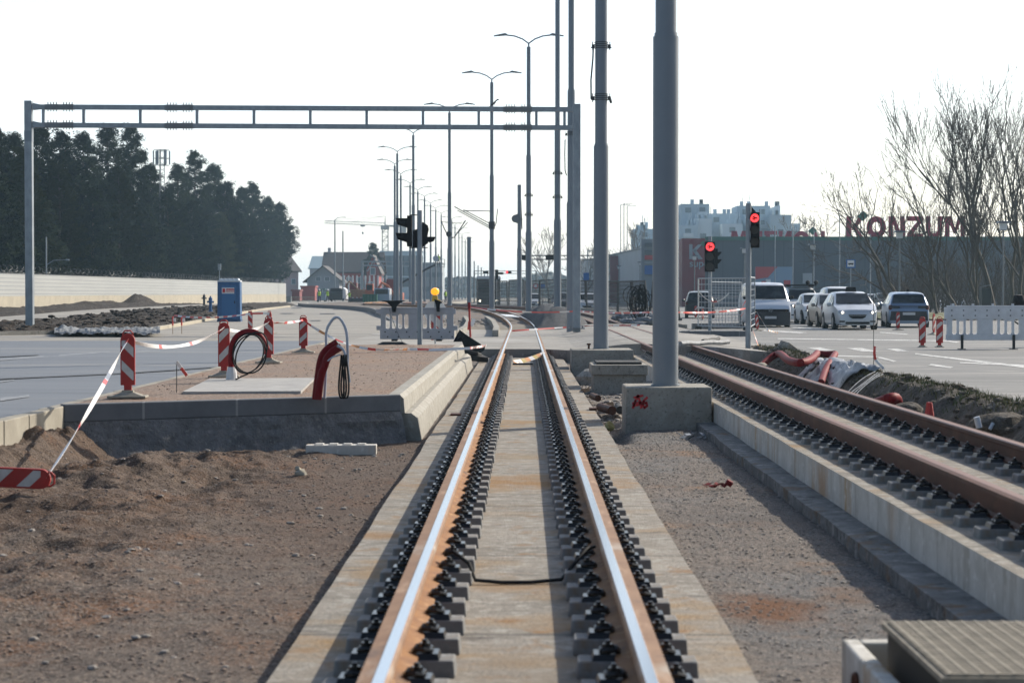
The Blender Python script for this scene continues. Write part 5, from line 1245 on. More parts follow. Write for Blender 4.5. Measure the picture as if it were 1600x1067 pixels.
b.box((0,.05,1.96),(1.5,1.3,.04)); b.build('roof_rack', M['black'], v)
for x in (.35,.78): b = MB(); b.ball((x,-.5,2.08), .12, n=8); b.build('rack_lamp', M['black'], v)
v = car('parked_car', 'tall white car behind the silver taxi, only its roof and glass showing', 4.6, 1.86, 1.90, ST_SUV, M['whitecar'], lights=False); put(v, 1319, 112, 4.6)
v = car('parked_car', 'blue grey hatchback seen from behind, driving away on the right', 4.3, 1.84, 1.57, ST_SUV, M['bluecar'], lights=False, rearview=True); put(v, 1428, 87.5, 4.3, pi-.10); v.location.y = 87.5+2.15
v = car('parked_car', 'dark car with bright roof rails behind the mesh fence', 4.4, 1.80, 1.66, ST_SUV, M['darkcar'], lights=False, rearview=True, simple=True); put(v, 1098, 122, 4.4); v.rotation_euler = (0,0,pi-.08); 
b = MB(); 
for x in (-.62,.62): b.box((x,.2,1.68),(.05,2.0,.05))
b.build('roof_rail', M['alloy'], v)
for px, Y, pm, H_, lab in [(917,150,'silver',1.55,'silver car facing us just right of the gantry leg, through the fence'), (877,166,'darkcar',1.62,'dark car with bright roof edge between the tall masts'), (831,186,'silver',1.55,'pale car between the lamp mast and short winch mast'),
        (1388,185,'darkcar',1.6,'distant dark car parked between taxi and blue car'), (1366,195,'silver',1.5,'distant pale car parked right behind the taxi mirror'), (1497,205,'silver',1.4,'distant pale parked car, left one under the bare trees'), (1522,207,'greycar',1.4,'distant pale parked car, right one under the bare trees'), (1478,210,'whitecar',1.4,'distant white parked car behind the bank left of the bin')]:
    v = car('parked_car', lab, 4.3, 1.78, H_, ST_HATCH, M[pm], lights=(px < 930), simple=True); put(v, px, Y, 4.3)
# distant truck with headlights
t = thing('truck', (at(763,480,205).x, 208, .1), 'distant dark truck with a white roof edge between the lamp masts', 'truck')
b = MB(); b.box((0,-2.6,1.5), (2.2,1.6,2.3), ty=.9); b.build('cab', M['darkcar'], t, bevel=.05)
b = MB(); b.box((0,.9,1.75), (2.4,5.2,2.9)); b.build('cargo_box', M['darkcar'], t, bevel=.03)
b = MB(); b.box((0,-1.7,3.15), (2.3,.3,.3)); b.box((0,.9,3.24),(2.42,5.2,.08)); b.build('roof_edge', M['whitecar'], t)
b = MB(); b.box((0,-3.38,1.95), (1.9,.04,.8)); b.build('windscreen', M['glass'], t)
for s in (-1,1):
    b = MB(); b.ball((s*.85,-3.42,.75), .11, n=8); b.build('headlight', M['headl'], t)
    for y in (-2.6,2.3): b = MB(); b.cyl((s*1.1,y,.45),(s*.8,y,.45),.45,n=14); b.build('wheel', M['tyre'], t)

# ---------------------------------------------------------------- construction machines in the haze on the left
def mach(px, Y): return (at(px,470,Y).x, Y, .34)
t = thing('excavator', mach(586,262), 'orange excavator with folded arm beside the green containers', 'excavator')
b = MB()
for s in (-1,1): b.prism([(s*1.1-.22,-1.6,.2),(s*1.1-.22,-1.3,0),(s*1.1-.22,1.3,0),(s*1.1-.22,1.6,.2),(s*1.1-.22,1.5,.6),(s*1.1-.22,-1.5,.6)], (.44,0,0))
b.build('track', M['rubber'], t)
b = MB(); b.box((0,.2,1.2), (2.4,2.8,.9)); b.build('body', M['orange'], t, bevel=.08)
b = MB(); b.box((-.65,-.5,2.0), (.95,1.3,1.1), ty=.85); cb = b.build('cab', M['orange'], t, bevel=.06)
b = MB(); b.box((-.65,-1.17,2.05), (.75,.03,.7)); b.box((-1.13,-.5,2.1),(.03,1.0,.7)); b.build('cab_window', M['glass'], cb)
b = MB(); b.tube([(.2,-.9,1.5),(1.0,-1.1,2.7),(1.9,-1.2,2.2)], .18, 6); b.tube([(1.9,-1.2,2.2),(2.6,-1.3,1.1)], .14, 6); b.build('arm', M['orange'], t)
b = MB(); b.box((2.6,-1.3,.7), (.6,.7,.6), taper=.7); b.build('bucket', M['rubber'], t)
t = thing('excavator', mach(560,280), 'brownish excavator behind the orange one, left of it', 'excavator')
b = MB(); b.box((0,0,.35), (2.4,2.8,.6)); b.build('track', M['rubber'], t)
b = MB(); b.box((0,0,1.3), (2.3,2.6,1.1)); b.build('body', M['rust'], t, bevel=.08)
b = MB(); b.box((-.6,-.4,2.3), (.9,1.2,1.0)); b.build('cab', M['redm'], t, bevel=.05)
b = MB(); b.tube([(.3,-.9,1.6),(-1.2,-1.0,3.0),(-2.0,-1.2,1.6)], .16, 6); b.build('arm', M['rust'], t)
t = thing('site_van', mach(596,252), 'dark blue grey van parked beside the green containers', 'van')
b = MB(); b.prism([(-1.0,0,.3),(1.0,0,.3),(1.0,0,1.1),(.86,0,1.95),(-.86,0,1.95),(-1.0,0,1.1)], (0,4.4,0)); b.build('body', M['bluecar'], t, bevel=.06)
b = MB(); b.box((0,-.02,1.5),(1.6,.03,.6)); b.build('windscreen', M['glass'], t)
b = MB(); b.box((1.0,2.2,1.5),(.05,3.6,.75)); b.build('side_panel', M['whitecar'], t)
for s in (-1,1):
    for y in (.8,3.6): b = MB(); b.cyl((s*1.0,y,.34),(s*.75,y,.34),.34,n=12); b.build('wheel', M['tyre'], t)
for i in range(5):
    b = MB(); x = at(569+i*4.6,470,250).x
    b.box((x,250,.36+.6), (.34,.6,1.0)); b.box((x,250,.36+1.13),(.38,.66,.08))
    tag(b.build('waste_bin', M['green'], bevel=.02, origin=(x,250,.36)), 'dark green waste bin in the tight row before the orange excavator', 'waste bin', 'green bins before the excavator')
t = thing('pickup_truck', mach(528,275), 'dark fronted vehicle with white side panels left of the slim lamp', 'pickup truck')
b = MB(); b.box((-.15,0,.95), (2.0,2.4,1.2)); b.build('body', M['darkcar'], t, bevel=.15)
b = MB(); b.box((-.2,.1,1.75), (1.7,1.9,.55), taper=.85); b.build('tarpaulin', M['rubber'], t, bevel=.1)
b = MB(); b.prism([(.75,-1.25,.6),(1.25,-1.0,.5),(1.15,-1.0,1.8),(.8,-1.2,2.1)], (.1,2.6,0)); b.build('side_panel', M['whitecar'], t)
for s in (-1,1): b = MB(); b.cyl((s*.9,-1.0,.34),(s*.65,-1.0,.34),.34,n=12); b.build('wheel', M['tyre'], t)
t = thing('site_machine', mach(503,268), 'small blue grey machine between the two hi vis workers', 'machine')
b = MB(); b.box((0,0,.9), (1.2,1.8,1.1)); b.build('body', M['bluecar'], t, bevel=.06)
b = MB(); b.box((0,0,1.85), (1.0,1.2,.08)); 
for sx in (-.45,.45):
    for sy in (-.5,.5): b.cyl((sx,sy,1.4),(sx,sy,1.85),.03,n=6)
b.build('canopy', M['green'], t)
for s in (-1,1): b = MB(); b.cyl((s*.6,-.5,.32),(s*.35,-.5,.32),.32,n=12); b.build('wheel', M['tyre'], t)
t = thing('loader', mach(612,266), 'dark red loader partly hidden by the close lamp masts', 'loader')
b = MB(); b.box((0,0,1.3), (2.0,3.0,1.5)); b.build('body', M['redm'], t, bevel=.1)
b = MB(); b.box((0,0,2.6), (1.5,1.5,1.2), taper=.85); b.build('cab', M['redm'], t, bevel=.06)
for s in (-1,1): b = MB(); b.cyl((s*1.1,-.9,.6),(s*.7,-.9,.6),.6,n=14); b.build('wheel', M['tyre'], t)
# boom lift with a worker
t = thing('boom_lift', mach(618,272), 'boom lift whose long arm rises right towards the lamp masts', 'boom lift')
b = MB(); b.box((0,0,.9),(2.2,3.2,1.0)); b.build('body', M['orange'], t, bevel=.08)
tipx = at(684,407,272); base_ = t.location
b = MB(); b.tube([(0,0,1.4),(-.2,0,2.2)], .2, 6); b.tube([(-.3,0,2.1),(tipx.x-base_.x-1.2,0,tipx.z-base_.z-1.0),(tipx.x-base_.x-.3,0,tipx.z-base_.z-.6)], .15, 6); b.build('boom', M['wire'], t)
b = MB(); bx_, bz_ = tipx.x-base_.x+.2, tipx.z-base_.z-.9
b.box((bx_,0,bz_),(1.5,.9,.06))
for sx in (-.74,.74):
    for sy in (-.44,.44): b.cyl((bx_+sx,sy,bz_),(bx_+sx,sy,bz_+1.05),.025,n=5)
for zz in (.5,1.05):
    for sy in (-.44,.44): b.cyl((bx_-.74,sy,bz_+zz),(bx_+.74,sy,bz_+zz),.022,n=5)
b.build('basket', M['galvd'], t)

# ---------------------------------------------------------------- people (far away, hi-vis)
def person(label, loc, s=1.0, rz_=0, arm=0.2):
    t = thing('person', loc, label, 'person', 'workers in hi vis clothing', rz_)
    J = {'pel':(0,0,.95,.13),'wst':(0,0,1.08,.125),'cst':(0,0,1.28,.155),'nk':(0,0,1.47,.06),'hd':(0,-.01,1.60,.095),'top':(0,0,1.72,.075),
         'ls':(-.19,0,1.40,.065),'le':(-.25-arm*.3,-.05,1.14,.045),'lw':(-.25-arm*.5,-.22,.95,.03),'lh':(-.25-arm*.5,-.29,.90,.035),
         'rs':(.19,0,1.40,.065),'re':(.27,.02,1.13,.045),'rw':(.27,-.12,.90,.03),'rh':(.27,-.17,.84,.035),
         'lhp':(-.10,0,.88,.10),'lk':(-.12,-.04,.50,.065),'la':(-.13,.03,.10,.045),'lt':(-.14,-.14,.04,.035),
         'rhp':(.10,0,.88,.10),'rk':(.13,.0,.50,.065),'ra':(.15,.08,.10,.045),'rt':(.16,-.08,.04,.035)}
    E = [('pel','wst'),('wst','cst'),('cst','nk'),('nk','hd'),('hd','top'),('cst','ls'),('ls','le'),('le','lw'),('lw','lh'),('cst','rs'),('rs','re'),('re','rw'),('rw','rh'),
         ('pel','lhp'),('lhp','lk'),('lk','la'),('la','lt'),('pel','rhp'),('rhp','rk'),('rk','ra'),('ra','rt')]
    ks = list(J); me = bpy.data.meshes.new('body'); me.from_pydata([J[k][:3] for k in ks], [(ks.index(a), ks.index(c)) for a, c in E], [])
    o = bpy.data.objects.new('body', me); col.objects.link(o)
    m = o.modifiers.new('skin', 'SKIN'); 
    for i, k in enumerate(ks): me.skin_vertices[0].data[i].radius = (J[k][3], J[k][3]*.85) if me.skin_vertices else (0,0)
    me.skin_vertices[0].data[0].use_root = True
    o.modifiers.new('sub', 'SUBSURF').levels = 1
    me.materials.append(M['dkcloth']); o.parent = t
    b = MB(); b.loft([[V((rx*cos(a), ry*sin(a), z)) for a in [2*pi*i/12 for i in range(12)]] for z, rx, ry in ((.93,.19,.145),(1.1,.175,.14),(1.28,.21,.17),(1.42,.19,.12),(1.47,.09,.08))]); b.build('vest', M['hivis'], t, smooth=True)
    b = MB(); b.ball((0,-.01,1.615), .103, n=10, sc3=(.85,.98,1.1)); b.build('head', M['skin'], t, smooth=True)
    b = MB(); b.lathe((0,0,1.64), [(.135,0),(.125,.02),(.11,.07),(.06,.125),(.01,.14)], 12); b.build('helmet', M['whitecar'], t, smooth=True)
    t.scale = (s,s,s); return t
person('worker in a yellow hi vis vest left of the small machine', mach(499,262), 1.05, .3)
person('worker in a yellow hi vis vest beside the dark fronted vehicle', mach(512,262), 1.05, -.4)
person('worker in a yellow hi vis vest between the vehicle and excavators', mach(546,262), .9, .1, .5)
person('worker in hi vis clothing behind the lamp masts, right of the amber sign', mach(696,262), 1, .8)
person('worker in hi vis clothing up in the basket of the boom lift', (tipx.x+.1, 272, tipx.z-.87), 1, 0, .8)

# ================================================================ FENCES
def mesh_fence(label, a, c, H=2.0, m='galv', n_v=16, lean=0, group=None, k=1):
    a, c = V(a), V(c); t = thing('mesh_fence', tuple(a), label, 'fence', group); d_ = c-a; L = V((d_.x,d_.y,0)).length
    u = V((d_.x,d_.y,0)).normalized(); nn = V((-u.y,u.x,0)); ln = nn*lean
    def P(s, z): return V((u*s)+V((0,0,z+d_.z*s/L))+ln*z)
    b = MB()
    for s in (0, L): b.cyl(P(s,0), P(s,H), .028*k, n=6)
    for z in (.12, H): b.cyl(P(0,z), P(L,z), .026*k, n=6)
    b.build('frame', M[m], t)
    b = MB()
    for i in range(1, n_v): b.cyl(P(L*i/n_v,.12), P(L*i/n_v,H), .008*k, n=3, caps=False)
    for q_ in range(1, 8): b.cyl(P(0,.12+(H-.12)*q_/8), P(L,.12+(H-.12)*q_/8), .012*k, n=3, caps=False)
    b.build('wire_mesh', M[m], t)
    for s in (0, L): b = MB(); q = P(s,0); b.box((q.x,q.y,.05), (.22,.5,.12)); b.build('foot', M['rubber'], t)
    return t
f0 = mesh_fence('mesh fence panel with sagging tape left of the near traffic light', at(1091,514,79), at(1166,516,76.5), 2.0, m='lightgalv', n_v=14)
mesh_fence('second mesh panel standing just behind the taped one', at(1109,512,83), at(1158,512,84), 1.9, n_v=10)
mesh_fence('narrow mesh panel edge on, between the near light pole and van', at(1170,517,76), at(1179,511,83), 2.05, n_v=8)
random.seed(5)
for i in range(13):
    fa, fb = i/13, (i+.92)/13
    pa, pb = 1062-fa*318, 1062-fb*318; Ya, Yb = 106+fa*96, 106+fb*96
    if i < 3: lab, g_ = 'leaning mesh fence panel in the row right of the clamped mast', 'leaning mesh fence panels right of the clamped mast'
    else: lab, g_ = 'upright dark mesh fence panel in the row seen between the tall masts', 'upright mesh fence panels between the tall masts'
    H_ = at(0, 438+random.uniform(-1.5,1.5), Ya).z-.12
    mesh_fence(lab, (at(pa,470,Ya).x, Ya, .12), (at(pb,470,Yb).x, Yb, .12), H_, 'fencew', 20, k=2.1, lean=(.10*(-1)**i if i < 3 else random.uniform(-.03,.03)), group=g_)
ribbon('barrier_tape', sag(at(1093,457,78.6), at(1139,458,77.4), .35, 10), .05, 'white tape loop sagging on the front mesh panel', mats=('tapew','tapew','taper'), per=2)
ribbon('barrier_tape', [at(1165,470,76.2), at(1160,480,76.1), at(1163,488,76.1), at(1158,494,76.0)], .06, 'knotted red tape bunch hanging at the right edge of the mesh panel', mats=('taper','tapew'), per=1)
ribbon('barrier_tape', [at(1183,488,70), at(1190,500,69), at(1200,516,68), gz(1215,520,.1)], .05, 'white tape trailing from the leaning beacon to the road', mats=('tapew','tapew','tapeo'), per=2)
ribbon('barrier_tape', [at(1173,500,50), at(1175,512,49.5), at(1180,526,49), at(1185,541,48.5)], .06, 'orange and white tape tail hanging beside the near light pole', mats=('taper','tapeo','tapew'), per=1)
# kerb blocks and trench edges at the fence foot
for (a_, c_, h_, lab) in [((1063,525),(1168,525),.22,'dark kerb edge in front of the mesh fence, lower one'), ((1082,513),(1160,512),.25,'dark kerb edge in front of the mesh fence, upper one')]:
    p, q = gz(*a_, .08), gz(*c_, .08); b = MB(); b.prism([p+V((0,0,-.1)), q+V((0,0,-.1)), q+V((0,0,h_-.05)), p+V((0,0,h_-.05))], (0,.5,0)); tag(b.build('kerb', M['kerbdark'], origin=tuple(p)), lab, 'kerb')
# dark leaning posts tangle by the fence
b = MB(); p = gz(998,508,.15)
for k in range(22):
    x = p.x+random.gauss(0,.16); z1 = random.uniform(1.5,2.0); z0 = random.uniform(.2,1.1); w_ = random.uniform(.08,.35)
    b.tube([V((x+w_*cos(a_), p.y+random.uniform(-.05,.05), (z0+z1)/2+(z1-z0)/2*sin(a_))) for a_ in [2*pi*q_/10 for q_ in range(11)]], .02, 4, caps=False)
tag(b.build('cable_tangle', M['black'], origin=tuple(p)), 'dark tangle of cables hanging at the mesh fence between the two thick masts', 'cables', kind='stuff')
# gravel heap between the tracks
b = MB(); nx2, ny2 = 34, 50; vs = []
for j in range(ny2+1):
    for i in range(nx2+1):
        u, v = i/nx2*2-1, j/ny2; y = 85.5+34*v; x = 1.75+xc(y)*.97+u*1.35*(1-.2*v)
        e = max(0, 1-u*u); env = min(1, v*7)*min(1, (1-v)*3)
        vs.append((x, y, zm(x, y)-.05+e**.7*env*(1.1-.3*v)*(1+.25*nz(x, y, .5, 3))+.07*nz(x, y, 2.6, 8)))
n = nx2+1; b.add(vs, [(j*n+i, j*n+i+1, (j+1)*n+i+1, (j+1)*n+i) for j in range(ny2) for i in range(nx2)])
tag(b.build('gravel_heap', mat('dark_grey_gravel', (.085,.088,.095), .95, c2=(.055,.057,.063), scale=3, bump=1, bscale=20, bdist=.05), smooth=True, origin=(1.7,86,0)), 'dark grey gravel heap between the curving track and the tall masts', 'gravel heap')
# sandbags and stones heap along the right track beyond the crossing
def rubble(name, n_, xf, ra, rb, m, label, zf, kind='stuff', flat=.5):
    b = MB()
    for i in range(n_):
        x, y = xf(); r = random.uniform(ra, rb); z = zf(x, y)
        b.ball((x,y,z+r*.25), r, n=6, jit=.3, sc3=(1.2,.9,flat))
    return tag(b.build(name, m), label, 'rubble', kind=kind)
random.seed(11)
rubble('sandbag_heap', 140, lambda: (random.uniform(5.0,6.4), random.uniform(86,108)), .12, .34, M['geot'], 'heap of pale plastic covered rubble right of the far track', lambda x, y: .1+.35*math.exp(-((x-5.8)/.6)**2)*random.random())
rubble('rubble', 160, lambda: (random.uniform(-4.6,-1.4), random.uniform(86,108)), .03, .12, M['stone'], 'scattered construction rubble left of the curving track', lambda x, y: zm(x,y)+.02)
random.seed(21)
def gz_rand(x0, x1, y0, y1, p=1.0):
    def f(): return random.uniform(x0, x1), y0+(y1-y0)*random.random()**p
    return f
rubble('pebbles', 6000, gz_rand(-4.9,-1.2,7,24,1.3), .005, .014, M['stoner'], 'loose pebbles strewn over the brown gravel', pit)
rubble('pebbles', 160, gz_rand(-4.8,-1.3,8,23,1.2), .012, .03, M['stone'], 'larger loose stones strewn over the brown gravel', pit)
rubble('pebbles', 3600, gz_rand(1.12,2.4,7,27,1.3), .004, .012, M['stone'], 'loose pebbles strewn over the grey gravel', bed)
rubble('pebbles', 700, gz_rand(1.15,2.55,27.8,48), .015, .05, M['stone'], 'stones around the mast blocks', bed)
rubble('pebbles', 500, gz_rand(-5.0,-1.7,25.3,49), .005, .012, M['stoner'], 'fine pebbles on the platform surface', lambda x, y: .24)
def sxy():
    y = random.uniform(64,150); l, r = xpath(y)+1.2, max(xisl(y)-.3, xpath(y)+1.4); return random.uniform(l, r), y
rubble('soil_clods', 1500, sxy, .04, .14, M['soil'], 'clods of dark soil on the strip', lambda x, y: zsoil(x, y, xpath(y)+1.0, max(xisl(y)-.15, xpath(y)+1.3), .16))
rubble('pebbles', 500, gz_rand(4.8,6.2,14,48), .02, .07, M['bank'], 'clods on the earth bank', bank)
# grass on the bank
b = MB(); random.seed(31)
for i in range(7000):
    y = random.uniform(15, 50); x = 5.88+.14*nz(y, 1, 1.1)+random.gauss(0, .16); 
    if nz(x, y, .5, 9) < -.12 and random.random() < .8: continue
    z = bank(x, y)-.01; h = random.uniform(.03,.11); a = random.uniform(0, 2*pi); w_ = .004+.003*random.random(); lx, ly = cos(a)*h*.5, sin(a)*h*.5
    b.add([(x-w_,y,z),(x+w_,y,z),(x+lx,y+ly,z+h)], [(0,1,2)], M['grass'] if random.random() < .75 else M['foliage2'])
tag(b.build('grass'), kind='stuff')
# ================================================================ TREES
random.seed(101)
def pine_mesh(seed, H, R_, dense=1.0, low=.16):
    rnd = random.Random(seed); vs = []; fs = []
    def clump(c, r, k):
        for _ in range(k):
            d = V((rnd.gauss(0,1), rnd.gauss(0,1), rnd.gauss(0,.75)))
            if d.length < .01: continue
            d = d.normalized()*r*(rnd.random()**.45); p = c+d
            s = rnd.uniform(.12,.27); u = V((rnd.gauss(0,1),rnd.gauss(0,1),rnd.gauss(0,.6))).normalized(); w = u.orthogonal().normalized()*rnd.uniform(.18,.36)
            n = len(vs); vs.extend([tuple(p-u*s), tuple(p+w*s*.8), tuple(p+u*s*1.2), tuple(p-w*s*.8)]); fs.append((n,n+1,n+2,n+3))
    br = []
    nb = int(112*dense)
    for i in range(nb):
        f = (i+rnd.random())/nb; z = H*(low+(1-low)*f)
        prof = (1-f)**.78*1.06*(.55+.45*min(1, f*4+.5)); Lr = R_*prof*rnd.uniform(.62,1.12)+.25
        a = i*2.4+rnd.uniform(-.4,.4); up = rnd.uniform(-.05,.35)+.25*f
        e = V((cos(a)*Lr, sin(a)*Lr, z+Lr*up)); br.append((V((0,0,z)), e))
        k = max(2, int(Lr/.42))
        for j in range(1, k+1):
            t_ = .25+.75*j/k; c = V((0,0,z)).lerp(e, t_)+V((rnd.uniform(-.25,.25), rnd.uniform(-.25,.25), rnd.uniform(-.1,.25)))
            clump(c, rnd.uniform(.34,.62)*(1.1-.3*f), 44)
            if rnd.random() < .5: q = c+V((-sin(a), cos(a), .1))*rnd.uniform(-.9,.9); clump(q, .45, 26)
    clump(V((0,0,H)), .4, 16)
    me = bpy.data.meshes.new('crown'); me.from_pydata(vs, [], fs); return me, br
def pine_proto(seed, H, R_, m, low=.16, dense=1.0):
    t = thing('pine_tree', (0,0,0), 'x', 'tree', 'pine trees behind the white wall')
    me, br = pine_mesh(seed, H, R_, dense, low); me.materials.append(m)
    o = bpy.data.objects.new('crown', me); col.objects.link(o); o.parent = t
    b = MB(); rnd = random.Random(seed); b.tube([(0,0,-.2),(.1,0,H*.35),(-.05,.05,H*.7),(0,0,H*.98)], [.24,.19,.11,.03], 8)
    for i, (p, e) in enumerate(br):
        if i % 2 == 0: b.tube([p, p.lerp(e,.5)+V((0,0,-.1)), e], [.05,.035,.012], 4, caps=False)
    for k in range(10): z = H*rnd.uniform(.04,.2); a = rnd.uniform(0,6.3); b.tube([(0,0,z),(cos(a)*1.2,sin(a)*1.2,z+rnd.uniform(-.2,.4))], [.03,.008], 4, caps=False)
    b.build('trunk', M['bark'], t, smooth=True); return t
protos = [pine_proto(1, 16, 3.9, M['foliage']), pine_proto(2, 15, 3.6, M['foliage'], .12), pine_proto(3, 16, 4.1, M['foliage2'], .10), pine_proto(4, 14.5, 3.4, M['foliage'], .2), pine_proto(6, 13, 4.2, M['foliage'], .06), pine_proto(8, 14, 3.4, M['foliage'], .45, .8)]
used = set()
pn = [(-10,205,168,0,'pine at the far left edge of the picture, cut by the frame'),(22,215,160,3,'pine just left of the left gantry leg'),(62,203,176,1,'pine directly behind the left gantry leg'),
      (38,238,150,2,'lower warm green pine in front, left of the gantry leg'),(96,212,190,0,'pine right of the left gantry leg, first of the tall ones'),(92,262,158,2,'lower warm green pine in front, right of the gantry leg'),
      (130,214,200,3,'pine with a rounded top left of the two tallest pines'),(168,203,205,1,'left one of the two tallest pines'),(205,202,212,0,'right one of the two tallest pines, beside the telecom mast'),
      (185,268,182,2,'lower pine in front of the two tallest pines'),(235,262,225,3,'pine standing below the telecom mast'),(262,300,235,4,'low broad pine filling the gap right of the telecom mast'),
      (278,262,245,1,'pine left of the second group top'),(305,242,250,0,'tallest pine of the middle group'),(335,262,262,3,'pine right of the tallest middle pine'),(352,292,268,4,'broad low pine between the middle and right groups'),
      (378,298,285,1,'pine left of the right group top'),(395,290,292,0,'top pine of the right group'),(418,312,305,3,'pine right of the right group top'),(300,320,215,4,'low dark pine in front of the middle group'),
      (225,330,190,4,'low dark pine in front below the telecom mast'),(345,335,250,2,'low warm pine in front between two groups'),(145,300,172,4,'low dark pine in front of the wall centre'),
      (-5,290,145,4,'low dark pine in front at the left edge'),(60,310,150,4,'low dark pine in front behind the gantry leg'),(390,345,268,4,'low dark pine near the far end of the wall'),(437,322,330,5,'last rounded tree at the right end of the pine row')]
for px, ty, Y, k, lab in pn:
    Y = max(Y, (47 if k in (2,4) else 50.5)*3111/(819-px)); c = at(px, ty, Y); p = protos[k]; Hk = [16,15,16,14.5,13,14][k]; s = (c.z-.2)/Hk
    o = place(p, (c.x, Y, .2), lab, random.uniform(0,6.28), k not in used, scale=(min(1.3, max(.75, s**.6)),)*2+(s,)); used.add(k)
    if k == 4: o['category'] = 'tree'
# dark undergrowth mass behind the trunks
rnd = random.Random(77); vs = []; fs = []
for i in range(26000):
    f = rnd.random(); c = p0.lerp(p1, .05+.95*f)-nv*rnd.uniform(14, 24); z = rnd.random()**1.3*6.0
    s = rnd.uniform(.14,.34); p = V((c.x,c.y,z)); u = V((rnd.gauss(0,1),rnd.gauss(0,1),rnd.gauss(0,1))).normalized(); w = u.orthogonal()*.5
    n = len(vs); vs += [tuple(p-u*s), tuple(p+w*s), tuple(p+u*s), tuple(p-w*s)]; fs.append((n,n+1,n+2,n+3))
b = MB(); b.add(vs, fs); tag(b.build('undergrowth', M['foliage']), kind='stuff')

def bare_mesh(seed, H, spread, trunk_r, levels=6, lean=(0,0), m=None, up=.35, kids=(2,3), minr=.014):
    rnd = random.Random(seed); B1_, B2_ = MB(), MB()
    def grow(p, d, L, r, lv):
        n = 4; pts = [p]; q = p
        for i in range(n):
            d = (d+V((rnd.gauss(0,.10),rnd.gauss(0,.10),rnd.gauss(0,.05)+up*.06))).normalized(); q = q+d*L/n; pts.append(q)
        rs = [r*(1-.38*i/n) for i in range(n+1)]
        (B1_ if lv == 0 else B2_).tube(pts, rs, 7 if lv < 2 else 3 if lv > 3 else 5, caps=False)
        if lv >= levels: return
        nk = rnd.randint(*kids)+(1 if lv in (0,1) else 0)
        for k in range(nk):
            t_ = 1 if k == 0 else rnd.uniform(.35,.98); i = min(n-1, int(t_*n)); b_ = pts[i].lerp(pts[i+1], t_*n-i) if t_ < 1 else pts[-1]
            a = rnd.uniform(0, 2*pi); s = spread*(.35 if k == 0 else 1)*rnd.uniform(.7,1.2)
            o = d.orthogonal().normalized(); o = Matrix.Rotation(a,3,d) @ o
            nd = (d+o*s+V((0,0,up*.3))).normalized()
            grow(b_, nd, L*rnd.uniform(.62,.86), max(minr, r*(.66 if k == 0 else .5)), lv+1)
    grow(V((0,0,-.1)), V((lean[0],lean[1],1)).normalized(), H*.26, trunk_r, 0)
    return B1_, B2_
def bare_tree(seed, px, ybase_z, ty, Y, label, spread=.55, r=.2, levels=6, lean=(0,0), m='barkg', up=.35, kids=(2,3), group='bare trees by the supermarket', name='bare_tree', minr=.012):
    c = at(px, ty, Y); H = c.z-ybase_z
    A, B_ = bare_mesh(seed, H, spread, r, levels, lean, None, up, kids, minr)
    top = max(v[2] for v in B_.v); s = H/top
    t = thing(name, (c.x, Y, ybase_z), label, 'tree', group); 
    A.v = [tuple(V(v)*s) for v in A.v]; B_.v = [tuple(V(v)*s) for v in B_.v]
    A.build('trunk', M[m], t, smooth=True); B_.build('crown', M[m], t); return t
bare_tree(12, 1556, .1, 88, 138, 'tallest bare tree with upright branches at the right', .42, .19, 6, (-.03,0), up=.7, kids=(3,3), minr=.014)
bare_tree(13, 1500, .1, 200, 146, 'bare tree leaning left over the last letters of the roof sign', .55, .15, 6, (-.45,0), up=.45)
bare_tree(14, 1420, .1, 235, 150, 'bare tree with long limbs leaning left over the middle of the roof sign', .55, .13, 6, (-.6,0), up=.35)
bare_tree(15, 1594, .1, 125, 130, 'bare tree at the right edge, cut by the frame', .5, .15, 6, (.05,0), up=.55)
bare_tree(16, 1465, .1, 290, 142, 'lower bushy bare tree under the roof sign', .7, .12, 6, (-.1,0), up=.3)
bare_tree(17, 1535, .1, 260, 134, 'multi stemmed bare tree right of the roof sign', .6, .14, 6, (-.15,0), up=.5)
bare_tree(18, 1575, .1, 250, 146, 'thin bare tree behind the right lantern post', .6, .12, 6, (.1,0), up=.5)
bare_tree(19, 1400, .1, 300, 160, 'low bare tree with drooping limbs before the dark store wall', .75, .12, 6, (-.5,0), up=.15)
bare_tree(20, 1580, .1, 112, 142, 'upright bare tree just right of the tallest one', .42, .13, 6, (.0,0), up=.65)
bare_tree(21, 1528, .1, 170, 150, 'upright bare tree just left of the tallest one', .45, .14, 6, (-.1,0), up=.6)
bare_tree(22, 1608, .1, 150, 136, 'bare tree leaning in from beyond the right edge', .5, .15, 6, (-.15,0), up=.5)
0 and bare_tree(23, 1340, .1, 310, 165, 'slim bare tree before the first letter of the roof sign', .6, .10, 6, (-.25,0), up=.4)
for k, (px, ty, Y, lab) in enumerate([(858,345,330,'pale twiggy bare tree between two tall masts'),(915,372,345,'lower twiggy bare tree behind the gantry leg'),(990,345,330,'twiggy bare tree between the two thickest masts'),(1282,330,300,'bare tree top rising left of the roof sign, right one'),(1250,338,320,'bare tree top rising left of the roof sign, left one')]):
    bare_tree(30+k, px, .1, ty, Y, lab, .6, .18, 6, m='barkp', up=.35, kids=(2,3), group='distant twiggy bare trees', minr=.03)
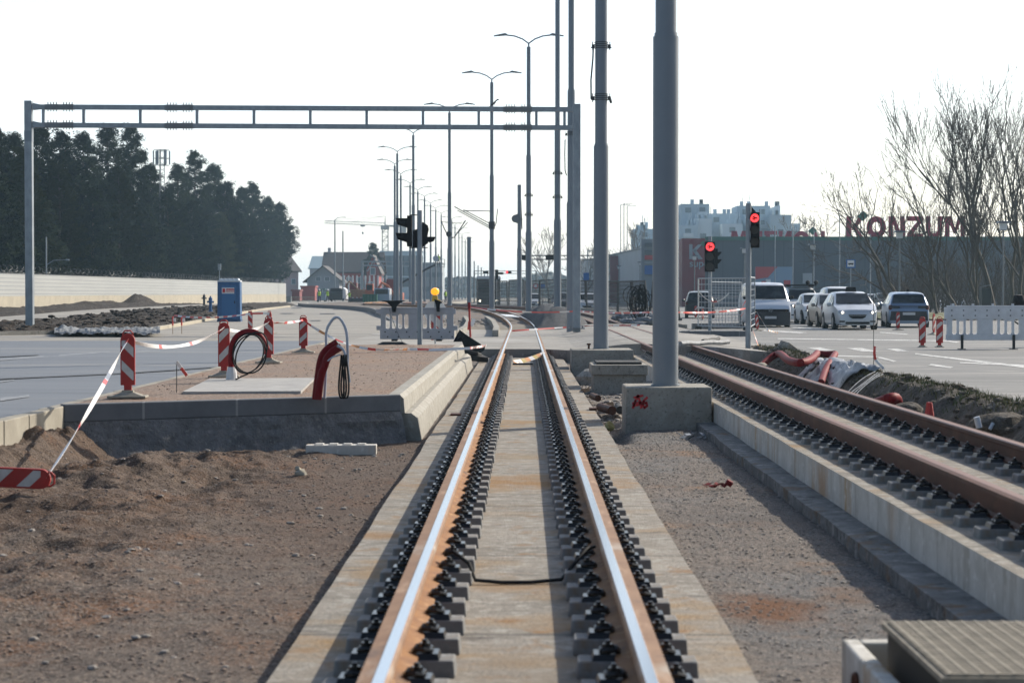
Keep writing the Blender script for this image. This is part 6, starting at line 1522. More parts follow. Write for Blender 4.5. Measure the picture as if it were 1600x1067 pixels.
# dense thicket of thin stems
b = MB(); rnd = random.Random(9)
for i in range(520):
    px = rnd.uniform(1385,1640); Y = rnd.uniform(150,185); c = at(px,470,Y); H = rnd.uniform(2.5,6.5)*(.6+.4*min(1,(px-1380)/120)); a = rnd.uniform(0,6.3); l = rnd.uniform(.1,.5)
    p = V((c.x,Y,.1)); pts = [p]; d = V((cos(a)*l,sin(a)*l,1))
    for k in range(5): d = (d+V((rnd.gauss(0,.14),rnd.gauss(0,.14),0))).normalized(); p = p+d*H/5; pts.append(p)
    b.tube(pts, [.035,.03,.024,.018,.012,.008], 3, caps=False)
    for k in range(9):
        j = rnd.randint(1,4); q = pts[j]; e = q+V((rnd.gauss(0,.5),rnd.gauss(0,.5),rnd.uniform(.2,1.1))); b.tube([q, q.lerp(e,.5)+V((0,0,.08)), e], [.016,.012,.006], 3, caps=False)
tag(b.build('thicket', M['barkg']), kind='stuff')
# far evergreen + far tree line at the vanishing point
k = copy_tree(protos[1]); c = at(583,382,470); k.location = (c.x,470,.2); k.scale = (.95,.95,(c.z-.2)/15); k['label'] = 'dark evergreen beside the dark roofed red house'; k['group'] = 'far garden evergreens'
k = copy_tree(protos[3]); c = at(569,400,480); k.location = (c.x,480,.2); k.scale = (.8,.8,(c.z-.2)/14.5); k['label'] = 'small evergreen top left of the bigger one by the red house'; k['group'] = 'far garden evergreens'
vs = []; fs = []; rnd = random.Random(55)
for i in range(9000):
    x = rnd.uniform(-90, 40); Y = rnd.uniform(900,960); hmax = 9+4*mn.noise(V((x*.05,0,0)))+5*mn.noise(V((x*.015,3,0))); z = rnd.random()*max(2,hmax)
    s = rnd.uniform(.7,1.4); p = V((x,Y,z)); u = V((rnd.gauss(0,1),rnd.gauss(0,1),rnd.gauss(0,1))).normalized(); w = u.orthogonal()*.8
    n = len(vs); vs += [tuple(p-u*s), tuple(p+w*s), tuple(p+u*s), tuple(p-w*s)]; fs.append((n,n+1,n+2,n+3))
b = MB(); b.add(vs, fs); tag(b.build('far_woodland', M['bark']), kind='stuff')

# telecom mast behind the pines
t = thing('telecom_mast', (at(253,400,262).x, 262, 0), 'lattice telecom mast with panel antennas rising behind the pines', 'telecom mast')
b = MB(); ztop = at(0,230,262).z
for a in (0, 2.09, 4.19): b.cyl((.45*cos(a),.45*sin(a),0), (.35*cos(a),.35*sin(a),ztop-.4), .05, n=6)
for k in range(26): z = ztop*k/26; b.tube([(.45*cos(a),.45*sin(a),z+(.4 if i % 2 else 0)) for i, a in enumerate((0,2.09,4.19,6.28))], .025, 4)
b.build('lattice', M['galvd'], t)
for zz in (ztop-.4, ztop-2.4, ztop-1.5):
    b = MB(); b.tube([(1.0*cos(a),1.0*sin(a),zz) for a in [2*pi*i/16 for i in range(17)]], .03, 4, caps=False)
    for a in (0,2.09,4.19): b.cyl((0,0,zz),(1.0*cos(a),1.0*sin(a),zz),.03,n=4)
    b.build('platform_ring', M['galvd'], t)
for a in (.3,1.3,2.4,3.4,4.4,5.4):
    b = MB(); b.box((1.05*cos(a),1.05*sin(a),ztop-1.4), (.3,.16,1.8), rot=(0,0,a+pi/2)); b.build('antenna', M['galv'], t)
# tower crane
Y = 620; t = thing('tower_crane', (at(602,470,Y).x, Y, .2), 'pale tower crane far behind the dark roofed house, jib pointing left', 'crane')
zj = at(0,356,Y).z-.2; zt_ = at(0,338,Y).z-.2
b = MB(); w = .9
for sx in (-1,1):
    for sy in (-1,1): b.cyl((sx*w,sy*w,0),(sx*w,sy*w,zj+.5),.11,n=4)
K = 16
for k in range(K):
    z0, z1 = zj*k/K, zj*(k+1)/K; s = 1 if k % 2 else -1
    for sy in (-1,1): b.cyl((-w*s,sy*w,z0),(w*s,sy*w,z1),.06,n=4); b.cyl((-w,sy*w,z1),(w,sy*w,z1),.06,n=4)
b.build('tower', M['craney'], t)
b = MB(); b.box((0,0,zj),(2.6,2.6,1.2)); b.cyl((0,0,zj),(0,0,zt_),.3,.08,n=6); b.build('slewing_unit', M['craney'], t)
xj = at(507,349,Y).x-t.location.x; xcj = at(617,356,Y).x-t.location.x; zl0 = zj+.6; zl1 = at(0,349,Y).z-.2
def J(f): return V((xj*f, 0, zl0+(zl1-zl0)*f))
b = MB()
for s in (-.35,.35): b.cyl(J(0)+V((0,s,0)), J(1)+V((0,s,0)), .09, n=4)
b.cyl(J(0)+V((0,0,.9)), J(1)+V((0,0,.7)), .09, n=4)
for k in range(22): b.cyl(J(k/22), J((k+.5)/22)+V((0,0,.85)), .045, n=3); b.cyl(J((k+.5)/22)+V((0,0,.85)), J((k+1)/22), .045, n=3)
b.cyl((0,0,zt_), J(.55)+V((0,0,.8)), .05, n=3); b.cyl((0,0,zt_), J(.95)+V((0,0,.8)), .05, n=3); b.build('jib', M['craney'], t)
b = MB(); b.cyl((0,0,zl0),(xcj+3.5,0,zl0-.2),.3,n=4); b.box((xcj+2.5,0,zl0-1.2),(2.2,1.2,2.0)); b.cyl((0,0,zt_),(xcj+3,0,zl0),.05,n=3); b.build('counter_jib', M['craney'], t)
b = MB(); c = J(.37); b.box(c+V((0,0,-.3)),(1.4,.8,.5)); b.cyl(c, c-V((0,0,2.4)),.05,n=3); b.box(c-V((0,0,2.6)),(.5,.3,.6)); b.build('trolley', M['galvd'], t)

# ================================================================ HOUSES (far left)
def gable_house(label, px0, px1, Y, zw, zr_, depth, mw, mr, ridge='x', over=.5, wins=(), chim=None, name='house'):
    a, c = at(px0,470,Y).x, at(px1,470,Y).x; t = thing(name, ((a+c)/2, Y, .1), label, 'house'); w = (c-a)/2
    b = MB()
    if ridge == 'y': b.prism([(-w,0,0),(w,0,0),(w,0,zw),(0,0,zr_),(-w,0,zw)], (0,depth,0))
    else: b.prism([(-w,0,0),(-w,depth,0),(-w,depth,zw),(-w,depth/2,zr_),(-w,0,zw)], (2*w,0,0))
    b.build('wall', mw, t)
    b = MB(); th = .25
    if ridge == 'y':
        sl = (zr_-zw)/w
        for s in (-1,1): b.prism([(0,-over,zr_+.02),(s*(w+over),-over,zw-sl*over+.02),(s*(w+over),-over,zw-sl*over+th),(0,-over,zr_+th+.05)], (0,depth+2*over,0))
    else:
        sl = (zr_-zw)/(depth/2)
        for s in (-1,1): b.prism([(-w-over,depth/2,zr_+.02),(-w-over,depth/2+s*(depth/2+over),zw-sl*over+.02),(-w-over,depth/2+s*(depth/2+over),zw-sl*over+th),(-w-over,depth/2,zr_+th+.05)], (2*w+2*over,0,0))
    rf = b.build('roof', mr, t)
    if chim: b = MB(); b.box((chim*w, depth/2, zr_+.4), (.7,.7,1.8)); b.build('chimney', M['greyw'], rf)
    for (x, z, ww, hh) in wins:
        b = MB(); b.box((x*w,-.03,z),(ww,.10,hh)); f_ = b.build('window', M['signwhite'], t); b = MB(); b.box((x*w,-.09,z),(ww*.8,.03,hh*.85)); b.build('pane', M['winb'], f_)
    return t
# pink house: roof slope facing the track side, gable to the right
def hz(py, Y): return at(0,py,Y).z-.1
Y = 440; t = gable_house('pink gabled house with dark roof beyond the end of the white wall', 430, 468, Y, hz(423,Y), hz(392,Y), 15, M['pink'], M['roofd'], 'x', .6, [(-.5,hz(436,Y),1.1,1.3),(.55,hz(440,Y),1.1,1.3)])
t.rotation_euler = (0,0,.55)
b = MB(); 
for (y, z) in ((4.5,hz(440,Y)),(8,hz(440,Y)),(7.5,hz(412,Y))): b.box(((at(468,470,Y).x-at(430,470,Y).x)/2+.05,y,z),(.12,1.0,1.5))
b.build('window', M['winb'], t)
Y = 470; gable_house('big red house under a wide dark roof', 506, 593, Y, hz(424,Y), hz(395,Y), 14, M['redw'], M['roofd'], 'x', .7, [(x,hz(438,Y),1.2,1.5) for x in (-.1,.25,.55)], chim=-.9)
Y = 440; gable_house('grey gabled house front before the big dark roof', 480, 530, Y, hz(437,Y), hz(417,Y), 12, M['greyw'], M['roofd'], 'y', .9, [(-.3,hz(436,Y),1.2,1.0),(.25,hz(436,Y),1.2,1.0),(-.2,hz(455,Y),1.2,1.2)])
Y = 430; gable_house('red gable wing at the right end of the big dark roof', 573, 592, Y, hz(420,Y), hz(400,Y), 9, M['redw'], M['roofd'], 'y', .6, [(0,hz(424,Y),1.2,1.6),(-.4,hz(445,Y),1.0,1.4)])
Y = 540; gable_house('distant blue sheet roofed building between the pink and dark roofs', 484, 512, Y, hz(420,Y), hz(401,Y), 20, M['greyw'], M['roofb'], 'x', .4)
Y = 560; 
def block(label, px0, px1, ptop, Y, depth, m, wins=None, name='building', cat='building', pz0=.1):
    a, c = at(px0,470,Y).x, at(px1,470,Y).x; H = at(0,ptop,Y).z; t = thing(name, ((a+c)/2, Y, pz0), label, cat); w = (c-a)/2
    b = MB(); b.bbox((-w,0,0),(w,depth,H-pz0)); b.build('wall', m, t); b = MB(); b.bbox((-w-.15,-.15,H-pz0-.001),(w+.15,depth+.15,H-pz0+.3)); b.build('roof', m, t)
    if wins:
        nx_, nz_, sx, sz, z0 = wins
        for i in range(nx_):
            for j in range(nz_):
                z = z0+j*(H-pz0-z0)/nz_+.8
                if z > H-.8: continue
                b = MB(); b.box((-w+2*w*(i+.5)/nx_, -.03, z),(sx,.08,sz)); b.build('window', M['winb'], t)
    return t
block('grey modern building with tall windows behind the close lamp masts', 594, 660, 394, 560, 20, M['apt'], (9,3,1.6,2.6,4), 'building')
block('low grey hall right of the close lamp masts', 640, 690, 412, 520, 20, M['cladl'], (8,2,1.5,1.2,2), 'building')
# concrete site fence of pale posts before the red house
for i in range(11):
    px = 538+i*6.6; c = at(px,432,400); b = MB(); b.box((c.x,400,(c.z)/2+.2),(.28,.28,c.z))
    tag(b.build('concrete_post', M['pipew'], origin=(c.x,400,.2)), 'pale upright post in the row in front of the red house', 'post', 'pale posts before the red house')
t = thing('sign_gantry', (at(600,470,330).x,330,.2), 'distant pale gantry with an A frame in front of the red house', 'gantry')
b = MB(); gx = t.location.x; L_, R2 = at(566,470,330).x-gx, at(650,470,330).x-gx; za, zb2 = at(0,409,330).z-.2, at(0,415,330).z-.2
for x in (L_,R2): b.bbox((x-.18,-.18,0),(x+.18,.18,za+.1))
b.bbox((L_,-.1,za-.12),(R2,.1,za+.12)); b.bbox((L_,-.1,zb2-.12),(R2,.1,zb2+.12))
for k in range(1,9): x = L_+(R2-L_)*k/9; b.bbox((x-.06,-.06,zb2),(x+.06,.06,za))
b.build('frame', M['galv'], t)
b = MB()
for q in [((586,404),(574,424)),((590,404),(600,420)),((578,398),(587,404))]: p, e = at(*q[0],328), at(*q[1],328); b.cyl((p.x-gx,-2,p.z-.2),(e.x-gx,-2,e.z-.2),.10,n=5)
b.build('a_frame', M['galv'], t)
b = MB(); c = at(590,452,320); 
block('dark red container behind the far end of the white wall', 456, 468, 455, 345, 4, M['redm'], None, 'container', 'container')
block('reddish brick garden shed beyond the wall end', 470, 492, 449, 380, 5, M['redw'], None, 'shed', 'shed')
b = MB(); c = at(451,466,300); b.bbox((c.x-.35,300,.2),(c.x+.35,300.8,c.z+.3)); tag(b.build('utility_cabinet', M['galvd'], bevel=.03, origin=(c.x,300,.2)), 'dark utility cabinet at the right end of the white wall', 'cabinet')
t = thing('yard_fence', (at(475,470,310).x,310,.2), 'low pale fence from the cabinet to the hi vis workers', 'fence'); b = MB()
for i in range(22): x = (-22+i*2)*.106*1.0; b.box((x*1.05,0,.5),(.05,.05,1.0))
for z in (.3,.9): b.box((0,0,z),(4.9,.04,.05))
b.build('railing', M['foot'], t)
# round sign + wires near the boom lift
t = thing('road_sign', (at(681,470,230).x,230,.4), 'round grey back of a distant sign high among the lamp masts', 'road sign'); zc = at(0,404,230).z-.4
b = MB(); b.cyl((0,0,0),(0,0,zc+.4),.05,n=6); b.build('post', M['galv'], t); b = MB(); b.cyl((0,-.06,zc),(0,-.09,zc),.34,n=20); b.build('sign_disc', M['hose'], t)

# ================================================================ CENTRE DISTANCE: signals and signs
t = thing('signal_gantry', (at(890,470,160).x,160,.1), 'dark horizontal signal bar across behind the tall masts', 'gantry'); gx = t.location.x
b = MB(); a, c = at(812,402,160), at(948,402,160); z1 = at(0,399.5,160).z-.1; z2 = at(0,405.5,160).z-.1
for z in (z1,z2): b.cyl((a.x-gx,0,z),(c.x-gx,0,z),.05,n=6)
for k in range(14): x = a.x-gx+(c.x-a.x)*k/14; b.cyl((x,0,z1),(x+.3,0,z2),.025,n=4)
b.cyl((c.x-gx,0,0),(c.x-gx,0,z1+.2),.14,n=10); b.build('frame', M['galvd'], t)
for px in (818,858,868): x = at(px,402,160).x-gx; b = MB(); b.box((x,-.1,(z1+z2)/2),(.55,.25,.42)); b.build('signal_housing', M['black'], t)
t = thing('signal_gantry', (at(790,470,240).x,240,.4), 'farther thin signal bar with small signal heads near the vanishing point', 'gantry'); gx = t.location.x
a, c = at(741,425,240), at(838,425,240); b = MB(); z1, z2 = at(0,423.5,240).z-.4, at(0,427.5,240).z-.4
for z in (z1,z2): b.cyl((a.x-gx,0,z),(c.x-gx,0,z),.04,n=5)
for x in (a.x,c.x): b.cyl((x-gx,0,0),(x-gx,0,z1),.09,n=6)
b.build('frame', M['galvd'], t)
for px, m_ in ((759,'black'),(795,'black')): x = at(px,425,240).x-gx; b = MB(); b.box((x,-.1,(z1+z2)/2),(.65,.25,.28)); b.build('signal_housing', M[m_], t)
b = MB(); x = at(792,425,240).x-gx; b.box((x,-.24,(z1+z2)/2),(.22,.04,.24)); b.build('lens', M['sigred'], t)
t = thing('traffic_light', (at(776,470,175).x,175,.4), 'distant dark traffic light seen right of the lamp mast foot', 'traffic light')
b = MB(); zc = at(0,429,175).z-.4; b.box((0,0,zc),(.28,.25,.85)); b.box((.35,0,zc+.1),(.5,.2,.2)); b.build('signal_housing', M['black'], t); b = MB(); b.cyl((0,0,0),(0,0,zc),.05,n=6); b.build('pole', M['galvd'], t)
for px, py, Y, w, h, m_, lab in [(916,432,150,.42,.55,'signblue','blue road sign right of the gantry leg'),(837,447,190,.5,.5,'signred','round red ringed sign between the masts'),(848,447,195,.45,.45,'signblue','small blue sign between the masts, right of the red one')]:
    c = at(px,py,Y); t = thing('road_sign', (c.x,Y,.1), lab, 'road sign'); b = MB(); b.cyl((0,.05,0),(0,.05,c.z+.2),.04,n=6); b.build('post', M['galvd'], t)
    b = MB()
    if m_ == 'signred': b.cyl((0,0,c.z-.1),(0,-.03,c.z-.1),w/2,n=18); b.build('sign_ring', M[m_], t); b = MB(); b.cyl((0,-.03,c.z-.1),(0,-.04,c.z-.1),w*.33,n=18); b.build('sign_face', M['signwhite'], t)
    else: b.box((0,0,c.z-.1),(w,.03,h)); b.build('sign_face', M[m_], t)

# ================================================================ SUPERMARKET
Y = 236
x0, x1 = at(1062,470,Y).x, at(1640,470,Y).x; H = at(0,376,Y).z
t = thing('supermarket', ((x0+x1)/2, Y, .0), 'long low grey blue supermarket hall with burgundy roof lettering', 'supermarket'); gx = t.location.x
b = MB(); b.bbox((x0-gx+3.0,0,0),(x1-gx,40,H)); b.build('wall', M['cladd'], t)
b = MB(); b.bbox((x0-gx+3.0,-.15,H),(x1-gx+.2,40.2,H+.45)); b.build('roof_trim', M['trimg'], t)
xk0, xk1 = at(1065,470,Y).x-gx, at(1101,470,Y).x-gx; zk = at(0,373,Y).z
b = MB(); b.bbox((xk0,-.6,0),(xk1,6,zk)); pk = b.build('sign_tower', M['kred'], t)
def L2(px, py, y=-.66): q = at(px,py,Y+y); return V((q.x-gx, y, q.z))
b = MB()
for poly_ in [[(1077,382),(1082,382),(1082,405),(1077,405)], [(1082,391),(1091,382),(1097,382),(1086,394)], [(1083,392.5),(1087,390),(1098,405),(1091,405)]]: b.prism([L2(*p) for p in poly_], (0,.06,0))
b.build('sign_letter', M['cladl'], pk)
b = MB(); b.prism([L2(*p,-.70) for p in [(1094,380),(1099,376),(1103,382),(1098,386)]], (0,.06,0)); b.build('sign_leaf', M['kgreen'], pk)
text_mesh('super', 2.05*.6, .04, M['cladl'], 'sign_letter', pk, tuple(L2(1077,417,-.68)), (pi/2,0,0), 1.0, .01)
# light wing left of the red tower, receding
xa, ya, xb, yb = at(1064,470,238).x, 238, at(906,470,430).x, 430
t2 = thing('store_wing', (xa,ya,0), 'pale grey store wing receding left behind the masts', 'building')
b = MB(); Hw = at(0,377,238).z; dd = V((xb-xa,yb-ya,0)); nn = V((dd.y,-dd.x,0)).normalized()
b.prism([V((0,0,0)), dd, dd+V((0,0,Hw+.6)), V((0,0,Hw))], nn*20); b.build('wall', M['cladl'], t2)
b = MB(); b.prism([V((0,0,Hw))-nn*.1, dd+V((0,0,Hw+.6))-nn*.1, dd+V((0,0,Hw+.85))-nn*.1, V((0,0,Hw+.25))-nn*.1], nn*20.2); b.build('roof_trim', M['cladd'], t2)
for k, (pa, pb, yy0, yy1, m_) in enumerate([(1007,1023,380,386,'cladd'),(1007,1023,391,397,'cladd'),(1007,1023,399,406,'postr'),(1007,1023,409,412,'cladl'),(1007,1023,415,429,'signblue')]):
    t3 = t2; q0 = at(pa,yy1,236); q1 = at(pb,yy0,236); b = MB(); b.bbox((q0.x-xa,-2.4,q0.z),(q1.x-xa,-2.2,q1.z)); b.build('sign_panel', M[m_], t2)
b = MB(); q0 = at(1001,435,237); q1 = at(1024,374,237); b.bbox((q0.x-xa,-2.1,0),(q1.x-xa,-.9,q1.z)); b.build('sign_tower', M['cladl'], t2)
b = MB(); q0 = at(953,425,330); q1 = at(966,400,330); b.bbox((q0.x-xa,330-ya-1,0),(q1.x-xa,330-ya,q1.z)); b.build('red_panel', M['kred'], t2)
# roof lettering
def letters(word, px0, px1, py0, py1, Yq, name, label, mirror=False, frame=True):
    a, c = at(px0,py1,Yq), at(px1,py0,Yq); t = thing(name, (a.x, Yq, a.z), label, 'roof sign'); Wt, Ht = c.x-a.x, c.z-a.z
    # block letters built in a 0..1 box
    G = {'K': [[(0,0),(.28,0),(.28,1),(0,1)], [(.28,.36),(.70,1),(1.02,1),(.52,.40)], [(.30,.62),(.46,.62),(1.02,0),(.68,0)]],
         'O': None, 'N': [[(0,0),(.27,0),(.27,1),(0,1)], [(.73,0),(1,0),(1,1),(.73,1)], [(0.1,1),(.36,1),(.9,0),(.64,0)]],
         'Z': [[(0,.78),(1,.78),(1,1),(0,1)], [(0,0),(1,0),(1,.22),(0,.22)], [(.0,.20),(.33,.20),(1,.80),(.67,.80)]], 'U': 'U',
         'M': [[(0,0),(.21,0),(.21,1),(0,1)], [(.79,0),(1,0),(1,1),(.79,1)], [(.1,1),(.33,1),(.56,.22),(.44,.22)], [(.67,1),(.9,1),(.56,.22),(.44,.22)]]}
    widths = {'K':1.0,'O':1.12,'N':.92,'Z':.92,'U':.95,'M':1.15}; tot = sum(widths[k] for k in word)+.16*(len(word)-1); s = Wt/tot; x = 0
    for chr_ in word:
        w = widths[chr_]*s; b = MB()
        def put_(poly_, d=.28):
            P = [(x+p[0]*w, p[1]*Ht) for p in poly_]
            if mirror: P = [(Wt-p[0], p[1]) for p in P]
            b.prism([(p[0],0,p[1]) for p in P], (0,d,0))
        if chr_ == 'O':
            n = 28
            for i in range(n):
                a0, a1 = 2*pi*i/n, 2*pi*(i+1)/n; put_([(.5+.5*cos(a0),.5+.5*sin(a0)),(.5+.5*cos(a1),.5+.5*sin(a1)),(.5+.22*cos(a1),.5+.24*sin(a1)),(.5+.22*cos(a0),.5+.24*sin(a0))])
        elif chr_ == 'U':
            put_([(0,.42),(.27,.42),(.27,1),(0,1)]); put_([(.73,.42),(1,.42),(1,1),(.73,1)])
            for i in range(12):
                a0, a1 = pi+pi*i/12, pi+pi*(i+1)/12; put_([(.5+.5*cos(a0),.42+.42*sin(a0)),(.5+.5*cos(a1),.42+.42*sin(a1)),(.5+.23*cos(a1),.42+.19*sin(a1)),(.5+.23*cos(a0),.42+.19*sin(a0))])
        else:
            for i, poly_ in enumerate(G[chr_]): put_(poly_, .28+.01*i)
        b.build('sign_letter', M['konz'], t)
        if chr_ == 'K':
            b = MB(); cx, cz = x+w*.92, Ht*1.0; r = Ht*.26
            if mirror: cx = Wt-cx
            b.prism([(cx-r,-.06,cz),(cx,-.06,cz-r*.85),(cx+r*1.1,-.06,cz+r*.1),(cx+r*.1,-.06,cz+r*.95)], (0,.35,0)); b.build('sign_leaf', M['kgreen'], t)
        x += w+.16*s
    b = MB()
    for i in range(9): xx = Wt*i/8; b.cyl((xx,.5,-1.2),(xx,.5,Ht*.8),.05,n=4); b.cyl((xx,.5,Ht*.8),(xx,1.4,-1.2),.04,n=4)
    b.cyl((0,.5,Ht*.3),(Wt,.5,Ht*.3),.04,n=4); b.cyl((0,.5,-.2),(Wt,.5,-.2),.05,n=4); b.build('frame', M['galvd'], t)
    return t
letters('KONZUM', 1323, 1508, 338, 372.5, 240, 'roof_sign', 'large burgundy KONZUM letters on the near edge of the supermarket roof')
letters('KONZUM', 1143, 1289, 361, 387, 272, 'roof_sign', 'rear mirrored KONZUM letters half hidden behind the supermarket roof edge', mirror=True)
# billboards and signs before the store
t = thing('billboard', (at(1209,445,225).x,225,0), 'blue and red advertising billboard in front of the store wall', 'billboard'); gx = t.location.x
q0, q1 = at(1180,446,225), at(1238,417,225); b = MB(); b.bbox((q0.x-gx,-.1,q0.z-.4),(q1.x-gx,.1,q1.z)); b.build('board', M['poster'], t)
b = MB(); 
b.prism([(q0.x-gx,-.13,q1.z),(q0.x-gx+2.5,-.13,q1.z),(q0.x-gx+1.4,-.13,q1.z-1.2),(q0.x-gx,-.13,q1.z-1.4)], (0,.03,0)); b.box((q1.x-gx-.6,-.12,q0.z+.2),(.75,.05,.75)); b.box((q0.x-gx+1.0,-.12,q0.z+.2),(.6,.05,.6)); b.build('red_field', M['postr'], t)
b = MB(); b.box((q0.x-gx+1.45,-.12,q0.z+.3),(.55,.05,.8)); b.build('white_field', M['signwhite'], t)
b = MB()
for x in (q0.x-gx+.4,q1.x-gx-.4): b.cyl((x,.1,0),(x,.1,q0.z),.08,n=6)
b.build('leg', M['galvd'], t)
t = thing('info_board', (at(1263,445,215).x,215,0), 'pale white notice board left of the lantern post', 'notice board'); zz = at(0,427,215).z
b = MB(); b.bbox((-.6,-.05,zz-1.1),(.6,.05,zz)); b.build('board', M['cladl'], t); b = MB(); b.box((0,.06,zz/2),(.1,.1,zz-.2)); b.build('post', M['galvd'], t)
t = thing('bus_stop_sign', (at(1329,470,118).x,118,.05), 'blue and white bus stop sign on a thin post above the taxi', 'bus stop sign'); z0, z1 = at(0,420.5,118).z, at(0,407,118).z
b = MB(); b.bbox((-.27,-.03,z0),(.27,.0,z1)); b.build('sign_face', M['signblue'], t); b = MB(); b.bbox((-.20,-.045,z0+.08),(.20,-.031,z1-.05)); b.build('sign_field', M['signwhite'], t)
zc = (z0+z1)/2; b = MB(); b.box((0,-.05,zc+.0),(.30,.012,.075)); 
for s in (-.09,.09): b.cyl((s,-.046,zc-.05),(s,-.056,zc-.05),.025,n=8)
b.build('bus_symbol', M['black'], t); b = MB(); b.cyl((0,.02,0),(0,.02,z1),.03,n=8); b.build('post', M['galv'], t)
t = thing('waste_bin', (at(1538,473,128).x,128,.1), 'dark upright bin under a bent frame before the thicket', 'waste bin'); zz = at(0,449,128).z-.1
b = MB(); b.bbox((-.2,-.2,.1),(.42,.3,zz-.05)); b.build('body', M['wire'], t, bevel=.03); b = MB(); b.tube([(-.30,0,0),(-.30,0,zz),(.2,0,zz+.12),(.45,0,zz+.14)], .035, 5); b.build('frame', M['galvd'], t)
# dark machine at the right picture edge
t = thing('concrete_saw', (at(1598,500,52).x+.25,52,.12), 'black machine cut off by the right edge above the white barrier', 'machine'); 
b = MB(); q = at(1592,470,52); b.lathe((q.x-t.location.x,0,q.z-.12-.14), [(.02,-.02),(.15,0),(.17,.14),(.13,.28),(.02,.3)], 12); b.box((.1,0,q.z-.12-.0),(.4,.3,.25)); b.build('motor', M['black'], t, smooth=False)
b = MB(); b.tube([(.15,0,q.z-.35),(-.05,0,.6),(-.25,.1,.55),(-.55,.15,.75)], .022, 6); b.build('hose', M['black'], t); b = MB(); b.box((.15,0,.45),(.35,.4,.6)); b.build('frame', M['barrw'], t, bevel=.02); b = MB()
for s in (0,.3): b.cyl((s,-.2,.12),(s,-.12,.12),.12,n=12)
b.build('wheel', M['rubber'], t)
# lantern posts
def lantern(px, py, Y, lab, first=False):
    zt_ = at(0,py,Y).z-.05; t = thing('lantern_post', (at(px,470,Y).x,Y,.05), lab, 'lamp post', 'square lantern posts before the store')
    b = MB(); b.cyl((0,0,0),(0,0,zt_-.5),.065,.05,n=8); b.build('pole', M['galvd'], t, smooth=True)
    b = MB(); b.box((0,0,zt_-.3),(.34,.34,.36),taper=1.15); b.build('lamp_glass', M['signwhite'], t)
    b = MB(); b.box((0,0,zt_-.06),(.72,.72,.10),taper=.8); b.box((0,0,zt_-.5),(.3,.3,.05)); b.build('lamp_cap', M['galvd'], t)
    return t
for px, py, Y, lab in [(967,415,283,'farthest square lantern post left of the thickest mast'),(1000,409,249,'square lantern post just left of the thickest mast'),(1085,399,207,'square lantern post before the burgundy K panel'),(1163,387,173,'square lantern post just left of the near traffic light'),
                       (1270,381,157,'square lantern post above the white estate car'),(1405,361,127,'tall square lantern post right of the roof sign start'),(1567,346,111,'square lantern post at the right before the bare trees')]: lantern(px,py,Y,lab)
for px, yt_, yb_, Y in [(1210,352,440,230),(1238,348,450,220),(1231-20,353,440,235),(1311,335,455,205),(1360,375,470,190)]:
    pass
for px, yt_, Y, lab in [(1211,353,222,'thin flag pole above the billboard'),(1239,348,218,'thin pole right of the billboard'),(1272,341,226,'thin pole through the mirrored letters'),(1312,336,205,'thin pole left of the roof sign letter K'),(1360,366,190,'thin pole under the roof sign letter O'),(1196,0,0,None)]:
    if not lab: continue
    c = at(px,yt_,Y); b = MB(); b.cyl((c.x,Y,0),(c.x,Y,c.z),.06,n=6); tag(b.build('flag_pole', M['galv'], smooth=True, origin=(c.x,Y,0)), lab, 'pole')
for px, yt_, Y in [(970,320,380),(975,318,385),(980,322,390),(918,392,300)]:
    c = at(px,yt_,Y); b = MB(); b.cyl((c.x,Y,0),(c.x,Y,c.z),.09,n=6); b.box((c.x+.9,Y,c.z),(1.8,.2,.1)); tag(b.build('street_lamp', M['galv'], smooth=False, origin=(c.x,Y,0)), 'far thin street lamp left of the thickest mast', 'street lamp', 'far thin street lamps left of the thickest mast')

# apartment blocks
def apt(label, spec, Y, name='apartment_block', seed=1):
    t = thing(name, (at(spec[0][0],470,Y).x, Y, 0), label, 'apartment block'); gx = t.location.x; rnd = random.Random(seed); nwin = 0
    for (pa, pb, top, dy, m_) in spec:
        a, c = at(pa,470,Y+dy).x-gx, at(pb,470,Y+dy).x-gx; H = at(0,top,Y+dy).z
        b = MB(); b.bbox((a,dy,0),(c,dy+14,H)); b.build('wall', M[m_], t)
        nx_ = max(1, int((c-a)/3.4)); z = H-1.6
        while z > 15 and nwin < 95:
            for i in range(nx_):
                if rnd.random() < .75:
                    x = a+(c-a)*(i+.5)/nx_; b = MB(); b.box((x,dy-.05,z),(1.5,.12,1.3)); b.build('window', M['winb'], t); nwin += 1
                    if rnd.random() < .35: b = MB(); b.box((x,dy-.5,z-1.0),(2.6,1.0,1.0)); b.build('balcony', M['aptw'], t)
            z -= 2.9
    for (pa, pb, top, dy, m_) in spec:
        for k in range(3):
            q = at(pa+(pb-pa)*rnd.random(),top,Y+dy+3); b = MB(); b.box((q.x-gx,dy+3,q.z+.5),(.9,.9,1.4))
            if rnd.random() < .5: b.cyl((q.x-gx+.2,dy+3,q.z+1),(q.x-gx+.2,dy+3,q.z+3.2),.08,n=4)
            b.build('rooftop_vent', M['apt'], t)
    return t
apt('stepped pale apartment block just right of the thickest mast', [(1045,1066,333,6,'apt'),(1064,1108,319,0,'apt'),(1085,1112,342,-4,'aptw'),(1060,1090,352,-8,'apt')], 520, seed=3)
apt('long stepped pale apartment block behind the near traffic light', [(1108,1152,334,0,'apt'),(1151,1203,322,4,'apt'),(1203,1236,336,-3,'apt'),(1128,1160,350,-7,'aptw'),(1165,1188,343,-5,'apt'),(1213,1219,322,6,'aptw')], 525, seed=5)
apt('low far apartment block left of the thickest mast', [(990,1024,358,0,'apt'),(1000,1012,354,3,'apt')], 560, seed=8)
apt('small far block at the right end of the apartments', [(1235,1249,356,0,'apt')], 560, seed=9)

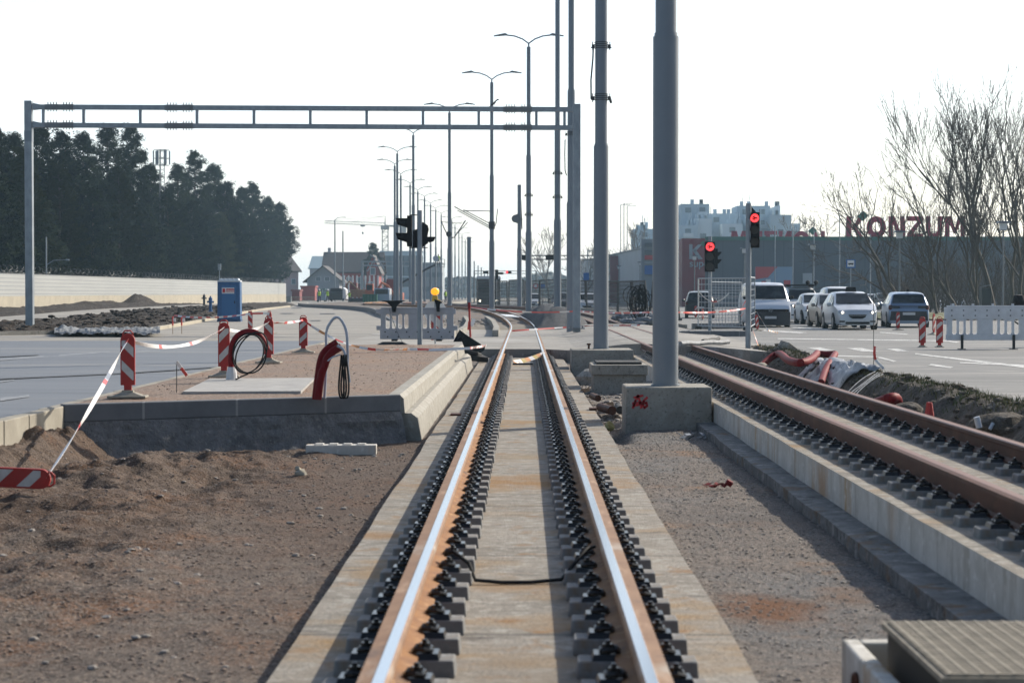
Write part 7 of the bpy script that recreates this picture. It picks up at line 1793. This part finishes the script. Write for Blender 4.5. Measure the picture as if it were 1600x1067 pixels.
# ================================================================ LIGHT, SKY, HAZE
SAZ, SEL = radians(40), radians(31)       # sun: 40 deg from +X towards +Y, 31 deg up
sd = V((cos(SAZ)*cos(SEL), sin(SAZ)*cos(SEL), sin(SEL)))
ld = bpy.data.lights.new('sun', 'SUN'); ld.energy = 4.5; ld.angle = radians(.6); ld.color = (1,.92,.79)
lo_ = bpy.data.objects.new('sun', ld); col.objects.link(lo_); lo_.rotation_euler = sd.to_track_quat('Z','Y').to_euler(); lo_.location = sd*60
w = bpy.data.worlds.new('World'); sc.world = w; w.use_nodes = True; nt = w.node_tree
bg = nt.nodes['Background']; sky = nt.nodes.new('ShaderNodeTexSky'); sky.sky_type = 'NISHITA'; sky.sun_disc = False
sky.sun_elevation = SEL; sky.sun_rotation = atan2(sd.x, sd.y); sky.air_density = 1.0; sky.dust_density = 1.6; sky.ozone_density = 1.0
tcw = nt.nodes.new('ShaderNodeTexCoord'); dp = nt.nodes.new('ShaderNodeVectorMath'); dp.operation = 'DOT_PRODUCT'
nt.links.new(tcw.outputs['Generated'], dp.inputs[0]); gd = V((.12,.98,.13)).normalized(); dp.inputs[1].default_value = tuple(gd)
mrw = nt.nodes.new('ShaderNodeMapRange'); mrw.interpolation_type = 'SMOOTHSTEP'; mrw.inputs['From Min'].default_value = .62; mrw.inputs['From Max'].default_value = .92
nt.links.new(dp.outputs['Value'], mrw.inputs['Value'])
mxw = nt.nodes.new('ShaderNodeMix'); mxw.data_type = 'RGBA'; mxw.blend_type = 'ADD'; mxw.clamp_factor = False
nt.links.new(mrw.outputs[0], mxw.inputs[0]); nt.links.new(sky.outputs[0], mxw.inputs[6]); mxw.inputs[7].default_value = (4.0,4.3,4.8,1)   # extra brightness added to the sky around the view direction
nt.links.new(mxw.outputs[2], bg.inputs[0]); bg.inputs['Strength'].default_value = .105
hm = bpy.data.materials.new('haze'); hm.use_nodes = True; N = hm.node_tree.nodes; N.remove(N['Principled BSDF'])
pv = N.new('ShaderNodeVolumePrincipled'); pv.inputs['Color'].default_value = (.55,.80,1,1); pv.inputs['Density'].default_value = .00024; pv.inputs['Anisotropy'].default_value = .35
hm.node_tree.links.new(pv.outputs[0], N['Material Output'].inputs['Volume'])
b = MB(); b.bbox((-1600,-60,-2.2),(1600,2500,33)); o = b.build('haze', hm); tag(o, kind='stuff')
sc.view_settings.view_transform = 'Standard'; sc.view_settings.look = 'None'; sc.view_settings.gamma = 1; sc.view_settings.exposure = .35
cy = sc.cycles; cy.use_denoising = True; cy.max_bounces = 6; cy.diffuse_bounces = 3; cy.glossy_bounces = 3; cy.transparent_max_bounces = 6; cy.volume_bounces = 1; cy.caustics_reflective = False; cy.caustics_refractive = False
cy.sample_clamp_indirect = 4
